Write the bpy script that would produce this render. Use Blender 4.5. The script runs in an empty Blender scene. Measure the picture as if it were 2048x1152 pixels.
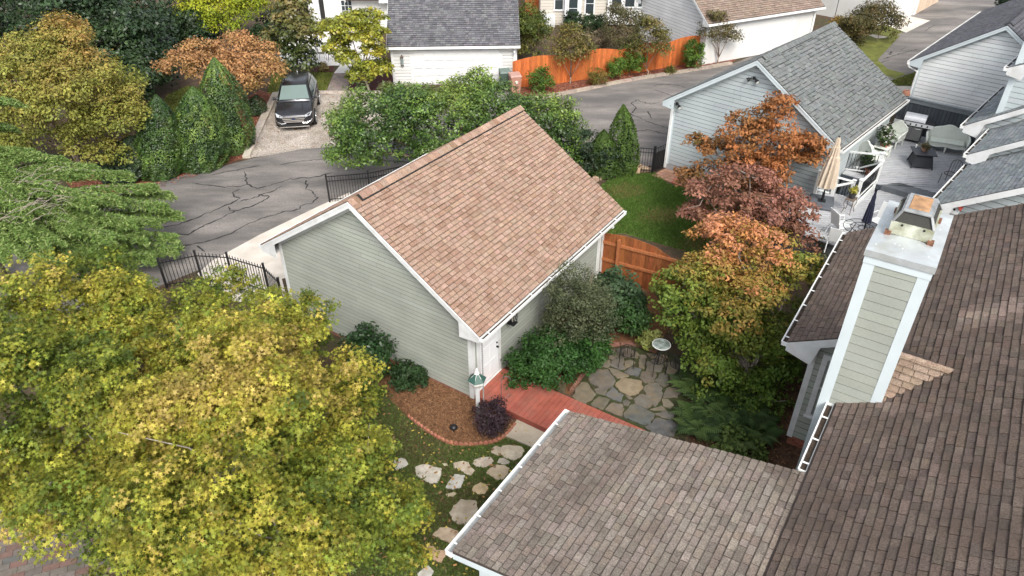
import bpy, bmesh, math, random
import numpy as np
from mathutils import Vector, Matrix
random.seed(7); rng = np.random.default_rng(11)
R = math.radians
scene = bpy.context.scene
C = scene.collection

# ------------------------------------------------------------------ camera
CAMH, FPX, PITCH = 13.87, 1438.0, R(34.38)
cam_d = bpy.data.cameras.new('camera'); cam = bpy.data.objects.new('camera', cam_d); C.objects.link(cam)
cam.location = (0, 0, CAMH); cam.rotation_euler = (math.pi/2 - PITCH, 0, 0)
cam_d.sensor_width = 36.0; cam_d.lens = 36.0*FPX/2048.0; cam_d.clip_start = .1; cam_d.clip_end = 2000
scene.camera = cam
# ------------------------------------------------------------------ sky + sun
SUN_EL, SUN_AZ = R(45), R(166)        # azimuth measured from +Y towards +X
w = bpy.data.worlds.new('World'); scene.world = w; w.use_nodes = True
nt = w.node_tree; nt.nodes.clear()
wo = nt.nodes.new('ShaderNodeOutputWorld'); bg = nt.nodes.new('ShaderNodeBackground'); sk = nt.nodes.new('ShaderNodeTexSky')
hs = nt.nodes.new('ShaderNodeHueSaturation'); hs.inputs['Saturation'].default_value = .30
sk.sky_type = 'NISHITA'; sk.sun_disc = False; sk.sun_elevation = SUN_EL; sk.sun_rotation = SUN_AZ
sk.air_density = 1.0; sk.dust_density = 3.0
nt.links.new(sk.outputs[0], hs.inputs['Color']); nt.links.new(hs.outputs[0], bg.inputs[0]); nt.links.new(bg.outputs[0], wo.inputs[0])
bg.inputs[1].default_value = .15
sd = bpy.data.lights.new('sun', 'SUN'); sd.energy = 1.5; sd.angle = R(24); sd.color = (1, .955, .88)
so = bpy.data.objects.new('sun', sd); C.objects.link(so)
sv = Vector((math.sin(SUN_AZ)*math.cos(SUN_EL), math.cos(SUN_AZ)*math.cos(SUN_EL), math.sin(SUN_EL)))
so.rotation_euler = sv.to_track_quat('Z', 'Y').to_euler(); so.location = (20, -10, 40)
scene.view_settings.view_transform = 'Standard'; scene.view_settings.look = 'None'
scene.view_settings.gamma = 1; scene.view_settings.use_curve_mapping = False
scene.view_settings.exposure = 1.1
scene.render.engine = 'CYCLES'

# ------------------------------------------------------------------ pixel -> place
cp, sp_ = math.cos(PITCH), math.sin(PITCH)
def ray(x, y):
    a = (x-1024)/FPX; b = (576-y)/FPX
    return Vector((a, cp+b*sp_, -sp_+b*cp))
CAM = Vector((0, 0, CAMH))
def G(x, y, z=0.0):
    r = ray(x, y); return CAM + r*((z-CAMH)/r.z)
def AY(x, y, Y):
    r = ray(x, y); return CAM + r*(Y/r.y)
def ONP(x, y, P, n):
    r = ray(x, y); return CAM + r*((Vector(P)-CAM).dot(n)/r.dot(n))
def PR(P):
    d = Vector(P)-CAM; z = d.y*cp-d.z*sp_; y = d.y*sp_+d.z*cp
    return 1024+FPX*d.x/z, 576-FPX*y/z
def depth(P):
    d = Vector(P)-CAM; return d.y*cp-d.z*sp_
ZV = Vector((0, 0, 1))

# ------------------------------------------------------------------ materials
MATS = {}
def mat(name, col=None, rough=.75, var=.12, scale=6.0, bump=0.0, bscale=40.0, metal=0.0, spec=.3, dirt_reflect=None, dscale=.6, damt=.5, speck=0.0, sscale=120., stretch=None, transl=0.0, thr=.55):
    if name in MATS: return MATS[name]
    m = bpy.data.materials.new(name); m.use_nodes = True; n = m.node_tree.nodes; l = m.node_tree.links
    b = n['Principled BSDF']; b.inputs['Roughness'].default_value = rough; b.inputs['Metallic'].default_value = metal
    b.inputs['Specular IOR Level'].default_value = spec
    geo = n.new('ShaderNodeNewGeometry'); pos = geo.outputs['Position']
    if stretch:
        mp = n.new('ShaderNodeMapping'); mp.inputs['Rotation'].default_value = (0, 0, stretch[3]); mp.inputs['Scale'].default_value = stretch[:3]
        l.new(pos, mp.inputs['Vector']); pos = mp.outputs[0]
    if col is None:
        a = n.new('ShaderNodeAttribute'); a.attribute_name = 'Col'; c = a.outputs['Color']
    else:
        rgb = n.new('ShaderNodeRGB'); rgb.outputs[0].default_value = (*col, 1); c = rgb.outputs[0]
    def mul(c, sc, amt, det=4):
        t = n.new('ShaderNodeTexNoise'); t.inputs['Scale'].default_value = sc; t.inputs['Detail'].default_value = det
        l.new(pos, t.inputs['Vector'])
        r = n.new('ShaderNodeMapRange'); r.inputs['From Min'].default_value = .3; r.inputs['From Max'].default_value = .7
        r.inputs['To Min'].default_value = 1-amt; r.inputs['To Max'].default_value = 1+amt; l.new(t.outputs['Fac'], r.inputs['Value'])
        x = n.new('ShaderNodeVectorMath'); x.operation = 'SCALE'; l.new(c, x.inputs[0]); l.new(r.outputs[0], x.inputs['Scale'])
        return x.outputs[0]
    if var: c = mul(c, scale, var)
    if speck: c = mul(c, sscale, speck, 2)
    if dirt_reflect:
        t = n.new('ShaderNodeTexNoise'); t.inputs['Scale'].default_value = dscale; t.inputs['Detail'].default_value = 6; t.inputs['Roughness'].default_value = .65
        l.new(pos, t.inputs['Vector'])
        r = n.new('ShaderNodeMapRange'); r.inputs['From Min'].default_value = thr-.1; r.inputs['From Max'].default_value = thr+.12; r.inputs['To Max'].default_value = damt
        l.new(t.outputs['Fac'], r.inputs['Value'])
        mx = n.new('ShaderNodeMix'); mx.data_type = 'RGBA'; l.new(r.outputs[0], mx.inputs['Factor']); l.new(c, mx.inputs['A']); mx.inputs['B'].default_value = (*dirt_reflect, 1)
        c = mx.outputs['Result']
    l.new(c, b.inputs['Base Color'])
    if bump:
        t = n.new('ShaderNodeTexNoise'); t.inputs['Scale'].default_value = bscale; t.inputs['Detail'].default_value = 3; l.new(pos, t.inputs['Vector'])
        bp = n.new('ShaderNodeBump'); bp.inputs['Strength'].default_value = bump; bp.inputs['Distance'].default_value = .02
        l.new(t.outputs['Fac'], bp.inputs['Height']); l.new(bp.outputs[0], b.inputs['Normal'])
    if transl:
        tr = n.new('ShaderNodeBsdfTranslucent'); l.new(c, tr.inputs['Color']); ms = n.new('ShaderNodeMixShader'); ms.inputs[0].default_value = transl
        out = n['Material Output']; l.new(b.outputs[0], ms.inputs[1]); l.new(tr.outputs[0], ms.inputs[2]); l.new(ms.outputs[0], out.inputs['Surface'])
    MATS[name] = m; return m
def glass(name, col=(.03, .04, .045), rough=.05):
    m = mat(name, col, rough=rough, var=0, spec=.6); return m

# ------------------------------------------------------------------ mesh builder (world coordinates)
def tocol(c): return (c[0], c[1], c[2], 1.0)
class MB:
    def __init__(s): s.v = []; s.f = []; s.c = []
    def add(s, vs, fs, col=(1, 1, 1)):
        o = len(s.v); s.v += [tuple(p) for p in vs]; s.f += [tuple(i+o for i in f) for f in fs]; s.c += [tocol(col)]*len(vs); return s
    def hexa(s, p, col=(1, 1, 1)):   # 8 points: bottom ring 0-3, top ring 4-7
        return s.add(p, [(3, 2, 1, 0), (4, 5, 6, 7), (0, 1, 5, 4), (1, 2, 6, 5), (2, 3, 7, 6), (3, 0, 4, 7)], col)
    def box(s, x0, x1, y0, y1, z0, z1, col=(1, 1, 1)):
        return s.hexa([(x0, y0, z0), (x1, y0, z0), (x1, y1, z0), (x0, y1, z0), (x0, y0, z1), (x1, y0, z1), (x1, y1, z1), (x0, y1, z1)], col)
    def fbox(s, F, u0, u1, v0, v1, z0, z1, col=(1, 1, 1)):
        return s.hexa([F(a, b, c) for c in (z0, z1) for a, b in ((u0, v0), (u1, v0), (u1, v1), (u0, v1))], col)
    def beam(s, p0, p1, w_, t, up=ZV, col=(1, 1, 1)):
        p0 = Vector(p0); p1 = Vector(p1); d = (p1-p0).normalized(); sd_ = d.cross(Vector(up))
        if sd_.length < 1e-4: sd_ = d.cross(Vector((1, 0, 0)))
        sd_.normalize(); u = sd_.cross(d).normalized(); a = sd_*w_/2; b = u*t/2
        return s.hexa([p0-a-b, p0+a-b, p1+a-b, p1-a-b, p0-a+b, p0+a+b, p1+a+b, p1-a+b], col)
    def prism(s, poly, d, col=(1, 1, 1)):
        n = len(poly); d = Vector(d); vs = [Vector(p) for p in poly]+[Vector(p)+d for p in poly]
        fs = [tuple(range(n-1, -1, -1)), tuple(range(n, 2*n))]+[(i, (i+1) % n, (i+1) % n+n, i+n) for i in range(n)]
        return s.add(vs, fs, col)
    def tube(s, pts, rs, n=6, col=(1, 1, 1), cap=True):
        pts = [Vector(p) for p in pts]
        if not isinstance(rs, (list, tuple)): rs = [rs]*len(pts)
        vs = []; ref = None
        for i, p in enumerate(pts):
            d = (pts[min(i+1, len(pts)-1)]-pts[max(i-1, 0)]).normalized()
            if ref is None or abs(ref.dot(d)) > .98: ref = Vector((0, 0, 1)) if abs(d.z) < .9 else Vector((1, 0, 0))
            a = d.cross(ref).normalized(); b = a.cross(d).normalized(); ref = b
            for k in range(n):
                t = 2*math.pi*k/n; vs.append(p+a*rs[i]*math.cos(t)+b*rs[i]*math.sin(t))
        fs = []
        for i in range(len(pts)-1):
            for k in range(n):
                fs.append((i*n+k, i*n+(k+1) % n, (i+1)*n+(k+1) % n, (i+1)*n+k))
        if cap: fs += [tuple(range(n-1, -1, -1)), tuple(range((len(pts)-1)*n, len(pts)*n))]
        return s.add(vs, fs, col)
    def lathe(s, c, prof, n=16, col=(1, 1, 1), rot=0):
        c = Vector(c); vs = []
        for r, z in prof:
            for k in range(n):
                t = 2*math.pi*k/n+rot; vs.append(c+Vector((r*math.cos(t), r*math.sin(t), z)))
        fs = []
        for i in range(len(prof)-1):
            for k in range(n): fs.append((i*n+k, i*n+(k+1) % n, (i+1)*n+(k+1) % n, (i+1)*n+k))
        fs += [tuple(range(n-1, -1, -1)), tuple(range((len(prof)-1)*n, len(prof)*n))]
        return s.add(vs, fs, col)
    def mesh(s, name, m, off=Vector((0, 0, 0)), smooth=False, fixn=True):
        me = bpy.data.meshes.new(name)
        v = np.array(s.v, dtype=np.float32)-np.array(off, dtype=np.float32) if len(s.v) else np.zeros((0, 3))
        me.from_pydata(v.tolist(), [], s.f)
        at = me.color_attributes.new('Col', 'FLOAT_COLOR', 'POINT'); at.data.foreach_set('color', np.array(s.c, dtype=np.float32).ravel())
        if fixn and len(s.f) < 3000:
            bm = bmesh.new(); bm.from_mesh(me); bmesh.ops.recalc_face_normals(bm, faces=bm.faces); bm.to_mesh(me); bm.free()
        if smooth: me.shade_smooth()
        me.materials.append(m); me.update(); return me
    def build(s, name, m, parent=None, smooth=False, fixn=True, bevel=0, subsurf=0, kind=None):
        off = wpos(parent) if parent else Vector((0, 0, 0))
        o = bpy.data.objects.new(name, s.mesh(name, m, off, smooth, fixn)); C.objects.link(o)
        if parent: o.parent = parent; POS[o.name] = off
        if bevel:
            b = o.modifiers.new('bevel', 'BEVEL'); b.width = bevel; b.segments = 2; b.limit_method = 'ANGLE'
        if subsurf:
            b = o.modifiers.new('sub', 'SUBSURF'); b.levels = subsurf; b.render_levels = subsurf
        if kind: o['kind'] = kind
        return o
POS = {}
def wpos(o):
    return POS.get(o.name, Vector((0, 0, 0)))
def tag(o, label=None, cat=None, group=None, kind=None):
    if label: o['label'] = label
    if cat: o['category'] = cat
    if group: o['group'] = group
    if kind: o['kind'] = kind
    return o
def thing(name, label, cat, loc=(0, 0, 0), group=None):
    o = bpy.data.objects.new(name, None); C.objects.link(o); o.location = loc; o.empty_display_size = .2
    POS[o.name] = Vector(loc); return tag(o, label, cat, group)
def solo(o, label, cat, group=None): return tag(o, label, cat, group)
def inst(name, me, M4, parent):
    o = bpy.data.objects.new(name, me); C.objects.link(o); o.parent = parent
    off = wpos(parent); o.matrix_local = Matrix.Translation(-off) @ M4; POS[o.name] = off; return o
class Frame:
    def __init__(s, ox, oy, yaw):
        s.O = Vector((ox, oy, 0)); s.U = Vector((math.cos(yaw), math.sin(yaw), 0)); s.V = Vector((-math.sin(yaw), math.cos(yaw), 0)); s.yaw = yaw
    def __call__(s, u, v, z=0.0): return s.O+s.U*u+s.V*v+ZV*z
    def inv(s, P): d = Vector(P)-s.O; return d.dot(s.U), d.dot(s.V), d.z
def lin(r, g, b):
    f = lambda c: c/12.92 if c <= .04045 else ((c+.055)/1.055)**2.4
    return (f(r/255), f(g/255), f(b/255))
def jit(c, a=.1, h=.03):
    k = 1+random.uniform(-a, a); return tuple(max(0, x*k*(1+random.uniform(-h, h))) for x in c)

# convex clip of 2d polygon by  n.p >= d
def clip(poly, n, d):
    out = []
    for i in range(len(poly)):
        a = poly[i]; b = poly[(i+1) % len(poly)]
        da = a[0]*n[0]+a[1]*n[1]-d; db = b[0]*n[0]+b[1]*n[1]-d
        if da >= 0: out.append(a)
        if (da >= 0) != (db >= 0):
            t = da/(da-db); out.append((a[0]+(b[0]-a[0])*t, a[1]+(b[1]-a[1])*t))
    return out
BOARDM = {}
def lap_siding(parent, P0, X, N, poly, ex, m, name='siding_board', depth_=.03, jv=.055, gap=None):
    """horizontal boards over the convex polygon poly (x along X, y up) in the wall plane at P0 with outward normal N;
    painted faces, edges coloured dark as lap shadow, an open joint between courses"""
    if m.name not in BOARDM:
        src = m.node_tree.nodes; c0 = next(n for n in src if n.type == 'RGB').outputs[0].default_value
        BOARDM[m.name] = (tuple(c0)[:3], mat(m.name+'_board', None, rough=.6, var=.09, scale=.9, spec=.25, bump=.08, bscale=60, speck=.05, sscale=25))
    col, bm_ = BOARDM[m.name]; edge_shade = tuple(c*.30 for c in col); g = gap or (.004+.07*ex)  # board edges take a dark tone that paints in the lap shadow lines
    P0 = Vector(P0); y0 = min(p[1] for p in poly); y1 = max(p[1] for p in poly); y = y0
    while y < y1-.01:
        b0 = clip(clip(poly, (0, 1), y+g), (0, -1), -(y+ex)); segs = []
        if len(b0) >= 3:
            xa = min(p[0] for p in b0); xb = max(p[0] for p in b0)
            if xb-xa > 3.2:
                xm = xa+(xb-xa)*random.uniform(.25, .75); segs = [clip(b0, (-1, 0), -(xm-.0025)), clip(b0, (1, 0), xm+.0025)]
            else: segs = [b0]
        for b in segs:
            if len(b) < 3: continue
            mb = MB(); n = len(b)
            def pt(p, d): return P0+X*p[0]+ZV*p[1]+N*d
            fr = [pt(p, depth_-.005*(p[1]-y)/ex) for p in b]; bk = [pt(p, .002) for p in b]
            mb.add(bk+fr, [tuple(range(n-1, -1, -1))]+[(i, (i+1) % n, (i+1) % n+n, i+n) for i in range(n)], edge_shade)
            mb.add(fr, [tuple(range(n))], jit(col, jv, .01)); mb.build(name, bm_, parent, fixn=False)
        y += ex

# ------------------------------------------------------------------ shingles
def shingle_field(roof, P0, A, S, length, slope, m, pal, ex=.143, wid=(.2, .26, .33), thick=.018, rows=None, nobj=0, name='shingle', lift=.004, maxstuff=True, streak=None, band=(.5, .7), bandp=1.0):
    """courses of tabs on the plane at P0; A along the eave, S up the slope. rows(s)->[(a0,a1)]"""
    mean_ = [sum(c[i] for c in pal)/len(pal) for i in range(3)]; pal = [tuple(c[i]*.72+mean_[i]*.28 for i in range(3)) for c in pal]
    P0 = Vector(P0); A = Vector(A).normalized(); S = Vector(S).normalized(); N = A.cross(S)
    if N.z < 0: N = -N
    tabs = []; i = 0
    while i*ex < slope-.02:
        s0 = i*ex; rr = rows(s0+ex/2) if rows else [(0, length)]
        for (a0, a1) in rr:
            a = a0-random.uniform(0, .15) if (i % 2) else a0-random.uniform(0.05, .2)
            while a < a1-.02:
                wk = random.randrange(len(wid)); e = a+wid[wk]
                x0 = max(a, a0); x1 = min(e, a1)
                if x1-x0 > .03: tabs.append((s0, x0, x1, wk, (x0 == a and x1 == e), random.randrange(len(pal)), random.random()))
                a = e
        i += 1
    def corner(s0, x0, x1, th):
        L = ex*1.25 if s0+ex*1.25 < slope else max(slope-s0, .03); g = .005
        def q(a, s_, n_): return P0+A*a+S*s_+N*n_
        return tabverts(x0+g, x1-g, s0, L, th, q)
    def tabverts(xa, xb, s0, L, th, q):
        def hh(s_): return lift+th*(1-(s_/L))+.002*s_/L
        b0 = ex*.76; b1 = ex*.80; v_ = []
        for s_ in (0, b0, b1, L): v_ += [q(xa, s0+min(s_, L), hh(min(s_, L))), q(xb, s0+min(s_, L), hh(min(s_, L)))]
        return v_+[q(xa, s0, lift), q(xb, s0, lift), q(xa, s0+L, lift-.003), q(xb, s0+L, lift-.003)]
    TF = [(0, 1, 3, 2), (2, 3, 5, 4), (4, 5, 7, 6), (8, 9, 1, 0), (0, 6, 10, 8), (1, 9, 11, 7)]
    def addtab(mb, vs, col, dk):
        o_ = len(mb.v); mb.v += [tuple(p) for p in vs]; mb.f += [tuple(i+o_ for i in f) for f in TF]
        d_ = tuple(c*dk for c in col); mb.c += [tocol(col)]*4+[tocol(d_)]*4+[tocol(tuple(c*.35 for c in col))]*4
    def score(t):
        P = P0+A*(t[1]+t[2])/2+S*(t[0]+ex/2); x, y = PR(P)
        if not (-20 < x < 2068 and -20 < y < 1172): return -1
        return 1/depth(P)
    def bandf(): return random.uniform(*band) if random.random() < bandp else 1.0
    objs = set()
    if nobj:
        order = sorted((k for k in range(len(tabs)) if tabs[k][4] and tabs[k][0]+ex*1.25 < slope), key=lambda k: -score(tabs[k]))[:nobj]
        objs = set(k for k in order if score(tabs[k]) > 0)
    rest = MB(); cache = {}
    M3 = Matrix((A, S, N)).transposed()
    for k, t in enumerate(tabs):
        s0, x0, x1, wk, full, pc, rnd = t
        col = jit(pal[pc], .10, .03); th = thick*(1.7 if rnd > .6 else 1.0)
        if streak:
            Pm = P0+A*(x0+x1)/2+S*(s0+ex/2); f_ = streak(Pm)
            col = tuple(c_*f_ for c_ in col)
        if k in objs:
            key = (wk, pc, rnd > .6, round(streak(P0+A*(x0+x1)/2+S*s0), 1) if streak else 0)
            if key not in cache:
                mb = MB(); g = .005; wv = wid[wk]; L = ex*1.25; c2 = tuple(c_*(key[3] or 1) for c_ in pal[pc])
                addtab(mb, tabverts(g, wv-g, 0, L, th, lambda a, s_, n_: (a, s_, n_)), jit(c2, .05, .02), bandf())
                cache[key] = mb.mesh('shingle', m)
            M4 = M3.to_4x4(); M4.translation = P0+A*x0+S*s0
            inst(name, cache[key], M4, roof)
        else:
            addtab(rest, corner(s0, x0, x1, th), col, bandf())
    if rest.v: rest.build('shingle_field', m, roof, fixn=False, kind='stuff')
# ================================================================== ground and paving
def catmull(pts, k=6, closed=False):
    out = []; n = len(pts)
    for i in range(n if closed else n-1):
        p0 = pts[(i-1) % n] if (closed or i > 0) else pts[i]; p1 = pts[i]; p2 = pts[(i+1) % n]; p3 = pts[(i+2) % n] if (closed or i+2 < n) else pts[(i+1) % n]
        for j in range(k):
            t = j/k
            out.append(p1*1.0+(p2-p0)*(.5*t)+(p0*2-p1*5+p2*4-p3)*(.5*t*t)+(p1*3-p0-p2*3+p3)*(.5*t**3))
    if not closed: out.append(pts[-1])
    return out
def pix(pts, z=0.0): return [G(x, y, z) for x, y in pts]
def sheet(name, pts, z, m, smooth=False, kind='structure', thick=0.0, parent=None):
    P = [Vector((p[0], p[1], z)) for p in pts]
    if smooth: P = catmull(P, 5, True)
    mb = MB()
    if thick: mb.prism([p-ZV*thick for p in P], ZV*thick)
    else: mb.add(P, [tuple(range(len(P)))])
    o = mb.build(name, m, parent)
    if not thick:
        if o.data.polygons[0].normal.z < 0: o.data.flip_normals()
    if not parent: o['kind'] = kind
    return o, P
def inpoly(x, y, P):
    n = len(P); ins = np.zeros(len(x), bool); j = n-1
    for i in range(n):
        xi, yi = P[i][0], P[i][1]; xj, yj = P[j][0], P[j][1]
        c = ((yi > y) != (yj > y)) & (x < (xj-xi)*(y-yi)/(yj-yi+1e-12)+xi); ins ^= c; j = i
    return ins
def scatter(P, dens, minus=()):
    xs = [p[0] for p in P]; ys = [p[1] for p in P]
    n = int((max(xs)-min(xs))*(max(ys)-min(ys))*dens); x = rng.uniform(min(xs), max(xs), n); y = rng.uniform(min(ys), max(ys), n)
    k = inpoly(x, y, P)
    for q in minus: k &= ~inpoly(x, y, q)
    return x[k], y[k]
def np_mesh(name, V, F, col, m, parent=None, kind='stuff', smooth=False):
    """V (n,k,3) verts per piece, F list of faces (same vertex count) of one piece, col (n,3)"""
    n, k, _ = V.shape; F = np.array(F); me = bpy.data.meshes.new(name)
    off = np.array(wpos(parent)) if parent else np.zeros(3)
    vv = (V.reshape(-1, 3)-off).astype(np.float32)
    me.vertices.add(n*k); me.vertices.foreach_set('co', vv.ravel())
    ff = (F[None]+(np.arange(n)*k)[:, None, None]).reshape(-1); nf = n*len(F); kk = F.shape[1]
    me.loops.add(nf*kk); me.loops.foreach_set('vertex_index', ff.astype(np.int32))
    me.polygons.add(nf); me.polygons.foreach_set('loop_start', (np.arange(nf)*kk).astype(np.int32))
    try: me.polygons.foreach_set('loop_total', np.full(nf, kk, np.int32))
    except Exception: pass
    me.update(calc_edges=True)
    c4 = np.ones((n, k, 4), np.float32); c4[:, :, :3] = col[:, None, :] if col.ndim == 2 else col
    at = me.color_attributes.new('Col', 'FLOAT_COLOR', 'POINT'); at.data.foreach_set('color', c4.ravel())
    if smooth: me.shade_smooth()
    me.materials.append(m); o = bpy.data.objects.new(name, me); C.objects.link(o)
    if parent: o.parent = parent; POS[o.name] = wpos(parent)
    if kind: o['kind'] = kind
    return o
def grass(name, label, P, dens, h=(.03, .07), pal=((.07, .13, .025), (.10, .16, .03), (.05, .10, .02)), minus=(), z=.006, dry=.12, dryc=(.22, .18, .07)):
    x, y = scatter(P, dens, minus); n = len(x)
    nz = np.sin(x*1.7+y*.9)+np.sin(y*2.3-x*1.1)+rng.normal(0, .5, n)
    a = rng.uniform(0, 2*np.pi, n); hh = rng.uniform(*h, n); wv = rng.uniform(.006, .014, n)*1.6; le = rng.uniform(.0, .05, n); b = rng.uniform(0, 2*np.pi, n)
    V = np.zeros((n, 3, 3)); V[:, 0] = np.stack([x-np.cos(a)*wv, y-np.sin(a)*wv, np.full(n, z)], -1); V[:, 1] = np.stack([x+np.cos(a)*wv, y+np.sin(a)*wv, np.full(n, z)], -1)
    V[:, 2] = np.stack([x+np.cos(b)*le, y+np.sin(b)*le, z+hh], -1)
    pal = np.array(pal); col = pal[rng.integers(0, len(pal), n)]*rng.uniform(.75, 1.25, (n, 1))
    d = (nz > 2.1-dry*4) & (rng.random(n) < .6); col[d] = np.array(dryc)*rng.uniform(.7, 1.2, (d.sum(), 1))
    o = np_mesh(name, V, [(0, 1, 2)], col, M_leafy); return tag(o, label, 'grass')
def chips(name, label, P, dens, size, pal, m, minus=(), z=.01, cat='mulch', long=1.0, thin=.28):
    x, y = scatter(P, dens, minus); n = len(x); a = rng.uniform(0, np.pi, n); L = rng.uniform(.5, 1.2, n)*size*long; W_ = rng.uniform(.5, 1.2, n)*size*thin
    zz = z+rng.uniform(0, .03, n); t = rng.uniform(-.35, .35, n)
    dx = np.stack([np.cos(a), np.sin(a), t], -1)*L[:, None]/2; dy = np.stack([-np.sin(a), np.cos(a), rng.uniform(-.5, .5, n)], -1)*W_[:, None]/2
    c = np.stack([x, y, zz], -1); V = np.stack([c-dx-dy, c+dx-dy, c+dx+dy, c-dx+dy], 1)
    pal = np.array(pal); col = pal[rng.integers(0, len(pal), n)]*rng.uniform(.6, 1.3, (n, 1))
    o = np_mesh(name, V, [(0, 1, 2, 3)], col, m); return tag(o, label, cat)

M_leafy = mat('leaf', None, rough=.55, var=0, spec=.25, transl=.30)
M_soil = mat('soil', (.075, .048, .03), rough=.95, var=.35, scale=3, bump=.8, bscale=25, dirt_reflect=(.04, .05, .018), dscale=.5, damt=.8)
M_turf = mat('turf', (.095, .13, .036), rough=.95, var=.35, scale=2.5, bump=.8, bscale=60, dirt_reflect=(.12, .09, .045), dscale=.8, damt=.7, thr=.52, speck=.25, sscale=60)
M_asph = mat('asphalt', (.20, .18, .165), rough=.9, var=.32, scale=.55, bump=.5, bscale=120, dirt_reflect=(.085, .082, .08), dscale=.33, damt=.75, speck=.3, sscale=30, thr=.50, stretch=(.6, 1.7, 1, -.75))
M_gravel = mat('gravel', (.37, .325, .28), rough=.95, var=.2, scale=1.0, bump=1.0, bscale=28, speck=.5, sscale=16, dirt_reflect=(.17, .13, .09), dscale=.8, damt=.6, thr=.56)
M_conc = mat('concrete', (.42, .36, .28), rough=.9, var=.12, scale=1.5, bump=.15, bscale=80, dirt_reflect=(.25, .21, .16), dscale=1.3, damt=.6, thr=.55)
M_concw = mat('pale_concrete', (.55, .5, .44), rough=.9, var=.1, scale=1.2, bump=.1, bscale=60, dirt_reflect=(.36, .32, .27), dscale=.9, damt=.5, thr=.54)
M_mulch = mat('mulch', (.17, .062, .036), rough=.95, var=.4, scale=5, bump=1, bscale=40, speck=.3, sscale=40)
M_chip = mat('chip', None, rough=.9, var=0)
M_straw = mat('pine_straw', (.17, .08, .038), rough=.95, var=.3, scale=5, bump=1, bscale=70, speck=.25, sscale=80, dirt_reflect=(.10, .05, .025), dscale=1.2, damt=.6)
M_stone = mat('flagstone', None, rough=.9, var=.18, scale=5, bump=.6, bscale=14, speck=.12, sscale=50, dirt_reflect=(.20, .14, .07), dscale=2.2, damt=.45, thr=.56)
M_moss = mat('mossy_soil', (.05, .045, .022), rough=.95, var=.35, scale=6, bump=.8, bscale=40, dirt_reflect=(.035, .05, .012), dscale=1.5, damt=.8, thr=.48)
M_brick = mat('brick', None, rough=.9, var=.2, scale=18, bump=.4, bscale=70)
M_crack = mat('tar', (.022, .021, .021), rough=.7, var=.15, scale=8)

gs = 420
ground, _ = sheet('ground', [(-gs, -gs), (gs, -gs), (gs, gs), (-gs, gs)], 0, M_soil)
tag(ground, 'brown soil and leaf litter ground around the houses', 'ground')
alley_pts = [(-40, 9), (-15.4, 28.55), (-13.6, 29.7), (-12.1, 30.85), (-10, 32.3), (-7, 34), (-4, 37), (-1, 40.9), (0.5, 39.15), (3, 39.5), (6.3, 41.55), (9.5, 43.2), (13.6, 45), (15.3, 46.6), (19.5, 48.6), (22.5, 50.2), (25, 52), (28.5, 56), (34, 63), (70, 120), (98, 112), (54, 66), (38, 51), (29, 44.6), (25.2, 40.7), (20, 36.5), (14, 34.5), (8.2, 32.0), (7.4, 30.2), (3.5, 29.8), (-2, 28), (-6, 25), (-8.6, 23.5), (-11.2, 21.3), (-30, 2)]
alley, ap = sheet('alley', alley_pts, .008, M_asph); tag(alley, 'cracked grey asphalt alley between the garages', 'road')
cracks = [[(385,366),(420,371),(450,374),(480,372),(495,368)],[(490,343),(492,355),(495,368),(515,378),(540,370),(580,358),(615,355),(640,352),(665,345)],
 [(478,378),(465,385),(468,393),(480,396),(470,402),(430,420),(390,437),(350,450),(310,458)],[(565,372),(545,382),(520,390),(515,393),(480,403)],[(515,390),(540,393),(520,405),(505,412),(470,422),(440,437),(405,453),(375,470),(350,468)],
 [(455,413),(460,420),(470,421)],[(612,360),(612,375),(625,385),(635,395),(625,405),(600,412),(600,418),(560,425),(530,435),(490,450),(460,468),(430,478),(400,486),(370,490),(320,497)],[(370,492),(355,508),(350,515)],[(395,490),(410,503)],
 [(660,300),(690,330),(720,340)],[(1240,235),(1265,225),(1272,215),(1262,206),(1275,200),(1300,208),(1320,205)],[(1308,171),(1330,168),(1365,172),(1372,176)],[(1295,222),(1303,237)],[(1245,262),(1275,262),(1300,260),(1338,270)],[(1258,226),(1300,245),(1340,258)],[(1310,180),(1340,190),(1358,195)],
 [(1745,120),(1765,119),(1785,112),(1810,105),(1835,98)],[(1775,108),(1784,103),(1780,110)],[(1800,100),(1812,95)],[(1850,62),(1860,55),(1870,50)],[(1735,130),(1750,128),(1780,120)],[(880,330),(700,315)],[(560,330),(600,322),(650,318)],[(420,350),(470,340),(520,331)]]
mb = MB()
for cr in cracks:
    P = [G(x, y, .012) for x, y in cr]; Q = []
    for a, b in zip(P[:-1], P[1:]):
        n = max(2, int((b-a).length/.12)); pr_ = Vector((-(b-a).y, (b-a).x, 0)).normalized()
        for k in range(n): Q.append(a+(b-a)*(k/n)+pr_*random.gauss(0, .03))
    Q.append(P[-1])
    vs = []
    for i, q in enumerate(Q):
        d = (Q[min(i+1, len(Q)-1)]-Q[max(i-1, 0)]).normalized(); s_ = Vector((-d.y, d.x, 0)); wd = random.uniform(.014, .046)*(.35 if i in (0, len(Q)-1) else 1)
        vs += [q+s_*wd, q-s_*wd]
    mb.add(vs, [(2*i, 2*i+1, 2*i+3, 2*i+2) for i in range(len(Q)-1)])
mb.build('crack_sealant', M_crack, alley, fixn=False, kind='stuff')

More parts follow.
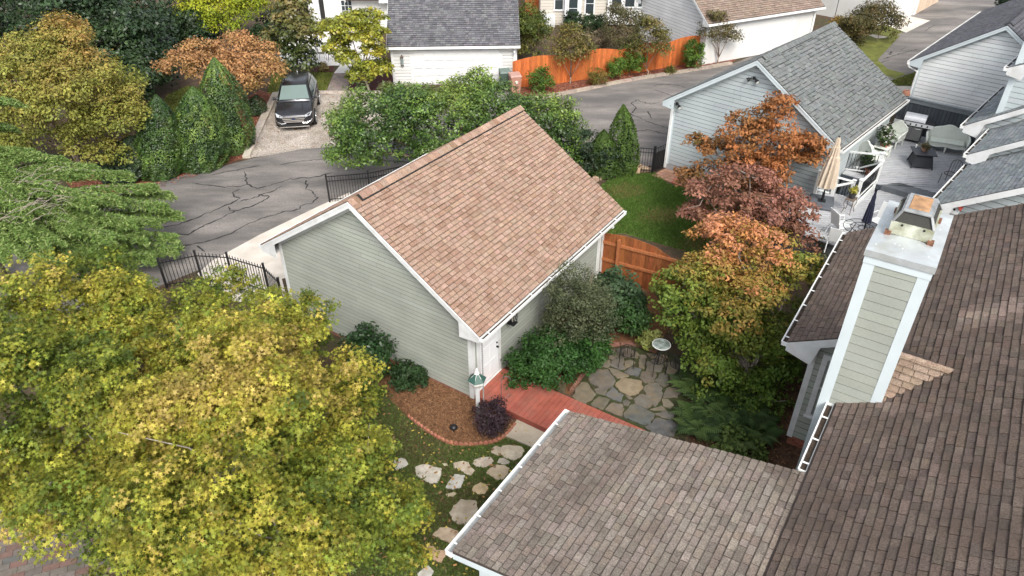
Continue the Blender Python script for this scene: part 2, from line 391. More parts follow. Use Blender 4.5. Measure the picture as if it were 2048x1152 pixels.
gravel_px = [(500, 316), (553, 188), (640, 187), (775, 187), (850, 205), (800, 260), (720, 282), (660, 294), (600, 299), (540, 311)]
gv, gvp = sheet('gravel_pad', pix(gravel_px), .014, M_gravel); tag(gv, 'pale gravel parking pad under the dark car', 'driveway')
o = chips('gravel_stones', 'loose pale gravel stones on the parking pad', gvp, 110, .06, ((.5, .45, .4), (.35, .3, .26), (.28, .24, .2), (.55, .52, .48)), M_chip, cat='gravel', z=.016, long=.7)
apron, _ = sheet('garage_apron', [G(395, 548), G(425, 522), G(520, 470), G(640, 412), G(700, 385), Vector((-5.5, 22.5, 0)), Vector((-8.0, 20.8, 0)), G(575, 600), G(520, 610), G(440, 600)], .02, M_concw)
tag(apron, 'pale concrete apron beside the green garage', 'driveway')

# ---- kerbs
def kerb(name, label, pts, wd, ht, m, step=.9, gap=.012, col=(.42, .37, .31)):
    k = thing(name, label, 'kerb', pts[0]); k['kind'] = 'structure'
    for a, b in zip(pts[:-1], pts[1:]):
        L = (b-a).length; n = max(1, round(L/step)); d = (b-a)/L
        for i in range(n):
            p = a+d*(L*i/n+gap); q = a+d*(L*(i+1)/n-gap); s_ = Vector((-d.y, d.x, 0))*wd/2*random.uniform(.93, 1.05); hh = ht*random.uniform(.9, 1.1)
            MB().hexa([p-s_, p+s_, q+s_, q-s_, p-s_*.94+ZV*hh, p+s_*.94+ZV*hh, q+s_*.94+ZV*hh, q-s_*.94+ZV*hh], jit(col, .1, .03)).build('kerb_stone', m, k)
    return k
M_kerb = mat('kerbstone', None, rough=.9, var=.2, scale=5, bump=.5, bscale=40)
kerb('pad_kerb', 'long tan kerb between red mulch bed and gravel pad', [G(493, 317), G(525, 245), G(553, 188)], .38, .13, M_kerb)
kerb('pad_end_kerb', 'low kerb where paver walk meets the gravel pad', [G(556, 187), G(640, 186), G(782, 186)], .28, .1, M_kerb)
kerb('bed_kerb', 'weathered grey kerb along the red mulch bed', [G(1044, 203), G(1120, 190), G(1180, 178), G(1240, 165), G(1330, 150), G(1400, 139), G(1462, 128)], .3, .13, M_kerb, col=(.33, .27, .22))

# ---- beds
RED = ((.20, .065, .04), (.28, .11, .065), (.12, .04, .028), (.33, .17, .11))
b1, b1p = sheet('mulch_bed', pix([(180, 420), (275, 392), (345, 368), (400, 350), (470, 322), (492, 316), (548, 190), (520, 180), (470, 210), (380, 250), (250, 300), (120, 350)]), .004, M_mulch); tag(b1, 'red mulch bed below clipped cone shrubs', 'mulch bed')
chips('bark_chips', 'red bark chips in the cone shrub bed', b1p, 90, .12, RED, M_chip)
b2, b2p = sheet('mulch_bed', pix([(1024, 182), (1044, 201), (1120, 188), (1180, 176), (1240, 163), (1330, 148), (1400, 137), (1462, 126), (1510, 98), (1440, 108), (1350, 122), (1210, 152), (1100, 165)]), .012, M_mulch); tag(b2, 'red mulch bed in front of the long orange fence', 'mulch bed')
chips('bark_chips', 'red bark chips below the long orange fence', b2p, 70, .14, RED, M_chip, z=.016)
b3, b3p = sheet('mulch_bed', pix([(696, 150), (790, 150), (790, 183), (690, 183)]), .004, mat('dark_mulch', (.07, .022, .02), rough=.95, var=.4, scale=6, bump=1)); tag(b3, 'dark mulch bed beside the white garage corner', 'mulch bed')
b4, b4p = sheet('mulch_bed', pix([(622, 132), (668, 132), (666, 144), (620, 145)]), .012, MATS['dark_mulch']); tag(b4, 'narrow dark mulch strip against the white terrace', 'mulch bed')
bed_curve = [G(x, y) for x, y in [(700, 700), (760, 775), (812, 830), (850, 860), (880, 879), (905, 889), (945, 891), (985, 886), (1012, 872), (1034, 846)]]
bc = catmull([Vector((p.x, p.y, 0)) for p in bed_curve], 6)
b5, b5p = sheet('pine_straw_bed', bc+[G(965, 800), G(946, 797), G(800, 733), G(720, 690)], .012, M_straw); tag(b5, 'orange pine straw bed along the garage gable', 'mulch bed')
chips('pine_straw', 'loose orange pine straw by the lamp post', b5p, 3200, .13, ((.22, .105, .048), (.16, .075, .036), (.28, .155, .08), (.09, .045, .024)), M_chip, cat='pine straw', z=.014, long=1.2, thin=.07)
steps_px = [[(705, 270), (740, 252), (770, 262), (765, 300), (750, 322), (715, 310), (698, 295)], [(775, 250), (850, 247), (920, 258), (935, 290), (910, 330), (855, 355), (790, 335), (762, 300)], [(755, 340), (790, 335), (835, 365), (825, 380), (780, 382), (742, 370)],
 [(585, 350), (640, 330), (700, 330), (722, 355), (700, 385), (660, 402), (610, 400), (572, 380)], [(440, 370), (500, 357), (545, 365), (560, 395), (590, 425), (560, 458), (520, 445), (500, 428), (440, 400)], [(680, 415), (730, 385), (790, 385), (832, 405), (825, 440), (790, 485), (745, 490), (700, 465), (662, 440)],
 [(430, 470), (450, 448), (520, 455), (515, 490), (500, 520), (495, 545), (430, 556), (385, 545), (400, 510)], [(580, 530), (630, 503), (670, 520), (688, 545), (660, 585), (610, 590), (565, 565)], [(172, 400), (205, 383), (260, 380), (320, 400), (360, 410), (355, 460), (330, 510), (285, 518), (235, 485), (178, 460)],
 [(30, 350), (75, 335), (110, 345), (130, 380), (90, 405), (45, 420), (20, 390)], [(490, 620), (600, 630), (612, 690), (560, 790), (470, 798), (430, 760), (408, 715), (440, 670)], [(345, 820), (400, 815), (475, 840), (478, 880), (430, 938), (375, 910), (290, 872)],
 [(250, 950), (300, 945), (330, 975), (395, 975), (385, 1020), (355, 1060), (305, 1050), (275, 1000)], [(190, 1140), (230, 1105), (265, 1080), (305, 1120), (290, 1160), (200, 1180)], [(385, 590), (440, 572), (465, 580), (440, 605), (395, 605)], [(360, 375), (395, 372), (400, 388), (370, 392)]]
step_polys = [[G(780+x/3.469, 820+y/3.469) for x, y in q] for q in steps_px]
# ---- lawns
lawn_pts = [G(640, 760), G(700, 700), G(812, 829), G(905, 888), G(985, 886), G(1034, 847), G(1180, 900), G(1010, 1090), G(1000, 1300), G(500, 1300), G(350, 950)]
lw, lp = sheet('lawn', lawn_pts, .004, M_turf); tag(lw, 'patchy lawn around the stepping stones', 'lawn')
grass('lawn_grass', 'short green grass growing round the stepping stones', lp, 2600, minus=[b5p]+step_polys, pal=((.10, .155, .034), (.135, .19, .042), (.075, .115, .028), (.14, .12, .055)), dry=.3, dryc=(.13, .10, .05))
blawn = pix([(1170, 395), (1215, 362), (1255, 350), (1310, 346), (1335, 368), (1400, 385), (1490, 410), (1520, 470), (1440, 540), (1385, 507), (1250, 468), (1200, 470)])
lw2, lp2 = sheet('lawn', blawn, .004, M_turf); tag(lw2, 'bright green lawn behind the brown picket fence', 'lawn')
grass('lawn_grass', 'green grass blades behind the brown picket fence', lp2, 1500, h=(.04, .10), pal=((.095, .18, .03), (.13, .22, .045), (.07, .14, .022)), dry=.27)
for k, (px_, lb) in enumerate([([(290, 260), (335, 190), (375, 172), (405, 178), (370, 240), (330, 262)], 'small lawn between the cone shrubs and dark trees'), ([(534, 186), (545, 148), (575, 140), (575, 188), (556, 190)], 'lawn strip between the orange tree and the car'), ([(620, 145), (668, 145), (651, 185), (615, 185)], 'lawn patch between car and paver walk'),
        ([(1690, 128), (1740, 140), (1790, 158), (1812, 148), (1775, 138), (1755, 120), (1800, 72), (1770, 66), (1730, 60), (1700, 95)], 'lawn strip beside the far alley'), ([(1742, 60), (1790, 72), (1812, 62), (1765, 48)], 'small lawn beside the far concrete drive'), ([(1776, 164), (1830, 145), (1850, 152), (1830, 175), (1795, 172)], 'grass patch between the grey garage and white house')]):
    g_, gp_ = sheet('lawn', pix(px_), .01+.002*k, mat('far_turf', (.11, .12, .025), rough=.95, var=.3, scale=2, bump=.6, bscale=50, speck=.2, sscale=30)); tag(g_, lb, 'lawn')
    if k < 3 or k == 5: grass('lawn_grass', 'grass blades of the '+lb, gp_, 350, h=(.05, .12), pal=((.10, .13, .025), (.14, .16, .03), (.08, .10, .02)), z=.012+.002*k)
dv, _ = sheet('driveway', pix([(1775, 52), (1815, 32), (1860, 42), (1812, 66)]), .03, M_concw); tag(dv, 'far concrete drive of the white garage', 'driveway')
dv, _ = sheet('driveway', pix([(1722, 66), (1750, 70), (1778, 75), (1755, 78)]), .03, M_concw); tag(dv, 'narrow concrete strip behind the grey garage', 'driveway')
dv, _ = sheet('driveway', pix([(1790, 173), (1835, 173), (1830, 200), (1800, 200)]), .03, M_concw); tag(dv, 'concrete drive at the corner of the white gabled house', 'driveway')
tr, _ = sheet('terrace', pix([(560, 60), (760, 60), (760, 130), (700, 147), (668, 147), (680, 132), (560, 132)]), .03, mat('white_terrace', (.6, .58, .55), rough=.8, var=.05)); tag(tr, 'white concrete terrace of the white house', 'terrace')

# ---- paver walk
pw = thing('paver_walk', 'grey paver walk leading to the white terrace', 'walk', G(675, 170)); pw['kind'] = 'structure'
A_, B_, Cc, D_ = G(652, 185), G(694, 185), G(705, 147), G(668, 147)
M_paver = mat('paver', None, rough=.9, var=.15, scale=10, bump=.3, bscale=60)
for i in range(13):
    for j in range(5):
        o_ = .5 if i % 2 else 0
        def q(s, t): return (A_*(1-s)+B_*s)*(1-t)+(D_*(1-s)+Cc*s)*t
        s0 = max(0, (j-o_)/4.5)+.006; s1 = min(1, (j+1-o_)/4.5)-.006; t0 = i/13+.004; t1 = (i+1)/13-.004
        if s1-s0 > .02: MB().prism([q(s0, t0), q(s1, t0), q(s1, t1), q(s0, t1)], ZV*.03, jit((.23, .19, .165), .2, .05)).build('paver', M_paver, pw)
bp_ = thing('brick_terrace', 'reddish grey paver terrace under the foreground tree', 'terrace', G(50, 1110)); bp_['kind'] = 'structure'
Fp = Frame(G(60, 1105).x, G(60, 1105).y, R(20))
for i in range(-4, 5):
    for j in range(-9, 9):
        c_ = random.choice([(.125, .108, .095), (.14, .12, .105), (.15, .095, .08), (.115, .11, .102)])
        MB().fbox(Fp, (i+(.5 if j % 2 else 0))*.34+.004, (i+1+(.5 if j % 2 else 0))*.34-.004, j*.17+.004, (j+1)*.17-.004, 0, .03, jit(c_, .1)).build('paver', M_paver, bp_)

chips('fallen_leaves', 'fallen yellow leaves scattered over the stepping stone lawn', lp, 14, .07, ((.35, .27, .06), (.30, .16, .06), (.2, .12, .06)), M_chip, z=.05, cat='leaves', thin=.6)
chips('fallen_leaves', 'fallen brown leaves scattered over the gravel pad and kerb', gvp, 5, .09, ((.25, .12, .05), (.2, .1, .05)), M_chip, z=.03, cat='leaves', thin=.6)
# ---- irregular stones
def stone_obj(name, pts, parent, ht, col, m, seg=3, rough=.03, z=0.0):
    P = []
    n = len(pts); cen = sum(pts, Vector())/n; size = sum((p-cen).length for p in pts)/n
    for i in range(n):
        a = pts[i]; b = pts[(i+1) % n]
        for k in range(seg):
            q = a.lerp(b, k/seg); jt = rough*size
            P.append(q+Vector((random.gauss(0, jt), random.gauss(0, jt), 0))*(.5 if k == 0 else 1))
    N_ = len(P); cen = sum(P, Vector())/N_
    lo = [p+ZV*(z-.03) for p in P]; up = [cen+(p-cen)*.975+ZV*(z+ht*random.uniform(.82, 1)) for p in P]; inn = [cen+(p-cen)*random.uniform(.62, .8)+ZV*(z+ht*random.uniform(.95, 1.2)) for p in P]
    vs = lo+up+inn+[cen+ZV*(z+ht*random.uniform(1, 1.15))]
    fs = [(i, (i+1) % N_, (i+1) % N_+N_, i+N_) for i in range(N_)]+[(i+N_, (i+1) % N_+N_, (i+1) % N_+2*N_, i+2*N_) for i in range(N_)]+[(i+2*N_, (i+1) % N_+2*N_, 3*N_) for i in range(N_)]
    return MB().add(vs, fs, col).build(name, m, parent)
path = thing('stepping_stone_path', 'path of pale irregular stepping stones across the lawn', 'path', G(950, 960)); path['kind'] = 'structure'
scol = [(.42, .36, .27), (.45, .39, .3), (.38, .34, .27), (.44, .39, .32), (.47, .4, .31), (.40, .33, .23), (.42, .40, .36), (.42, .32, .19), (.46, .43, .36), (.48, .46, .41), (.36, .31, .24), (.42, .32, .23), (.45, .3, .2), (.44, .42, .38), (.36, .3, .2), (.4, .35, .25)]
for pxs, c_ in zip(steps_px, scol):
    stone_obj('stone', [G(780+x/3.469, 820+y/3.469) for x, y in pxs], path, .028, jit(c_, .05, .02), M_stone)
# patio
patio_pts = pix([(1215, 705), (1240, 697), (1290, 692), (1340, 708), (1390, 720), (1405, 770), (1370, 800), (1370, 880), (1300, 900), (1200, 830), (1143, 797), (1170, 745)])
patio, _ = sheet('patio', patio_pts, .006, M_moss); tag(patio, 'shaded flagstone patio with mossy joints', 'patio')
pst = [[(495, 225), (575, 200), (580, 240), (500, 265), (485, 245)], [(545, 270), (590, 240), (655, 270), (655, 300), (610, 305), (550, 285)], [(660, 195), (745, 195), (740, 290), (665, 290), (655, 240)], [(750, 205), (800, 235), (825, 260), (820, 300), (750, 295)], [(590, 205), (650, 195), (650, 262), (595, 235)], [(820, 265), (900, 270), (905, 300), (840, 305)], [(510, 275), (545, 275), (590, 305), (570, 315), (515, 305)],
 [(540, 330), (600, 310), (668, 308), (668, 420), (610, 415), (530, 380)], [(675, 330), (740, 320), (790, 345), (740, 385), (672, 418)], [(825, 312), (890, 310), (893, 380), (880, 415), (825, 395)], [(905, 345), (970, 320), (1080, 320), (1080, 390), (1060, 440), (905, 435)], [(500, 405), (560, 415), (720, 480), (700, 500), (600, 510), (560, 480)], [(670, 445), (760, 392), (855, 420), (815, 490), (740, 475)],
 [(290, 480), (400, 420), (500, 425), (580, 530), (550, 590), (490, 632), (400, 610), (320, 560)], [(860, 440), (990, 450), (1012, 480), (980, 550), (880, 555), (830, 500)], [(995, 540), (1040, 465), (1100, 455), (1130, 490), (1135, 580), (1090, 610)], [(1095, 350), (1190, 340), (1240, 420), (1180, 480), (1110, 450)], [(1210, 360), (1300, 375), (1320, 440), (1280, 455), (1230, 410)], [(1150, 500), (1270, 480), (1290, 520), (1260, 590), (1160, 575)], [(1310, 490), (1390, 480), (1415, 510), (1350, 580), (1300, 530)],
 [(575, 580), (640, 512), (740, 520), (850, 540), (870, 600), (820, 670), (740, 690), (640, 650)], [(870, 620), (920, 565), (1020, 565), (1070, 620), (1060, 720), (1000, 800), (950, 780), (910, 690)], [(1085, 670), (1130, 612), (1250, 605), (1265, 660), (1230, 710), (1090, 720)], [(130, 700), (220, 560), (290, 560), (370, 680), (330, 740), (250, 790), (180, 750)], [(355, 630), (400, 615), (495, 640), (470, 690), (380, 665)], [(475, 690), (550, 600), (600, 650), (665, 690), (640, 765), (560, 735)],
 [(320, 780), (410, 700), (525, 735), (480, 800), (440, 840), (350, 810)], [(470, 840), (540, 770), (650, 785), (670, 830), (650, 910), (560, 880)], [(770, 735), (850, 675), (910, 700), (960, 800), (910, 830), (800, 790)], [(660, 910), (730, 800), (790, 780), (990, 890), (940, 990), (870, 1000), (760, 955)], [(945, 840), (1060, 800), (1110, 850), (1000, 850)], [(1070, 725), (1130, 730), (1190, 790), (1160, 830), (1075, 800)], [(990, 885), (1110, 855), (1200, 880), (1180, 945), (1080, 925)], [(900, 1020), (1010, 930), (1150, 950), (1240, 1000), (1190, 1120), (1100, 1110), (950, 1070)], [(655, 755), (695, 735), (735, 765), (710, 805), (665, 790)], [(680, 690), (730, 700), (760, 725), (720, 730)], [(905, 250), (1000, 265), (1090, 262), (1130, 300), (1090, 318), (960, 300)], [(450, 330), (520, 320), (535, 370), (500, 400), (420, 380)]]
gy = (.27, .245, .2)
for k, pxs in enumerate(pst):
    base = random.choice([(.135, .117, .09), (.11, .10, .082), (.16, .136, .102), (.123, .111, .094)])
    if k in (20,): base = (.215, .175, .115)
    if k in (29, 33, 12, 25): base = (.11, .11, .105)
    cx_ = sum(p[0] for p in pxs)/len(pxs); cy_ = sum(p[1] for p in pxs)/len(pxs); pxs = [(cx_+(x-cx_)*1.045, cy_+(y-cy_)*1.045) for x, y in pxs]
    stone_obj('flagstone', [G(1120+x/5.236, 660+y/5.236) for x, y in pxs], patio, .03, jit(base, .12, .03), M_stone, seg=4, rough=.045, z=.006)
# concrete pad by the deck
cpad = [G(780+x/3.469, 820+y/3.469) for x, y in [(798, 186), (885, 72), (1105, 155), (1010, 278)]]
sheet('concrete_pad', cpad, .06, M_conc, thick=.08)[0]['label'] = 'square tan concrete pad below the red deck'
# scalloped edging
ed = thing('brick_edging', 'scalloped terracotta edging round the pine straw bed', 'edging', bc[20])
L = 0; last = None
M_terra = M_brick
pts_ = bc[12:]
acc = 0; prev = pts_[0]
me_cache = {}
for p in pts_[1:]:
    d = (p-prev).length
    while acc+d >= .13:
        t = (.13-acc)/d; q = prev.lerp(p, t); dirv = (p-prev).normalized(); prev = q; d = (p-prev).length; acc = 0
        mbb = MB(); s_ = Vector((-dirv.y, dirv.x, 0)); prof = [(-.06, 0), (.06, 0), (.06, .06), (.035, .095), (0, .108), (-.035, .095), (-.06, .06)]
        mbb.prism([q-s_*.03+dirv*a+ZV*b for a, b in prof], s_*.06, jit((.34, .14, .09), .15, .04)); mbb.build('brick', M_terra, ed)
    acc += d; prev = p
ed2 = thing('brick_edging', 'mossy brick edging on the inner rim of the flagstone patio', 'edging', G(1250, 697))
cv = catmull(pix([(1138, 790), (1165, 752), (1195, 715), (1215, 695), (1240, 690), (1265, 690), (1290, 697), (1310, 705)]), 5)
acc = 0; prev = cv[0]
for p in cv[1:]:
    d = (p-prev).length
    while acc+d >= .2:
        t = (.2-acc)/d; q = prev.lerp(p, t); dirv = (p-prev).normalized(); prev = q; d = (p-prev).length; acc = 0
        s_ = Vector((-dirv.y, dirv.x, 0)); MB().hexa([q-dirv*.09-s_*.05, q+dirv*.09-s_*.05, q+dirv*.09+s_*.05, q-dirv*.09+s_*.05]+[x+ZV*.09+dirv*random.gauss(0, .01) for x in (q-dirv*.09-s_*.05, q+dirv*.09-s_*.05, q+dirv*.09+s_*.05, q-dirv*.09+s_*.05)], jit((.22, .11, .08), .25, .05)).build('brick', M_brick, ed2)
    acc += d; prev = p
# brick terrace by the grey garage gate
bt = thing('brick_path', 'red brick path at the foot of the grey garage', 'path', G(1350, 355)); bt['kind'] = 'structure'
A_, B_, Cc, D_ = G(1303, 352), G(1330, 338), G(1425, 368), G(1405, 388)
for i in range(16):
    for j in range(4):
        def q(s, t): return (A_*(1-t)+B_*t)*(1-s)+(D_*(1-t)+Cc*t)*s
        o_ = .5 if j % 2 else 0; s0 = max(0, (i-o_)/15.5)+.002; s1 = min(1, (i+1-o_)/15.5)-.002; t0 = j/4+.01; t1 = (j+1)/4-.01
        base = (.33, .19, .13) if i < 6 else (.40, .15, .09)
        MB().prism([q(s0, t0), q(s1, t0), q(s1, t1), q(s0, t1)], ZV*.035, jit(base, .2, .05)).build('brick', M_brick, bt)
re_ = thing('stone_edging', 'row of tan rubble stones under the cone cypress', 'edging', G(1250, 348))
for k, (x, y, r_) in enumerate([(1190, 362, 7), (1202, 358, 8), (1215, 352, 7), (1228, 348, 7), (1241, 346, 8), (1254, 343, 10), (1270, 343, 12), (1288, 341, 10), (1302, 342, 7), (1196, 352, 6), (1245, 338, 7), (1275, 335, 8)]):
    c_ = G(x, y); rr = r_*depth(c_)/FPX
    stone_obj('stone', [c_+Vector((math.cos(a)*rr*random.uniform(.8, 1.2), math.sin(a)*rr*random.uniform(.6, 1), 0)) for a in [i*math.pi/4 for i in range(8)]], re_, random.uniform(.12, .22), jit((.36, .26, .18), .2, .06), M_stone, seg=2)
# ================================================================== buildings
def wallmat(name, col, var=.05): return mat(name, col, rough=.6, var=var, scale=1.3, spec=.25, bump=.08, bscale=60, speck=.03, sscale=30)
M_green = wallmat('green_siding', (.312, .33, .292)); M_greyb = wallmat('blue_grey_siding', (.42, .465, .475)); M_whites = wallmat('white_siding', (.58, .575, .555)); M_coolw = wallmat('cool_white_siding', (.76, .78, .78)); M_beige = wallmat('beige_siding', (.50, .46, .40))
M_trim = mat('white_trim', (.63, .64, .64), rough=.5, var=.08, scale=2, spec=.3, dirt_reflect=(.40, .38, .34), dscale=1.8, damt=.5, thr=.57)
M_trimb = mat('bluish_trim', (.53, .59, .61), rough=.5, var=.05, scale=2)
M_gut = mat('gutter_white', (.74, .75, .74), rough=.4, var=.06, scale=3, dirt_reflect=(.4, .38, .34), dscale=3, damt=.4, thr=.58)
M_dark = mat('dark_recess', (.02, .02, .02), rough=.9, var=.1)
M_debris = mat('gutter_debris', (.05, .035, .025), rough=.95, var=.5, scale=20, bump=1, bscale=50)
M_felt = mat('roof_underlay', (.06, .045, .038), rough=.95, var=.2)
def shmat(name, dirt_reflect, damt=.45, dscale=.8, thr=.56): return mat(name, None, rough=.95, var=.10, scale=5, spec=.12, bump=.5, bscale=110, speck=.34, sscale=42, dirt_reflect=dirt_reflect, dscale=dscale, damt=damt, thr=thr)
M_sh_tan = shmat('tan_shingle', (.20, .135, .10), .35, .9, .57); M_sh_br = shmat('brown_shingle', (.075, .058, .048), .6, .7, .54); M_sh_gr = shmat('grey_green_shingle', (.15, .165, .155), .3); M_sh_dk = shmat('charcoal_shingle', (.06, .06, .065), .3); M_sh_far = shmat('far_brown_shingle', (.2, .15, .12), .3)
PAL_TAN = ((.305, .205, .152), (.335, .232, .178), (.272, .18, .133), (.318, .212, .162), (.235, .145, .102), (.298, .215, .163), (.315, .212, .154), (.31, .215, .168))
PAL_A = ((.198, .168, .142), (.222, .19, .162), (.172, .146, .124), (.20, .164, .136), (.146, .123, .106), (.234, .20, .171), (.188, .15, .124))
PAL_B = ((.128, .098, .082), (.11, .085, .072), (.145, .112, .094), (.094, .075, .065), (.122, .09, .073))  # same shingles as the porch roof, slope shade painted into a darker palette
PAL_GR = ((.145, .153, .151), (.16, .168, .165), (.135, .143, .141)); PAL_DK = ((.105, .105, .115), (.14, .14, .148), (.085, .085, .093), (.165, .162, .17), (.12, .118, .128)); PAL_FAR = ((.22, .165, .132), (.19, .145, .117), (.25, .19, .155))

M_shade_sheath = mat('shade_sheathing', (.07, .065, .055), rough=.9, var=.1)  # sheathing behind the boards, coloured dark to paint in the lap shadow
def gutter(parent, F, u0, u1, v, sgn, z, m=None, hang=0, debris=True, w_=.125, h_=.11):
    """open trough outside of v, towards sgn"""
    m = m or M_gut; mb = MB(); a, b = (v, v+sgn*w_) if sgn > 0 else (v+sgn*w_, v); t = .012; o = b if sgn > 0 else a; i = a if sgn > 0 else b
    mb.fbox(F, u0, u1, min(i, o), max(i, o), z-h_, z-h_+t)
    mb.fbox(F, u0, u1, *sorted((o, o-sgn*t)), z-h_+t+.0005, z); mb.fbox(F, u0, u1, *sorted((i, i+sgn*t)), z-h_+t+.0005, z-.004)
    mb.fbox(F, u0, u1, *sorted((o+sgn*.002, o+sgn*.014)), z-.018, z+.003)
    mb.fbox(F, u0-.004, u0+t, *sorted((i+sgn*.0005, o-sgn*.0005)), z-h_+.002, z+.002); mb.fbox(F, u1-t, u1+.004, *sorted((i+sgn*.0005, o-sgn*.0005)), z-h_+.002, z+.002)
    g = mb.build('gutter', m, parent)
    if debris: MB().fbox(F, u0+.02, u1-.02, *sorted((i+sgn*.02, o-sgn*.02)), z-h_+.014, z-h_+.05).build('debris', M_debris, g)
    for k in range(hang):
        u = u0+(u1-u0)*(k+.3)/hang; MB().fbox(F, u-.014, u+.014, *sorted((i-sgn*.05, o+sgn*.001)), z-.004, z+.012).build('strap', m, g)
    return g
def ridge_caps(roof, F, u0, u1, e_h, s, m, pal, half=.17, step=.2, lift=.05, vent=True):
    if vent: MB().prism([F(u0+.35, -half*1.06, e_h-s*half*1.06+.002), F(u0+.35, -half*1.06, e_h-s*half*1.06+.045), F(u0+.35, 0, e_h+lift-.006), F(u0+.35, half*1.06, e_h-s*half*1.06+.045), F(u0+.35, half*1.06, e_h-s*half*1.06+.002)], F.U*(u1-u0-.42), (1, 1, 1)).build('ridge_vent', M_dark, roof)
    n = int((u1-u0)/step); cache = {}
    for k in range(n):
        a = u0+(u1-u0)*k/n; b = a+(u1-u0)/n*1.2
        pc = random.randrange(len(pal)); low = vent and a > u0+.3 and a < u1-.12
        l0 = lift+.012 if low else .02; mb = MB(); c_ = jit(pal[pc], .08)
        for sg in (-1, 1):
            mb.hexa([F(a, sg*half, e_h-s*half+l0), F(b, sg*half, e_h-s*half+l0-.010), F(b, 0, e_h+l0-.010), F(a, 0, e_h+l0), F(a, sg*half, e_h-s*half+l0+.016), F(b, sg*half, e_h-s*half+l0-.002), F(b, 0, e_h+l0+.002), F(a, 0, e_h+l0+.016)], c_)
        mb.build('ridge_shingle', m, roof)
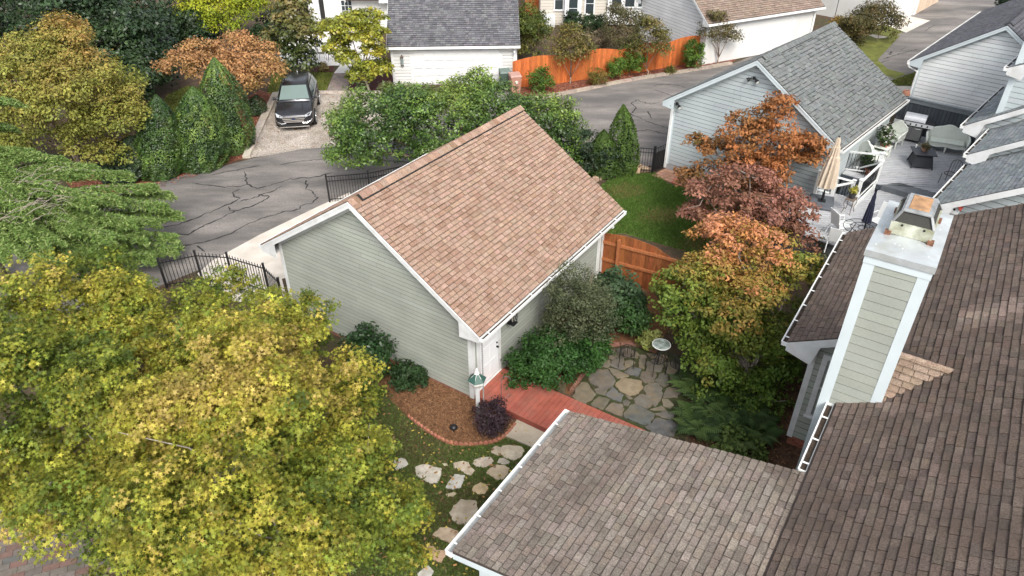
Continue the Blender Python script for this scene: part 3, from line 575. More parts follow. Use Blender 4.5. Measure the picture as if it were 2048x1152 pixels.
def gable(name, label, cat, F, W, H, L, e, og, oe, wm, tm, sm, pal, ex=.16, nobj=0, back=True, front_siding=True, gable_siding=True, vent=True, ex_sh=.138, wid=(.16, .21, .27), sh_rows=None, hang=8, gut_f=True, gut_b=True, found=None, fz=0.0, back_sh=True, far_gable=False, thick=.018, band=(.42, .62), bandp=1.0):
    s = H/W; Ww = W-oe; zr = e+H; zw = zr-s*Ww-.13
    t = thing(name, label, cat, F(L/2, 0, 0))
    core = [F(og+.003, -Ww+.003, 0), F(og+.003, Ww-.003, 0), F(og+.003, Ww-.003, zw), F(og+.003, 0, zr-.16), F(og+.003, -Ww+.003, zw)]
    MB().prism(core, F.U*(L-2*og-.006)).build('wall', M_shade_sheath if (gable_siding or front_siding) else wm, t)
    if found: 
        MB().fbox(F, og-.012, L-og+.012, -Ww-.012, Ww+.012, -.05, fz).build('foundation', found, t)
    if gable_siding: lap_siding(t, F(og, 0, 0), F.V, -F.U, [(-Ww, fz), (Ww, fz), (Ww, zw), (0, zr-.15), (-Ww, zw)], ex, wm)
    if front_siding: lap_siding(t, F(0, -Ww, 0), F.U, -F.V, [(og, fz), (L-og, fz), (L-og, zw), (og, zw)], ex, wm)
    for uu, vv in ((og, -Ww), (og, Ww), (L-og, -Ww)):
        du = -1 if uu == og else 1; dv = -1 if vv < 0 else 1; mb = MB()
        mb.fbox(F, *sorted((uu+du*.032, uu-du*.10)), *sorted((vv+dv*.034, vv+dv*.002)), fz-.04, zw-.03)
        mb.fbox(F, *sorted((uu+du*.034, uu+du*.002)), *sorted((vv+dv*.0345, vv-dv*.10)), fz-.04, zw-.03)
        mb.build('corner_board', tm, t)
    # roof decks
    for sg in (-1, 1):
        if sg == 1 and not back: continue
        mb = MB(); mb.hexa([F(.01, sg*W, e-.035), F(L-.01, sg*W, e-.035), F(L-.01, 0, zr-.035), F(.01, 0, zr-.035), F(.01, sg*W, e), F(L-.01, sg*W, e), F(L-.01, 0, zr), F(.01, 0, zr)])
        rf = mb.build('roof', M_felt, t)
        if sg == -1: shingle_field(rf, F(0, -W, e), F.U, F.V+ZV*s, L, math.hypot(W, H), sm, pal, ex=ex_sh, wid=wid, nobj=nobj, rows=sh_rows, thick=thick, band=band, bandp=bandp); R0 = rf
        elif back_sh: shingle_field(rf, F(0, W, e), F.U, -F.V+ZV*s, L, math.hypot(W, H), sm, pal, ex=ex_sh, wid=wid)
        # rake boards, frieze, soffit
        for (ua, ub) in ((0.0, 1), (L, -1)):
            if ua == L and not far_gable: 
                mb = MB(); mb.hexa([F(L-.03, sg*W, e-.2), F(L, sg*W, e-.2), F(L, 0, zr-.2), F(L-.03, 0, zr-.2), F(L-.03, sg*W, e-.037), F(L, sg*W, e-.037), F(L, 0, zr-.037), F(L-.03, 0, zr-.037)]); mb.build('rake_board', tm, t); continue
            mb = MB()
            mb.hexa([F(ua, sg*W, e-.2), F(ua+ub*.028, sg*W, e-.2), F(ua+ub*.028, sg*.001, zr-.2), F(ua, sg*.001, zr-.2), F(ua, sg*W, e-.012), F(ua+ub*.028, sg*W, e-.012), F(ua+ub*.028, sg*.001, zr-.012), F(ua, sg*.001, zr-.012)])
            mb.hexa([F(ua-ub*.014, sg*W, e-.075), F(ua-ub*.001, sg*W, e-.075), F(ua-ub*.001, sg*.001, zr-.075), F(ua-ub*.014, sg*.001, zr-.075), F(ua-ub*.014, sg*W, e-.014), F(ua-ub*.001, sg*W, e-.014), F(ua-ub*.001, sg*.001, zr-.014), F(ua-ub*.014, sg*.001, zr-.014)])
            mb.build('rake_board', tm, t)
            og2 = og if ub > 0 else L-og
            mb = MB(); mb.hexa([F(ua+ub*.03, sg*W, e-.15), F(og2, sg*W, e-.15), F(og2, sg*.001, zr-.15), F(ua+ub*.03, sg*.001, zr-.15), F(ua+ub*.03, sg*W, e-.135), F(og2, sg*W, e-.135), F(og2, sg*.001, zr-.135), F(ua+ub*.03, sg*.001, zr-.135)]); mb.build('soffit', tm, t)
            zf = zr-s*Ww
            mb = MB(); mb.hexa([F(og2-ub*.036, sg*Ww, zf-.30), F(og2, sg*Ww, zf-.30), F(og2, sg*.001, zr-.30), F(og2-ub*.036, sg*.001, zr-.30), F(og2-ub*.036, sg*Ww, zf-.152), F(og2, sg*Ww, zf-.152), F(og2, sg*.001, zr-.152), F(og2-ub*.036, sg*.001, zr-.152)]); mb.build('frieze_board', tm, t)
            # cornice return
            mb = MB(); mb.prism([F(ua+ub*.002, sg*W, e-.05), F(ua+ub*.002, sg*W, e-.2), F(ua+ub*.002, sg*(Ww-.14), e-.2-.06), F(ua+ub*.002, sg*(Ww-.14), zr-s*(Ww-.14)-.16)], F.U*ub*.024); mb.build('cornice_return', tm, t)
        MB().fbox(F, .03, L-.03, *sorted((sg*(W-.002), sg*(W-.03))), e-.2, e-.037).build('fascia', tm, t)
        MB().fbox(F, .03, L-.03, *sorted((sg*(W-.031), sg*(Ww+.036))), e-.225, e-.205).build('eave_soffit', tm, t)
    if gut_f: gutter(t, F, 0, L, -W-.001, -1, e-.03, hang=hang)
    if gut_b and back: gutter(t, F, 0, L, W+.001, 1, e-.03, hang=hang)
    ridge_caps(R0, F, 0, L, zr, s, sm, pal, vent=vent)
    return t, zw, Ww, zr, s
def window(parent, P0, X, N, w_, h_, fm, rows=2, cols=1, fw=.09, glassm=None, blinds=False):
    P0 = Vector(P0)
    def q(x, y, d): return P0+X*x+ZV*y+N*d
    def bx(mb, x0, x1, y0, y1, d0, d1, c=(1, 1, 1)): return mb.hexa([q(x0, y0, d0), q(x1, y0, d0), q(x1, y0, d1), q(x0, y0, d1), q(x0, y1, d0), q(x1, y1, d0), q(x1, y1, d1), q(x0, y1, d1)], c)
    mb = MB(); bx(mb, 0, fw, 0, h_, .005, .06); bx(mb, w_-fw, w_, 0, h_, .005, .06); bx(mb, fw+.0005, w_-fw-.0005, h_-fw, h_, .005, .058); bx(mb, -.03, w_+.03, -.05, 0, .005, .085); bx(mb, fw+.0005, w_-fw-.0005, 0, fw*.6, .005, .057)
    wn = mb.build('window', fm, parent)
    iw = (w_-2*fw)/cols; ih = (h_-1.6*fw)/rows
    for c in range(cols):
        for r_ in range(rows):
            x0 = fw+c*iw; y0 = fw*.6+r_*ih; mb = MB(); bx(mb, x0+.012, x0+iw-.012, y0+.012, y0+ih-.012, .012, .018); mb.build('pane', glassm or M_glass, wn)
            if blinds:
                for k in range(int(ih/.055)):
                    mb = MB(); bx(mb, x0+.014, x0+iw-.014, y0+.014+k*.055, y0+.014+k*.055+.034, .019, .024, (.3, .34, .36)); mb.build('blind_slat', mat('blind', None, rough=.5, var=.1), wn)
    mb = MB()
    for r_ in range(1, rows): bx(mb, fw, w_-fw, fw*.6+r_*ih-.016, fw*.6+r_*ih+.016, .01, .04)
    for c in range(1, cols): bx(mb, fw+c*iw-.016, fw+c*iw+.016, fw*.6, h_-fw, .01, .041)
    if mb.v: mb.build('sash_bar', fm, wn)
    return wn
M_glass = glass('window_glass', (.035, .045, .05)); M_glassl = glass('pale_glass', (.16, .20, .20), .1)
M_black = mat('black_metal', (.012, .012, .013), rough=.45, var=.1, spec=.4)
M_door = mat('door_white', (.72, .73, .74), rough=.4, var=.02)

# ---- the sage green garage
FG = Frame(-4.22, 16.45, R(56.5))
garage, zw, Ww, zr, s_g = gable('green_garage', 'sage green garage with tan shingle roof and white trim', 'garage', FG, 4.07, 2.646, 8.12, 2.65, .32, .5, M_green, M_trim, M_sh_tan, PAL_TAN, ex=.138, nobj=300, found=mat('red_brick_base', (.22, .10, .07), rough=.9, var=.3, scale=9, bump=.5), fz=.12)
# side door, facing -V
vd = -Ww
door = MB().fbox(FG, .62, 1.46, vd-.05, vd-.001, .30, 2.32).build('door', M_door, garage)
for k in range(3):
    for j in range(2): MB().fbox(FG, .70+j*.36, .70+j*.36+.3, vd-.058, vd-.052, .45+k*.6, .45+k*.6+.48).build('door_panel', M_door, door)
mb = MB(); mb.tube([FG(1.40, vd-.05, 1.22), FG(1.40, vd-.12, 1.22)], .03, 8); mb.tube([FG(1.40, vd-.05, 1.36), FG(1.40, vd-.08, 1.36)], .025, 8); mb.build('knob', M_black, door)
mb = MB(); mb.fbox(FG, .50, .615, vd-.06, vd-.001, .26, 2.38); mb.fbox(FG, 1.465, 1.60, vd-.06, vd-.001, .26, 2.38); mb.fbox(FG, .6155, 1.4645, vd-.058, vd-.001, 2.325, 2.38); mb.fbox(FG, .5, 1.6, vd-.09, vd-.002, .2, .258); mb.build('door_frame', M_trim, garage)
# downspout at far corner, rain chain at near corner
mb = MB(); mb.fbox(FG, 7.35, 7.43, vd-.12, vd-.04, .1, 2.3); mb.fbox(FG, 7.35, 7.43, vd-.55, vd-.04, 2.3, 2.38); mb.build('downspout', M_gut, garage)
mb = MB()
for k in range(38): mb.lathe(FG(.03, -4.07-.06, 2.5-k*.062), [(.004, .03), (.02, .022), (.024, 0), (.008, -.028)], 6)
mb.build('rain_chain', mat('chain_metal', (.33, .34, .33), rough=.5, metal=.6, var=.1), garage)
# white vehicle door edge on the left side of the garage (open garage door trim)
mb = MB(); mb.fbox(FG, .45, 4.9, Ww+.005, Ww+.05, .1, 2.25); mb.build('garage_door', M_door, garage)
# wall lantern
Pl = FG(1.93, vd-.03, 1.98)
lan = thing('wall_lantern', 'black cage wall lantern by the garage side door', 'lantern', Pl)
FL = Frame(Pl.x, Pl.y, FG.yaw); mb = MB(); mb.fbox(FL, -.06, .06, -.03, 0, -.16, .16); mb.fbox(FL, -.02, .02, -.1, -.03, .1, .14)
for a in (-1, 1):
    for b in (-1, 1): mb.fbox(FL, a*.09-.009, a*.09+.009, -.2+b*.09-.009, -.2+b*.09+.009, -.2, .17)
mb.fbox(FL, -.11, .11, -.31, -.09, -.22, -.2); mb.fbox(FL, -.11, .11, -.31, -.09, .17, .19); mb.prism([FL(-.11, -.31, .19), FL(.11, -.31, .19), FL(.11, -.09, .19), FL(-.11, -.09, .19)], ZV*.02)
for sg in (-1, 1):
    mb.beam(FL(-.09, -.29, -.19*sg), FL(.09, -.29, .17*sg), .014, .014); mb.beam(FL(-.095, -.29, -.19*sg), FL(-.095, -.11, .17*sg), .014, .014)
mb.lathe(FL(0, -.2, .21), [(.09, 0), (.04, .06), (.012, .1)], 8); 
for v_ in range(len(mb.v)): mb.v[v_] = tuple(Vector(mb.v[v_])+ZV*Pl.z)
mb.build('cage', M_black, lan)
mb = MB(); mb.lathe(FL(0, -.2, Pl.z-.15), [(.03, 0), (.03, .16), (.008, .2)], 10); mb.build('candle_tube', mat('frosted', (.5, .47, .4), rough=.4, var=0), lan)

# ---- the house in front
HS = .54; VC, ZC = -10.7, 3.3
def zb(v): return ZC+HS*(VC-v)
house = thing('house', 'grey green house with brown shingle roofs and tall siding chimney', 'house', FG(0, -15, 0))
MB().fbox(FG, -9, 9, -20, -12.5, 0, 3.9).build('wall', M_green, house)
uCw = 3.52
mb = MB(); mb.prism([FG(uCw+.003, -11.27, .3), FG(uCw+.003, -12.6, .3), FG(uCw+.003, -12.6, zb(-12.6)-.16), FG(uCw+.003, -11.27, zb(-11.27)-.16)], FG.U*5.3); mb.build('wing_wall', M_shade_sheath, house)
MB().fbox(FG, uCw+.02, 8.8, -12.6, -11.29, -.05, .3).build('foundation', mat('mortar', (.25, .2, .17), rough=.95), house)
lap_siding(house, FG(uCw, 0, 0), FG.V, -FG.U, [(-12.75, .3), (-11.27, .3), (-11.27, zb(-11.27)-.16), (-12.75, zb(-12.75)-.16)], .19, M_green)
for i in range(4):
    for j in range(7):
        x0 = -11.27-(j+1)*.21+(.1 if i % 2 else 0); MB().fbox(FG, uCw-.01, uCw+.05, max(x0+.006, -12.75), min(x0+.204, -11.28), .005+i*.073, .005+i*.073+.064, jit((.30, .11, .07), .2, .05)).build('brick', M_brick, house)
MB().fbox(FG, uCw-.036, uCw+.1, -11.37, -11.235, .27, zb(-11.27)-.2).build('corner_board', M_trim, house)
# main roof slab and shingles
cosb = 1/math.hypot(1, HS)
def slab(u0, u1, v0, v1, zf, th=.05):
    return MB().hexa([FG(u0, v0, zf(v0)-th), FG(u1, v0, zf(v0)-th), FG(u1, v1, zf(v1)-th), FG(u0, v1, zf(v1)-th), FG(u0, v0, zf(v0)), FG(u1, v0, zf(v0)), FG(u1, v1, zf(v1)), FG(u0, v1, zf(v1))])
mr = slab(-9, .69, -20, -12.16, zb); m2 = slab(.69, 3.18, -20, -12.88, zb); m3 = slab(3.18, 9.35, -20, VC, zb)
for q_ in (m2, m3): mr.add(q_.v, q_.f)
roofB = mr.build('main_roof', M_felt, house)
def rowsB(t):
    v = VC-t*cosb
    if v > -12.16: return [(3.18, 9.33)]
    if v > -12.88: return [(-6.2, .69), (2.75, 9.33)]
    return [(-6.2, 9.33)]
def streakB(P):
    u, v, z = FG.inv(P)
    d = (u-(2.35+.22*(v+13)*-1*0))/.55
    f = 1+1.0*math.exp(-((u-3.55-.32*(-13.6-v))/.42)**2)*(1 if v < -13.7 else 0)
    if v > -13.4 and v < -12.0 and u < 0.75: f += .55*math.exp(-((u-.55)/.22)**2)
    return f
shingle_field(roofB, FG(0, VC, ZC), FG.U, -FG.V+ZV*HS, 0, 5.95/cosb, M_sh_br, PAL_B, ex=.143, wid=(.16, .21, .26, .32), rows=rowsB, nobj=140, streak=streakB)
# porch roof
SA = .218; VA, ZA = -7.48, 3.05
def za(v): return ZA+SA*(VA-v)
roofA = slab(-5.53, -1.40, -12.2, VA, za).build('porch_roof', M_felt, house)
shingle_field(roofA, FG(0, VA, ZA), FG.U, -FG.V+ZV*SA, 0, 4.72*math.hypot(1, SA), M_sh_br, PAL_A, ex=.143, wid=(.15, .2, .25, .31), rows=lambda t: [(-5.53, -1.40)], nobj=160)
gutter(house, FG, -5.56, -1.38, VA+.002, 1, ZA-.02, hang=6, debris=False, w_=.13, h_=.12)
MB().fbox(FG, -5.53, -1.41, VA+.016, VA+.118, ZA-.125, ZA-.095).build('gutter_trough', mat('trough_grey', (.30, .32, .33), rough=.4, var=.25, scale=4, dirt_reflect=(.15, .13, .11), dscale=4, damt=.7), house)
for (ua, ub) in ((-5.53, 1), (-1.40, -1)):
    mb = MB(); mb.hexa([FG(ua-.001*ub, -12.1, za(-12.1)-.2), FG(ua+ub*.03, -12.1, za(-12.1)-.2), FG(ua+ub*.03, VA, za(VA)-.2), FG(ua-.001*ub, VA, za(VA)-.2), FG(ua-.001*ub, -12.1, za(-12.1)-.052), FG(ua+ub*.03, -12.1, za(-12.1)-.052), FG(ua+ub*.03, VA, za(VA)-.052), FG(ua-.001*ub, VA, za(VA)-.052)]); mb.build('rake_board', M_trimb, house)
MB().fbox(FG, -5.5, -1.43, VA-.03, VA-.001, ZA-.2, ZA-.055).build('fascia', M_trim, house)
MB().fbox(FG, -5.3, -1.6, VA-.5, VA-.36, ZA-.36, ZA-.1).build('porch_beam', M_trimb, house)
for uu in (-5.15, -1.8): MB().fbox(FG, uu-.09, uu+.09, VA-.52, VA-.34, 0, ZA-.362).build('porch_post', M_trimb, house, bevel=.008)
mb = MB(); mb.prism([FG(-5.3, VA-.36, ZA-.12), FG(-5.3, VA-.36, ZA-.5), FG(-5.3, -12.1, ZA-.5), FG(-5.3, -12.1, za(-12.1)-.1)], FG.U*.06); mb.build('porch_gable', M_trimb, house)
# eave gutters and fascia of main roof
gutter(house, FG, -1.36, .68, -12.158, 1, zb(-12.16)-.02, hang=3, w_=.13)
MB().fbox(FG, -1.38, .69, -12.2, -12.162, zb(-12.16)-.2, zb(-12.16)-.055).build('fascia', M_trim, house)
gutter(house, FG, 3.18, 9.33, VC+.002, 1, ZC-.02, hang=8)
MB().fbox(FG, 3.2, 9.3, VC-.03, VC-.001, ZC-.2, ZC-.055).build('fascia', M_trim, house)
mb = MB(); mb.hexa([FG(3.179, -12.88, zb(-12.88)-.24), FG(3.21, -12.88, zb(-12.88)-.24), FG(3.21, VC, ZC-.24), FG(3.179, VC, ZC-.24), FG(3.179, -12.88, zb(-12.88)-.012), FG(3.21, -12.88, zb(-12.88)-.012), FG(3.21, VC, ZC-.012), FG(3.179, VC, ZC-.012)]); mb.build('rake_board', M_trim, house)
mb = MB(); mb.prism([FG(3.181, VC, ZC-.05), FG(3.181, VC, ZC-.24), FG(3.181, -11.3, ZC-.42), FG(3.181, -11.42, zb(-11.42)-.24)], FG.U*.026); mb.build('cornice_return', M_trim, house)
mb = MB(); mb.hexa([FG(3.212, -12.88, zb(-12.88)-.19), FG(uCw, -12.88, zb(-12.88)-.19), FG(uCw, VC-.03, ZC-.19), FG(3.212, VC-.03, ZC-.19), FG(3.212, -12.88, zb(-12.88)-.17), FG(uCw, -12.88, zb(-12.88)-.17), FG(uCw, VC-.03, ZC-.17), FG(3.212, VC-.03, ZC-.17)]); mb.build('soffit', M_trim, house)
# bay window
pb = ONP(1610.8, 827, FG(uCw, 0, 0), FG.U); pt_ = ONP(1650, 707, FG(uCw, 0, 0), FG.U)
_, vw, zwb = FG.inv(pb); _, _, zwt = FG.inv(pt_)
window(house, FG(uCw, vw-.95, zwb), FG.V, -FG.U, .95, zwt-zwb, M_trim, rows=2, cols=1, fw=.12, blinds=True)
# chimney
u0c, u1c, v0c, v1c, zt = .70, 2.72, -12.87, -11.90, 7.42
chim = MB().fbox(FG, u0c+.003, u1c-.003, v0c+.003, v1c-.003, 0, zt).build('chimney', M_shade_sheath, house)
lap_siding(chim, FG(u0c, 0, 0), FG.V, -FG.U, [(v0c+.13, .3), (v1c-.13, .3), (v1c-.13, zt-.1), (v0c+.13, zt-.1)], .195, M_green, gap=.010)
lap_siding(chim, FG(0, v1c, 0), FG.U, FG.V, [(u0c+.1, .3), (u1c-.1, .3), (u1c-.1, zt-.1), (u0c+.1, zt-.1)], .195, M_green)
for uu, vv, du, dv in ((u0c, v0c, -1, -1), (u0c, v1c, -1, 1), (u1c, v1c, 1, 1), (u1c, v0c, 1, -1)):
    mb = MB(); mb.fbox(FG, *sorted((uu+du*.035, uu+du*.001)), *sorted((vv+dv*.036, vv-dv*.15)), .2, zt-.1); mb.fbox(FG, *sorted((uu+du*.034, uu-du*.12)), *sorted((vv+dv*.035, vv+dv*.001)), .2, zt-.1); mb.build('corner_board', M_trimb, chim)
mb = MB(); mb.fbox(FG, u0c-.045, u1c+.045, v0c-.045, v1c+.045, zt-.16, zt-.02); mb.build('cap_frieze', M_trimb, chim)
M_galv = mat('galvanised', (.47, .50, .51), rough=.35, metal=.35, var=.14, scale=2.5, dirt_reflect=(.33, .33, .28), dscale=2.2, damt=.6, thr=.56, bump=.1, bscale=8)
mb = MB(); mb.fbox(FG, u0c-.065, u1c+.065, v0c-.065, v1c+.065, zt-.02, zt+.10); cu, cv_ = (u0c+u1c)/2, (v0c+v1c)/2
mb.hexa([FG(u0c-.065, v0c-.065, zt+.101), FG(u1c+.065, v0c-.065, zt+.101), FG(u1c+.065, v1c+.065, zt+.101), FG(u0c-.065, v1c+.065, zt+.101), FG(cu-.3, cv_-.1, zt+.15), FG(cu+.3, cv_-.1, zt+.15), FG(cu+.3, cv_+.1, zt+.15), FG(cu-.3, cv_+.1, zt+.15)]); pan = mb.build('chimney_pan', M_galv, chim)
mb = MB()
for k in range(26):
    uu = random.uniform(u0c, u1c); vv = random.uniform(v0c, v1c); mb.lathe(FG(uu, vv, zt+.10+.05*(1-max(abs(uu-cu)/1.05, abs(vv-cv_)/.5))), [(.016, 0), (.012, .008), (.002, .012)], 6)
mb.build('rivets', mat('pale_rivet', (.8, .8, .78), rough=.5), pan)
# flue cover: mossy metal band, dark mesh, rusty lid
c0, c1, w0, w1, zc0 = cu-.36, cu+.58, cv_-.34, cv_+.34, zt+.15
M_mossm = mat('mossy_metal', (.45, .46, .38), rough=.6, metal=.2, var=.3, scale=5, dirt_reflect=(.22, .22, .13), dscale=3.5, damt=.8, thr=.5)
M_rust = mat('rusty_lid', (.34, .195, .10), rough=.85, var=.35, scale=6, dirt_reflect=(.15, .10, .07), dscale=5, damt=.8, thr=.58)
cov = thing('flue_cover', 'square metal flue cover with rusty lid on the chimney', 'chimney cap', FG(cu, cv_, zt+.14))
mb = MB()
def hip(z0, z1, i0, i1): 
    return [FG(c0+i0, w0+i0, z0), FG(c1-i0, w0+i0, z0), FG(c1-i0, w1-i0, z0), FG(c0+i0, w1-i0, z0), FG(c0+i1, w0+i1, z1), FG(c1-i1, w0+i1, z1), FG(c1-i1, w1-i1, z1), FG(c0+i1, w1-i1, z1)]
MB().hexa(hip(zc0, zc0+.23, 0, 0)).build('band', M_mossm, cov)
MB().hexa(hip(zc0+.232, zc0+.42, .03, .13)).build('mesh_screen', mat('dark_mesh', (.035, .034, .03), rough=.7, var=.5, scale=90), cov)
mb = MB(); H8 = hip(zc0+.232, zc0+.425, .015, .115)
for k in range(4): mb.beam(H8[k], H8[k+4], .05, .012); mb.beam(H8[k+4], H8[(k+1) % 4+4], .05, .012)
mb.build('corner_bar', mat('dull_steel', (.3, .31, .31), rough=.5, metal=.4, var=.3), cov)
MB().hexa(hip(zc0+.432, zc0+.46, .11, .12)).build('lid_rim', MATS['dull_steel'], cov); MB().hexa(hip(zc0+.461, zc0+.475, .18, .19)).build('lid', M_rust, cov)
for a, b in ((c0, w0), (c0, w1), (c1, w0), (c1, w1)): MB().fbox(FG, a-.04, a+.05, b-.05, b+.05, zc0-.03, zc0+.05).build('foot', mat('brown_rust', (.17, .08, .05), rough=.9, var=.4, scale=15), cov)
mb = MB()
for b in (.15, .5): mb.tube([FG(c0-.012, w0+b, zc0+.2), FG(c0+.002, w0+b, zc0+.2)], .02, 8)
mb.build('bolt', M_black, cov)
# cricket behind the chimney
zk = zb(v0c); hk = .52; ck = MB(); run = hk/HS
ck.add([FG(u0c-.02, v0c, zk+.004), FG(u1c+.02, v0c, zk+.004), FG(cu, v0c, zk+hk), FG(cu, v0c-run, zk+hk+.004)], [(0, 2, 3), (1, 3, 2), (0, 1, 2)])
cricket = ck.build('cricket', M_felt, house)
S_ = (FG.U*(cu-u0c)+ZV*hk); Ls = S_.length
shingle_field(cricket, FG(u0c, v0c, zk+.006), -FG.V, S_, 0, Ls, M_sh_tan, ((.26, .19, .142), (.29, .205, .14), (.24, .175, .135), (.28, .215, .17)), ex=.145, wid=(.2, .26, .33), band=(.6, .8), rows=lambda t: [(0.0, run*t/Ls+.03)], nobj=40, lift=.012)
for k in range(6): MB().hexa([FG(cu-.13, v0c-k*.17, zk+hk-.05), FG(cu+.13, v0c-k*.17, zk+hk-.05), FG(cu+.13, v0c-k*.17-.2, zk+hk-.05), FG(cu-.13, v0c-k*.17-.2, zk+hk-.05), FG(cu-.02, v0c-k*.17, zk+hk+.03), FG(cu+.02, v0c-k*.17, zk+hk+.03), FG(cu+.02, v0c-k*.17-.2, zk+hk+.02), FG(cu-.02, v0c-k*.17-.2, zk+hk+.02)], jit((.30, .225, .175), .1)).build('ridge_shingle', M_sh_tan, cricket)

# ---- grey garage
FN = Frame(9.26, 27.25, R(47.83))
gg, zw2, Ww2, zr2, s2 = gable('grey_garage', 'blue grey garage with grey green shingle roof', 'garage', FN, 3.81, 2.5, 7.29, 3.145, .31, .39, M_greyb, M_trimb, M_sh_gr, PAL_GR, ex=.17, nobj=0, found=mat('grey_block', (.33, .33, .33), rough=.9, var=.1), fz=.32, wid=(.24, .3, .36), gut_b=False, hang=0, back_sh=True, ex_sh=.16, thick=.03, band=(.3, .5), bandp=.55)  # dark bands on random tabs paint in the shadows of the tab cutouts
mb = MB(); mb.fbox(FN, .2, .28, Ww2-.02, Ww2+.07, .1, zw2); mb.build('downspout', M_gut, gg)
def flood(P, nrm, label):
    t = thing('flood_light', label, 'flood light', P); s_ = Vector((-nrm.y, nrm.x, 0)); mb = MB()
    mb.lathe(P+nrm*.02, [(.06, -.05), (.06, .05)], 10); mb.build('mount', M_black, t)
    for sg in (-1, 1):
        d = (s_*sg*.8+nrm*.5-ZV*.6).normalized(); p = P+nrm*.06+s_*sg*.08; mb = MB(); mb.tube([p, p+d*.06, p+d*.1, p+d*.2], [.025, .035, .07, .08], 10); mb.build('lamp_head', M_black, t)
        mb = MB(); mb.tube([p+d*.2, p+d*.21], [.07, .07], 10); mb.build('lens', mat('lamp_lens', (.75, .75, .72), rough=.3, var=0), t)
flood(ONP(1510, 155, FN(.31, 0, 0), FN.U)-FN.U*.04, -FN.U, 'twin black flood light below the grey garage gable peak')
flood(ONP(1357, 206, FN(.31, 0, 0), FN.U)-FN.U*.10, -FN.U, 'twin flood light at the grey garage eave corner')

# ---- white garage with charcoal roof
FW = Frame(-7.2, 44.75, R(2.5))
wg, zw3, Ww3, zr3, s3 = gable('white_garage', 'white garage with charcoal shingle roof and panelled door', 'garage', FW, 3.95, 2.7, 7.5, 2.3, .2, .32, M_whites, M_trim, M_sh_dk, PAL_DK, ex=.19, nobj=0, wid=(.16, .22, .28), hang=0, gut_b=False, back_sh=False, vent=False, ex_sh=.15, found=M_concw, fz=.12)
vf = -Ww3; d0, d1 = 1.33, 6.4
def octo(x0, x1, z0, z1, c): return [(x0, z0), (x1, z0), (x1, z1-c), (x1-c, z1), (x0+c, z1), (x0, z1-c)]
MB().prism([FW(a, vf-.031, b) for a, b in octo(d0-.1, d1+.1, .04, 1.97, .32)], -FW.V*.02).build('door_surround', M_trim, wg)
gd = MB().prism([FW(a, vf-.053, b) for a, b in octo(d0, d1, .04, 1.90, .3)], -FW.V*.01).build('garage_door', mat('garage_door_white', (.60, .60, .585), rough=.4, var=.02), wg)
for r_ in range(4):
    for c_ in range(8):
        x0 = d0+.1+c_*(d1-d0-.14)/8; z0 = .12+r_*.44
        if r_ == 3 and c_ in (0, 7): continue
        MB().fbox(FW, x0, x0+.5, vf-.10, vf-.064, z0, z0+.33).build('door_panel', MATS['garage_door_white'], gd)
mb = MB(); mb.fbox(FW, 7.13, 7.22, vf-.13, vf-.05, .05, 1.9); mb.fbox(FW, 7.13, 7.22, vf-.4, vf-.05, 1.9, 1.98); mb.build('downspout', M_gut, wg)
Pw = FW(.78, vf-.04, 1.45); wl = thing('wall_lantern', 'slim bronze wall lantern on the white garage', 'lantern', Pw); M_bronze = mat('bronze', (.10, .075, .055), rough=.5, metal=.4)
mb = MB(); mb.lathe(Pw-FW.V*.1, [(.05, -.28), (.095, -.26), (.095, -.24), (.06, -.23), (.0601, -.05)], 10); mb.lathe(Pw-FW.V*.1, [(.09, .16), (.1, .2), (.06, .28), (.02, .32)], 10); mb.fbox(FW, .74, .82, vf-.1, vf-.03, 1.5, 1.6); mb.build('body', M_bronze, wl)
mb = MB(); mb.lathe(Pw-FW.V*.1, [(.075, -.23), (.08, .16)], 10); mb.build('glass', M_glassl, wl)

# ---- second white garage with tan roof
F2 = Frame(11.65-.454*3.7+.1, 44.48+.891*3.7, R(27))
g2, zw4, Ww4, zr4, s4 = gable('far_garage', 'white garage with tan shingle roof behind the orange fence', 'garage', F2, 3.7, 2.6, 9.6, 2.6, .3, .35, wallmat('pale_grey_siding', (.60, .60, .60)), M_trim, M_sh_far, PAL_FAR, ex=.19, wid=(.24, .32, .4), hang=0, gut_b=False, back_sh=False, vent=False, ex_sh=.16)
vf = -Ww4; MB().prism([F2(a, vf-.031, b) for a, b in octo(1.3, 7.6, .04, 2.2, .32)], -F2.V*.02).build('door_surround', M_trim, g2)
MB().prism([F2(a, vf-.053, b) for a, b in octo(1.4, 7.5, .04, 2.12, .3)], -F2.V*.01).build('garage_door', MATS['garage_door_white'], g2)
MB().fbox(F2, .31, 9.3, vf-.03, vf-.002, .02, zw4).build('front_cladding', M_whites, g2)
mb = MB(); mb.fbox(F2, 9.1, 9.19, vf-.13, vf-.05, .05, 2.3); mb.build('downspout', M_gut, g2)
Pw = F2(.75, vf-.06, 1.75); wl = thing('wall_lantern', 'small dark lantern on the garage with tan roof', 'lantern', Pw); mb = MB(); mb.lathe(Pw-F2.V*.06, [(.02, -.14), (.07, -.12), (.08, .08), (.03, .14)], 8); mb.build('body', M_bronze, wl)

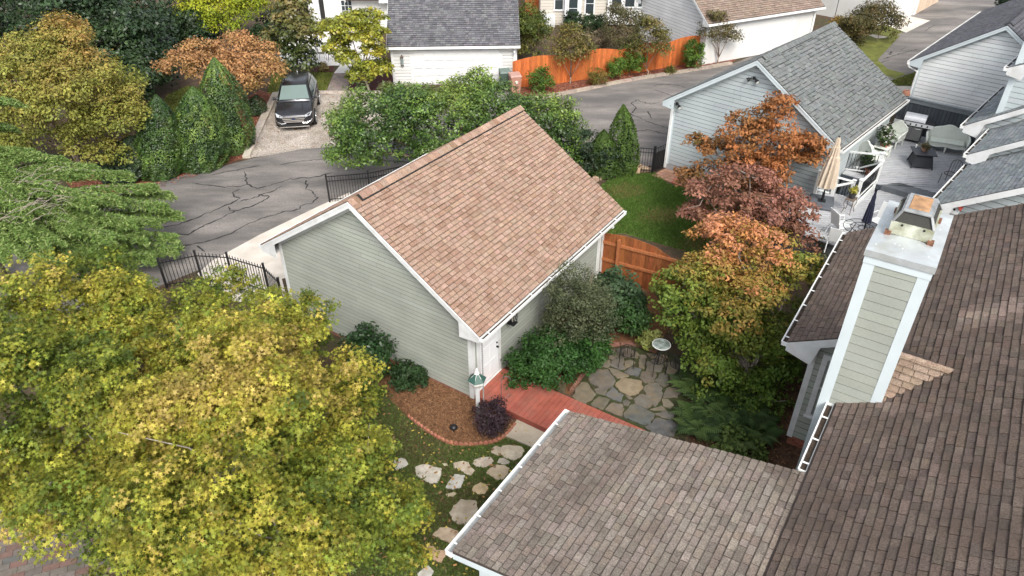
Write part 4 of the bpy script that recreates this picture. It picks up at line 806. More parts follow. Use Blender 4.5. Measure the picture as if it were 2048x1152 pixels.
# ---- white gabled house on the right
def solve_gable(F, e, slope):   # find W so that the apex falls on the wanted pixel
    pass
ee = 3.3; pe = G(1821, 122, ee); best = None
for yy in np.arange(44, 52, .5):
    Ft = Frame(0, 0, R(yy))
    for Wt in np.arange(2.5, 7, .1):
        O_ = pe-Ft.V*Wt
        for sl in np.arange(.45, .9, .03):
            a = PR(Vector((O_.x, O_.y, ee+sl*Wt))); er = (a[0]-2012)**2+(a[1]-50)**2+300*((yy-48)/4)**2+200*((sl-.62)/.15)**2
            if best is None or er < best[0]: best = (er, yy, Wt, sl, O_)
_, yy, Wh, slh, Oh = best
FH = Frame(Oh.x, Oh.y, R(yy))
wh, zw5, Ww5, zr5, s5 = gable('white_house', 'white gabled house with charcoal roof behind the deck', 'house', FH, Wh, slh*Wh, 13.0, ee, .32, .4, M_coolw, M_trimb, M_sh_dk, ((.10, .10, .115), (.12, .12, .13), (.09, .09, .10)), ex=.185, hang=0, gut_f=False, front_siding=False, vent=True, wid=(.3, .4), ex_sh=.17)
mb = MB(); pts = [FH(-.02, Wh+.06, ee-.13), FH(.05, Wh+.02, ee-.28), FH(.26, Ww5+.02, ee-.5), FH(.27, Ww5+.05, 0)]; mb.tube(pts, .05, 8); mb.build('downspout', M_gut, wh)
# dark roof of the next house further along
pX, qX = G(1978, 40, 3.3), G(2035, 5, 3.3); yX = math.atan2((qX-pX).y, (qX-pX).x); vX = Vector((-math.sin(yX), math.cos(yX), 0)); FX = Frame((pX-vX*5).x, (pX-vX*5).y, yX)
gable('brown_roof_house', 'house with dull brown roof beyond the white gabled house', 'house', FX, 5, 3.0, 12, 3.3, .3, .4, M_beige, M_trim, M_sh_far, ((.16, .12, .10), (.19, .14, .12)), hang=0, gable_siding=False, front_siding=False, gut_f=False, vent=False, wid=(.5,), ex_sh=.25)

# ---- neighbour house with stepped roofs
nb = thing('neighbour_house', 'blue grey house with stepped grey shingle roofs by the deck', 'house', FN(0, -12, 0))
FT = Frame(G(1857, 411, 3.5).x, G(1857, 411, 3.5).y, R(47.4))
def tier(u0, u1, v0, z0, sl, depth_v, wall_drop, wall_u, shade=True, siding=True):
    def zt_(v): return z0+sl*(v0-v)
    v1 = v0-depth_v
    rf = MB().hexa([FT(u0, v1, zt_(v1)-.04), FT(u1, v1, zt_(v1)-.04), FT(u1, v0, zt_(v0)-.04), FT(u0, v0, zt_(v0)-.04), FT(u0, v1, zt_(v1)), FT(u1, v1, zt_(v1)), FT(u1, v0, zt_(v0)), FT(u0, v0, zt_(v0))]).build('roof', M_felt, nb)
    shingle_field(rf, FT(u0, v0, z0), FT.U, -FT.V+ZV*sl, u1-u0, depth_v*math.hypot(1, sl), M_sh_gr, ((.20, .22, .23), (.17, .19, .20), (.23, .245, .25)), ex=.15, wid=(.24, .3, .36))
    gutter(nb, FT, u0-.02, u1, v0+.001, 1, z0-.02, hang=4)
    mb = MB(); mb.hexa([FT(u0-.03, v1, zt_(v1)-.22), FT(u0-.001, v1, zt_(v1)-.22), FT(u0-.001, v0, zt_(v0)-.22), FT(u0-.03, v0, zt_(v0)-.22), FT(u0-.03, v1, zt_(v1)-.01), FT(u0-.001, v1, zt_(v1)-.01), FT(u0-.001, v0, zt_(v0)-.01), FT(u0-.03, v0, zt_(v0)-.01)]); mb.build('rake_board', M_trim, nb)
    mb = MB(); mb.prism([FT(u0-.028, v0, z0-.05), FT(u0-.028, v0, z0-.24), FT(u0-.028, v0-.5, z0-.34), FT(u0-.028, v0-.62, zt_(v0-.62)-.2)], FT.U*.026); mb.build('cornice_return', M_trim, nb)
    MB().hexa([FT(u0, v1, zt_(v1)-.2), FT(u1, v1, zt_(v1)-.2), FT(u1, v0, zt_(v0)-.2), FT(u0, v0, zt_(v0)-.2), FT(u0, v1, zt_(v1)-.18), FT(u1, v1, zt_(v1)-.18), FT(u1, v0, zt_(v0)-.18), FT(u0, v0, zt_(v0)-.18)]).build('soffit', M_trim, nb)
    wv = v0-.5; wb = 0 if wall_drop is None else wall_drop
    mb = MB(); mb.prism([FT(wall_u+.003, wv, wb), FT(wall_u+.003, v1, wb), FT(wall_u+.003, v1, zt_(v1)-.205), FT(wall_u+.003, wv, zt_(wv)-.205)], FT.U*(u1-wall_u)); mb.build('wall', M_shade_sheath if siding else M_greyb, nb)
    if siding: lap_siding(nb, FT(wall_u, 0, 0), FT.V, -FT.U, [(v1, wb), (wv, wb), (wv, zt_(wv)-.205), (v1, zt_(v1)-.205)], .19, M_greyb)
    MB().fbox(FT, wall_u-.035, wall_u+.1, wv-.12, wv+.035, wb, zt_(wv)-.21).build('corner_board', M_trim, nb)
def slope_from(pa, pb, u):   # two pixels on the rake plane u
    a = FT.inv(ONP(*pa, FT(u, 0, 0), FT.U)); b = FT.inv(ONP(*pb, FT(u, 0, 0), FT.U)); return a[1], a[2], (b[2]-a[2])/(a[1]-b[1])
v3, z3, sl3 = slope_from((1860, 413), (2048, 374), 0.0); u3e = 4.3
tier(0, u3e, v3, z3, sl3, 6.5, None, .45)
v2, z2, sl2 = slope_from((1936, 309), (2048, 280), u3e-.3); q2 = FT.inv(G(1975, 255, z2)); u2e = q2[0]
tier(u3e-.3, u2e, v2, z2, sl2, 6, None, u3e)
v1_, z1_, sl1 = slope_from((1929, 251), (1990, 233), u2e-.3); q1 = FT.inv(G(2010, 170, z1_)); u1e = q1[0]
tier(u2e-.3, u1e, v1_, z1_, sl1, 1.75, 1.0, u2e)
# taller wall beyond with white corner
pc_ = FT.inv(ONP(1985, 250, FT(u2e+.1, 0, 0), FT.U))
MB().fbox(FT, u2e+.1, u2e+8, pc_[1]-6, pc_[1], 0, pc_[2]+3.2).build('wall', M_greyb, nb)
lap_siding(nb, FT(u2e+.098, 0, 0), FT.V, -FT.U, [(pc_[1]-4, pc_[2]-1), (pc_[1], pc_[2]-1), (pc_[1], pc_[2]+3.2), (pc_[1]-4, pc_[2]+3.2)], .19, M_greyb)
MB().fbox(FT, u2e+.05, u2e+.25, pc_[1]-.15, pc_[1]+.04, pc_[2]-1.2, pc_[2]+3.2).build('corner_board', M_trimb, nb)
pg = FT.inv(ONP(2017, 135, FT(u2e-.1, 0, 0), FT.U))
tier(u2e-.1, u2e+2.5, pg[1], pg[2], .5, 3, pg[2]-.6, u2e+.12, siding=False)
# birdhouse hanging on the lowest wall
Pb = ONP(1908, 425, FT(.25, 0, 0), FT.U); bh = thing('birdhouse', 'small white birdhouse with red roof under the neighbour eave', 'birdhouse', Pb)
Fb = Frame(Pb.x, Pb.y, R(47.4)); mb = MB(); mb.prism([Fb(-.12, -.11, Pb.z), Fb(-.12, .11, Pb.z), Fb(-.12, .11, Pb.z+.2), Fb(-.12, 0, Pb.z+.32), Fb(-.12, -.11, Pb.z+.2)], Fb.U*.22); mb.build('box', M_trim, bh)
mb = MB()
for sg in (-1, 1): mb.hexa([Fb(-.17, sg*.17, Pb.z+.16), Fb(.13, sg*.17, Pb.z+.16), Fb(.13, 0, Pb.z+.335), Fb(-.17, 0, Pb.z+.335), Fb(-.17, sg*.17, Pb.z+.18), Fb(.13, sg*.17, Pb.z+.18), Fb(.13, 0, Pb.z+.36), Fb(-.17, 0, Pb.z+.36)])
mb.build('roof', mat('red_paint', (.33, .05, .035), rough=.6, var=.2), bh); mb = MB(); mb.tube([Fb(-.13, 0, Pb.z+.15), Fb(-.119, 0, Pb.z+.15)], .035, 10); mb.build('entrance', M_dark, bh)

# ---- beige house at the top, white house top left, far buildings
bhouse = thing('beige_house', 'beige sided house with white framed windows behind the fence', 'house', G(1200, 60))
FB = Frame(G(1080, 50).x, G(1080, 50).y, R(0)); XB = lambda px_, py: (ONP(px_, py, FB(0, 0, 0), FB.V))
xe = G(1372, 50).x-FB.O.x
MB().fbox(FB, 0, xe, .003, 8, 0, 6).build('wall', M_beige, bhouse)
lap_siding(bhouse, FB(0, 0, 0), FB.U, -FB.V, [(0, .1), (xe, .1), (xe, 4.2), (0, 4.2)], .2, M_beige)
for (a, b, c_, d_) in [(1107, 20, 1125, -40), (1168, 28, 1192, -40), (1305, 36, 1323, -30), (1325, 34, 1342, -30)]:
    p = XB(a, b); p2 = XB(c_, d_); window(bhouse, FB(p.x-FB.O.x, -.028, p.z), FB.U, -FB.V, max(.75, p2.x-p.x), 1.5, M_trim, rows=2, cols=1)
p = XB(1128, 30); bay = MB().fbox(FB, p.x-FB.O.x, p.x-FB.O.x+1.2, -.5, -.03, 0, 4).build('bay', M_trim, bhouse); window(bhouse, FB(p.x-FB.O.x+.2, -.5, p.z-.2), FB.U, -FB.V, .8, 1.6, M_trim, rows=2, cols=1)
p = XB(1212, 40); MB().fbox(FB, p.x-FB.O.x, p.x-FB.O.x+3.1, -.3, -.03, .1, 4).build('bay', M_trim, bhouse)
for k in range(3): window(bhouse, FB(p.x-FB.O.x+.2+k*.95, -.3, 1.3), FB.U, -FB.V, .85, 1.6, M_trim, rows=2, cols=1)
stp = thing('porch_steps', 'red brick porch steps with brown railing by the beige house', 'steps', G(1350, 72))
p = G(1345, 72)
for k in range(5): MB().box(p.x-.9, p.x+.9, p.y-.2+k*.3, p.y+1.6, .0+k*.17, (k+1)*.17-.005, jit((.33, .14, .10), .1)).build('step', M_brick, stp)
for xx in (-.9, .9):
    mb = MB(); mb.beam(p+Vector((xx, -.3, 1.0)), p+Vector((xx, 1.5, 1.85)), .06, .05, col=(.25, .08, .05)); mb.beam(p+Vector((xx, -.3, .25)), p+Vector((xx, 1.5, 1.0)), .05, .05, col=(.25, .08, .05)); mb.build('rail', M_brick, stp)
    for k in range(9): MB().beam(p+Vector((xx, -.3+k*.22, .2+k*.1)), p+Vector((xx, -.3+k*.22, 1.0+k*.1)), .035, .035, col=(.25, .08, .05)).build('baluster', M_brick, stp)
whl = thing('white_cottage', 'white house with small paned window and bluish roof', 'house', G(680, 55))
p0 = G(655, 62); Fl = Frame(p0.x, p0.y, R(0)); MB().fbox(Fl, 0, 6.5, 0, 6, 0, 3.4).build('wall', M_whites, whl)
MB().fbox(Fl, -1.1, -.35, -.05, 5, 0, 3.4).build('porch_column', M_trim, whl); MB().fbox(Fl, -.34, -.01, .1, 4, 0, 3.2).build('porch_opening', M_dark, whl)
q = ONP(684, 33, Fl(0, 0, 0), Fl.V); window(whl, Fl(q.x-p0.x, -.001, q.z), Fl.U, -Fl.V, .85, 1.15, M_trim, rows=3, cols=3, fw=.06)
mb = MB(); mb.hexa([Fl(1.7, -.6, 2.2), Fl(7, -.6, 2.2), Fl(7, 5, 5.6), Fl(2.7, 5, 5.6), Fl(1.7, -.6, 2.3), Fl(7, -.6, 2.3), Fl(7, 5, 5.7), Fl(2.7, 5, 5.7)]); rfw = mb.build('roof', M_felt, whl)
shingle_field(rfw, Fl(1.9, -.6, 2.305), Fl.U, Fl.V+ZV*.607, 5.1, 6.4, M_sh_dk, ((.17, .19, .21), (.20, .215, .235)), ex=.18, wid=(.3, .4))
mb = MB(); mb.beam(Fl(1.65, -.62, 2.2), Fl(2.65, 5, 5.6), .06, .3); mb.beam(Fl(4.0, -.65, 2.15), Fl(7, -.65, 2.15), .05, .2); mb.build('fascia', M_trim, whl)
fg = thing('far_white_garage', 'plain white garage at the far end of the alley', 'garage', G(1740, 60))
A0, A1 = G(1770, 52), G(1818, 33); dd = (A1-A0).normalized(); FF = Frame(A0.x, A0.y, math.atan2(dd.y, dd.x))
MB().fbox(FF, -.5, 5, .002, 7, 0, 4).build('wall', M_whites, fg); MB().prism([FF(a, 0, b) for a, b in octo(.1, 4.0, .03, 2.6, .2)], -FF.V*.04).build('garage_door', MATS['garage_door_white'], fg); MB().fbox(FF, 4.6, 5.05, -.06, 0, 0, 4).build('corner_board', M_trim, fg)
ffn = thing('board_fence', 'pale wooden board fence beyond the far white garage', 'fence', G(1840, 30)); A2 = FF(5.1, 0, 0); A3 = G(1875, 3); dd2 = (A3-A2); n_ = int(dd2.length/.22)
for k in range(n_):
    a = A2+dd2*(k/n_); b = A2+dd2*((k+.93)/n_); MB().hexa([a, b, b+Vector((.03, -.03, 0)), a+Vector((.03, -.03, 0)), a+ZV*2.1, b+ZV*2.1, b+ZV*2.1+Vector((.03, -.03, 0)), a+ZV*2.1+Vector((.03, -.03, 0))], jit((.52, .40, .30), .12)).build('board', M_brick, ffn)
bl = thing('blue_house', 'pale blue sided house wall beyond the garage with tan roof', 'house', G(1690, 30)); A0, A1 = G(1655, 42), G(1735, 20); dd = (A1-A0); FF2 = Frame(A0.x+1.5, A0.y+3, math.atan2(dd.y, dd.x)); MB().fbox(FF2, -1, 9, 0.003, 5, 0, 5).build('wall', mat('pale_blue_siding', (.42, .47, .53)), bl)
lap_siding(bl, FF2(0, 0, 0), FF2.U, -FF2.V, [(-1, 0), (9, 0), (9, 3.2), (-1, 3.2)], .2, MATS['pale_blue_siding'])
# ================================================================== vegetation
M_bark = mat('bark', None, rough=.9, var=.25, scale=12, bump=.6, bscale=40)
M_gloss = mat('glossy_leaf', None, rough=.38, var=0, spec=.4, transl=.18)
LEAF = {
 'rhomb': (np.array([(0, -.5, 0), (.27, -.02, .05), (0, .5, 0), (-.27, -.02, .05)]), [(0, 1, 2, 3)]),
 'oval': (np.array([(0, -.5, 0), (.24, -.2, .06), (.22, .18, .05), (0, .5, -.04), (-.22, .18, .05), (-.24, -.2, .06)]), [(0, 1, 2, 3, 4, 5)]),
 'blade': (np.array([(0, -.5, 0), (.11, -.1, .03), (0, .5, 0), (-.11, -.1, .03)]), [(0, 1, 2, 3)]),
 'needle': (np.array([(-.06, -.5, 0), (.06, -.5, 0), (.05, .5, 0), (-.05, .5, 0)]), [(0, 1, 2, 3)]),
}
st = []
for k in range(10):
    a = math.pi/2+k*math.pi/5; r_ = (.55, .2)[k % 2]
    if k == 5-0 and False: r_ = .2
    st.append((r_*math.cos(a), r_*math.sin(a), -.10 if k % 2 == 0 else .04))
LEAF['star'] = (np.array(st), [tuple(range(10))])
def leaves(name, P, N, size, shape, col, m, parent=None, kind=None, jitter=.6, grav=0.0):
    """P (n,3) places, N (n,3) facing, size (n,)"""
    n = len(P); base, F = LEAF[shape]
    N = N+rng.normal(0, jitter, (n, 3)); N[:, 2] = np.abs(N[:, 2])*.6+N[:, 2]*.4; N /= np.linalg.norm(N, axis=1, keepdims=True)+1e-9
    T = rng.normal(0, 1, (n, 3)); T[:, 2] -= grav; T -= N*(T*N).sum(1, keepdims=True); T /= np.linalg.norm(T, axis=1, keepdims=True)+1e-9
    B = np.cross(N, T)
    V = P[:, None]+size[:, None, None]*(base[None, :, 0:1]*B[:, None]+base[None, :, 1:2]*T[:, None]+base[None, :, 2:3]*N[:, None])
    return np_mesh(name, V, F, col, m, parent, kind)
def noise3(P, f, seed=0):
    p = P*f+seed*7.13
    return (np.sin(p[:, 0]*1.3+np.sin(p[:, 1]*1.7+seed))+np.sin(p[:, 1]*1.1+np.sin(p[:, 2]*2.1))+np.sin(p[:, 2]*1.9+np.sin(p[:, 0]*1.5)))/3
def sample_crown(lobes, n_clump, n_leaf, cr, flat=.6, fill=.25, low=-.45, bumpy=.16, seed=1, rad=(.78, 1.03), sub=8, core=.86):
    if sub:
        ext = []
        for (c_, r_) in lobes:
            ext.append((c_, tuple(x*core for x in r_)))
            for k in range(sub):
                d = rng.normal(0, 1, 3); d /= np.linalg.norm(d)
                if d[2] < -.35: d[2] = -d[2]
                f = rng.uniform(.26, .48); rm = (r_[0]+r_[2])/2
                ext.append((tuple(np.array(c_)+d*np.array(r_)*rng.uniform(.70, .95)), (rm*f*1.15, rm*f*1.15, rm*f*.75)))
        lobes = ext
    C0 = np.array([l[0] for l in lobes], float); Rr = np.array([l[1] for l in lobes], float)
    wts = (Rr[:, 0]*Rr[:, 1]+Rr[:, 0]*Rr[:, 2]); wts /= wts.sum()
    P = []; D = []
    tries = 0
    while sum(len(x) for x in P) < n_clump and tries < 40:
        tries += 1; k = rng.choice(len(lobes), n_clump, p=wts); d = rng.normal(0, 1, (n_clump, 3)); d /= np.linalg.norm(d, axis=1, keepdims=True)
        ok = d[:, 2] > low; r_ = rng.uniform(rad[0], rad[1], n_clump); inn = rng.random(n_clump) < fill; r_[inn] = rng.uniform(.35, .8, inn.sum())
        p = C0[k]+d*Rr[k]*r_[:, None]
        r2 = 1+bumpy*noise3(p, 1.1, seed)+bumpy*.6*noise3(p, 2.7, seed+3); p = C0[k]+(p-C0[k])*r2[:, None]
        # drop shell clumps buried deep in another lobe
        for j in range(len(lobes)):
            q = (p-C0[j])/Rr[j]; ins = (np.linalg.norm(q, axis=1) < .6) & (k != j) & ~inn; ok &= ~ins
        ok &= p[:, 2] > .08
        P.append(p[ok]); D.append(d[ok])
    P = np.concatenate(P)[:n_clump]; D = np.concatenate(D)[:n_clump]; n = len(P)
    L = np.repeat(P, n_leaf, 0); O_ = rng.normal(0, 1, (n*n_leaf, 3)); O_ /= np.linalg.norm(O_, axis=1, keepdims=True); O_ *= (rng.random((n*n_leaf, 1))**.5)*cr
    O_[:, 2] *= flat; Dn = np.repeat(D, n_leaf, 0)
    Q = L+O_; Nn = Dn*.7+np.array([0, 0, .8])+O_/cr*.5
    cl = np.repeat(np.arange(n), n_leaf); keep = Q[:, 2] > .03
    return Q[keep], Nn[keep], cl[keep], P, D
def palette(Q, cl, pal, seed=1, wf=None, jitter=.16, clumpj=.15):
    """pal: list of colours, picked by smooth noise + per clump jitter"""
    pal = np.array(pal); n = len(pal); nc = cl.max()+1
    t = .5+.42*noise3(Q, .85, seed)+(rng.normal(0, .17, nc))[cl]+rng.normal(0, .08, len(Q))
    if wf is not None: t = t*.5+wf*.5
    t = np.clip(t, 0, .999)*(n-1); i = t.astype(int); f = (t-i)[:, None]; c = pal[i]*(1-f)+pal[np.minimum(i+1, n-1)]*f
    c = c*(1+rng.normal(0, clumpj, nc))[cl][:, None]*(1+rng.normal(0, jitter, len(Q)))[:, None]
    return np.clip(c, .004, .9)
def limbs(base, lobes, tips, r0, col, fork=.35, nt=26, twig=.012, lean=None):
    mb = MB(); base = Vector(base); cen = sum((Vector(l[0]) for l in lobes), Vector())/len(lobes)
    fk = base.lerp(Vector((cen.x, cen.y, cen.z)), fork); fk.x += random.gauss(0, .08)
    mb.tube([base-ZV*.05, base+ZV*.12, base.lerp(fk, .55)+Vector((random.gauss(0, .06), random.gauss(0, .06), 0)), fk], [r0*1.35, r0*1.05, r0*.85, r0*.7], 8, col)
    for l in lobes:
        c = Vector(l[0]); m_ = fk.lerp(c, .5)+Vector((random.gauss(0, .1), random.gauss(0, .1), random.uniform(0, .2)))
        mb.tube([fk, m_, c], [r0*.6, r0*.4, r0*.22], 6, col)
    for k in rng.choice(len(tips), min(nt, len(tips)), replace=False):
        t = Vector(tips[k]); j = min(range(len(lobes)), key=lambda i: (Vector(lobes[i][0])-t).length); c = Vector(lobes[j][0])
        m_ = c.lerp(t, .5)+Vector((random.gauss(0, .1), random.gauss(0, .1), random.gauss(0, .06)))
        mb.tube([c, m_, t, t+(t-m_)*.25], [r0*.2, max(twig*1.6, r0*.1), twig, twig*.4], 4, col)
    return mb
def LB(px_, py, Y, rpx, sq=.8, dy=1.0):
    p = AY(px_, py, Y); r_ = rpx*depth(p)/FPX; return ((p.x, p.y, max(p.z, .15)), (r_, r_*dy, r_*sq))
def tree(name, label, base, lobes, pal, lsize=.11, n_clump=300, n_leaf=30, cr=.32, shape='rhomb', m=None, r0=.1, bark=(.16, .12, .09), cat='tree', group=None, fill=.25, low=-.45, flat=.6, seed=None, jitter=.6, nt=26, hf=None, fork=.35, bumpy=.16, grav=0.0, rad=(.78, 1.03), clumpj=.15, twig=.012, sub=8, core=.86):
    seed = seed if seed is not None else random.randrange(100); m = m or M_leafy
    t = thing(name, label, cat, base, group)
    Q, N, cl, tips, D = sample_crown(lobes, n_clump, n_leaf, cr, flat, fill, low, bumpy, seed, rad, sub, core)
    wf = None
    if hf: z0, z1 = Q[:, 2].min(), Q[:, 2].max(); wf = np.clip((Q[:, 2]-z0)/(z1-z0+1e-6), 0, 1)*hf[0]+hf[1]
    col = palette(Q, cl, pal, seed, wf, clumpj=clumpj)
    limbs(base, lobes, tips, r0, bark, fork, nt, twig).build('trunk', M_bark, t, smooth=True, fixn=False)
    leaves('crown', Q, N, rng.uniform(.55, 1.3, len(Q))*lsize, shape, col, m, t, jitter=jitter, grav=grav)
    return t
GRN = [(.02, .045, .012), (.035, .075, .018), (.055, .11, .025), (.09, .15, .035)]
DKG = [(.012, .028, .010), (.02, .042, .014), (.032, .06, .02), (.05, .08, .028)]

# ---- foreground sweetgum trees (yellow green star leaves)
SG = [(.078, .12, .02), (.14, .185, .026), (.235, .25, .033), (.34, .30, .042), (.41, .31, .085)]
def zlobe(px_, py, z, rpx, sq=.75):
    p = G(px_, py, z); r_ = rpx*depth(p)/FPX; return ((p.x, p.y, p.z), (r_, r_, r_*sq))
tree('sweetgum_tree', 'broad yellow green tree with star leaves before the green garage', G(420, 1080), [zlobe(430, 760, 3.6, 190), zlobe(560, 690, 3.0, 130), zlobe(620, 830, 2.6, 150), zlobe(430, 930, 3.2, 230), zlobe(700, 1000, 2.2, 150), zlobe(560, 1080, 2.6, 170), zlobe(330, 640, 3.0, 110), zlobe(480, 610, 2.7, 75), zlobe(700, 790, 1.9, 60), zlobe(260, 990, 2.8, 160), zlobe(760, 1080, 1.5, 95), zlobe(400, 1110, 2.6, 130)],
     SG, lsize=.096, clumpj=.24, n_clump=4600, n_leaf=27, cr=.22, shape='star', r0=.16, bark=(.36, .32, .28), fill=.34, low=-.6, nt=34, jitter=.75, bumpy=.2, twig=.009, core=.7, sub=11)
tree('sweetgum_tree', 'yellow green star leaved tree below the feathery cedar', G(90, 1000), [zlobe(120, 640, 3.4, 150), zlobe(30, 760, 3.4, 170), zlobe(190, 560, 3.0, 75), zlobe(140, 850, 3.2, 160), zlobe(50, 945, 2.6, 100), zlobe(240, 760, 3.2, 130), zlobe(115, 985, 2.3, 95)],
     SG, lsize=.096, clumpj=.24, n_clump=2600, n_leaf=27, cr=.22, shape='star', r0=.14, bark=(.36, .32, .28), fill=.34, low=-.6, nt=20, jitter=.75, bumpy=.2, twig=.009, core=.7, sub=11)

# ---- feathery cedar at the left: arching sprays
ced = thing('cedar_tree', 'feathery green cedar with bare grey twigs beside the alley', 'tree', G(10, 560))
mbt = MB(); b0 = G(10, 560); mbt.tube([b0, b0+ZV*2.5, b0+ZV*5.2], [.16, .11, .04], 8, (.2, .16, .13)); ctr = b0
SP = []; SN = []; SC = []; SL = []
targets = [(330, 385, 1.6), (325, 408, 1.7), (345, 425, 1.3), (340, 470, 1.0), (345, 495, .8), (300, 370, 2.1), (250, 345, 2.6), (180, 330, 3.0), (120, 315, 3.4), (60, 300, 3.8), (10, 250, 4.6), (20, 200, 5.4), (300, 510, .9), (260, 440, 2.2), (220, 470, 2.2), (180, 400, 3.0), (150, 450, 2.6), (100, 480, 2.6), (240, 505, 1.4), (60, 420, 3.4), (120, 380, 3.2), (200, 430, 2.4), (20, 500, 2.6), (90, 520, 2.2), (160, 510, 1.8), (30, 350, 3.9), (-40, 330, 4.4), (-30, 420, 3.6), (280, 465, 1.7), (230, 395, 2.5), (140, 345, 3.1), (60, 460, 2.9), (200, 500, 1.7), (310, 440, 1.5), (-20, 470, 3.0)]
for k, (x, y, z) in enumerate(targets):
    e = G(x, y, z); s_ = Vector((ctr.x, ctr.y, z+random.uniform(.3, .9))); m_ = s_.lerp(e, .55)+ZV*.35
    cv2 = catmull([s_, m_, e], 10); mbt.tube(cv2, [.03*(1-i/len(cv2))+.006 for i in range(len(cv2))], 4, (.24, .2, .17))
    for i in range(4, len(cv2)):
        p = cv2[i]; d = (cv2[i]-cv2[i-1]).normalized(); sd_ = d.cross(ZV).normalized(); f = i/len(cv2)
        for sg in (-1, 1):
            for r_ in range(3):
                L_ = (1.0-f*.55)*random.uniform(.45, .95); q = p+(sd_*sg*.8+d*.75-ZV*.12).normalized()*L_-ZV*.12*L_+d*random.uniform(-.1, .1)
                for t_ in np.linspace(.12, 1, 15):
                    base_ = p.lerp(q, t_)-ZV*.10*t_*t_
                    for n_ in range(4):
                        SP.append(base_+Vector((random.gauss(0, .035), random.gauss(0, .035), random.gauss(0, .025)))); SN.append((random.gauss(0, .3), random.gauss(0, .3), 1)); c_ = random.choice([(.11, .19, .045), (.155, .245, .06), (.21, .30, .085), (.28, .35, .12)]); SC.append(c_)
mbt_tw = MB()
for k in range(65):
    a = G(random.uniform(-20, 120), random.uniform(335, 450), random.uniform(3.2, 3.9)); d = Vector((random.uniform(.2, 1), random.uniform(-.6, .5), random.uniform(-.1, .35)))*random.uniform(.5, 1.3)
    mbt_tw.tube([a, a+d*.5+ZV*.08, a+d], [.011, .007, .003], 4, (.27, .23, .19))
mbt_tw.build('bare_twigs', M_bark, ced, fixn=False); mbt.build('trunk', M_bark, ced, smooth=True, fixn=False)
SP = np.array(SP); leaves('sprays', SP, np.array(SN), rng.uniform(.12, .22, len(SP)), 'blade', np.array(SC)*rng.uniform(.8, 1.2, (len(SP), 1)), M_leafy, ced, jitter=.35, grav=.4)

# ---- maple turning orange, left
tree('maple_tree', 'large round maple turning from green to orange left of the alley', G(165, 352), [LB(140, 190, 29.6, 130, .8), LB(60, 170, 30, 110), LB(215, 230, 29, 75), LB(130, 100, 30.5, 70), LB(60, 270, 29, 80), LB(190, 290, 28.6, 60), LB(10, 210, 30, 90)],
     [(.10, .145, .03), (.155, .19, .038), (.225, .23, .046), (.29, .225, .056), (.35, .185, .065)], lsize=.125, n_clump=1900, n_leaf=28, cr=.36, r0=.17, bark=(.17, .13, .1), nt=40, hf=(.5, .3), shape='oval', core=.82, sub=12)
# dark evergreens behind
for k, (x, y, Y, r_, b, lb) in enumerate([(60, 30, 40, 110, (60, 130), 'big dark evergreen above the orange maple'), (190, 55, 39, 105, (200, 150), 'dense dark evergreen tree between maple and bright maple'), (290, 90, 41, 75, (300, 170), 'dark evergreen tree rising behind the orange shrub tree'), (130, 10, 46, 100, (130, 60), 'far dark evergreen behind the evergreen row'), (265, 20, 47, 85, (270, 70), 'far evergreen touching the yellow green tree'), (370, 60, 50, 60, (380, 85), 'small dark evergreen under the yellow green tree'), (260, 150, 36, 45, (262, 190), 'low dark evergreen bush at the lawn edge')]):
    bs = G(b[0], b[1]); bs = Vector((AY(x, y, Y).x, Y, 0))
    tree('evergreen_tree', lb, bs, [LB(x, y, Y, r_), LB(x+r_*.45, y+r_*.35, Y-.8, r_*.65), LB(x-r_*.5, y+r_*.4, Y-.6, r_*.6), LB(x+r_*.2, y+r_*.75, Y-1, r_*.6)], DKG, lsize=.22, n_clump=420, n_leaf=24, cr=.5, m=M_gloss, r0=.16, shape='rhomb', group='dark evergreens', nt=12, clumpj=.22)
tree('maple_tree', 'bright yellow green maple with pale trunk at the top', G(448, 80), [LB(440, 15, 50.8, 62, .7), LB(390, 12, 50.8, 48, .7), LB(495, 12, 50.8, 45, .7), LB(440, 45, 49.8, 40, .6)], [(.13, .19, .02), (.22, .27, .02), (.34, .36, .025), (.42, .38, .03)], lsize=.2, n_clump=420, n_leaf=24, cr=.5, r0=.15, bark=(.28, .22, .18), fork=.55)
tree('maple_tree', 'low spreading orange maple behind the parked car', G(440, 205), [LB(430, 130, 37, 70, .6), LB(500, 125, 37.5, 60, .65), LB(370, 130, 37, 50, .6), LB(530, 150, 36.5, 40, .8), LB(470, 100, 38, 50, .6), LB(480, 165, 36, 45)], [(.15, .16, .04), (.25, .19, .055), (.34, .195, .075), (.40, .215, .095), (.36, .17, .075)], lsize=.16, n_clump=520, n_leaf=24, cr=.42, r0=.1, hf=(.7, .25), flat=.4)
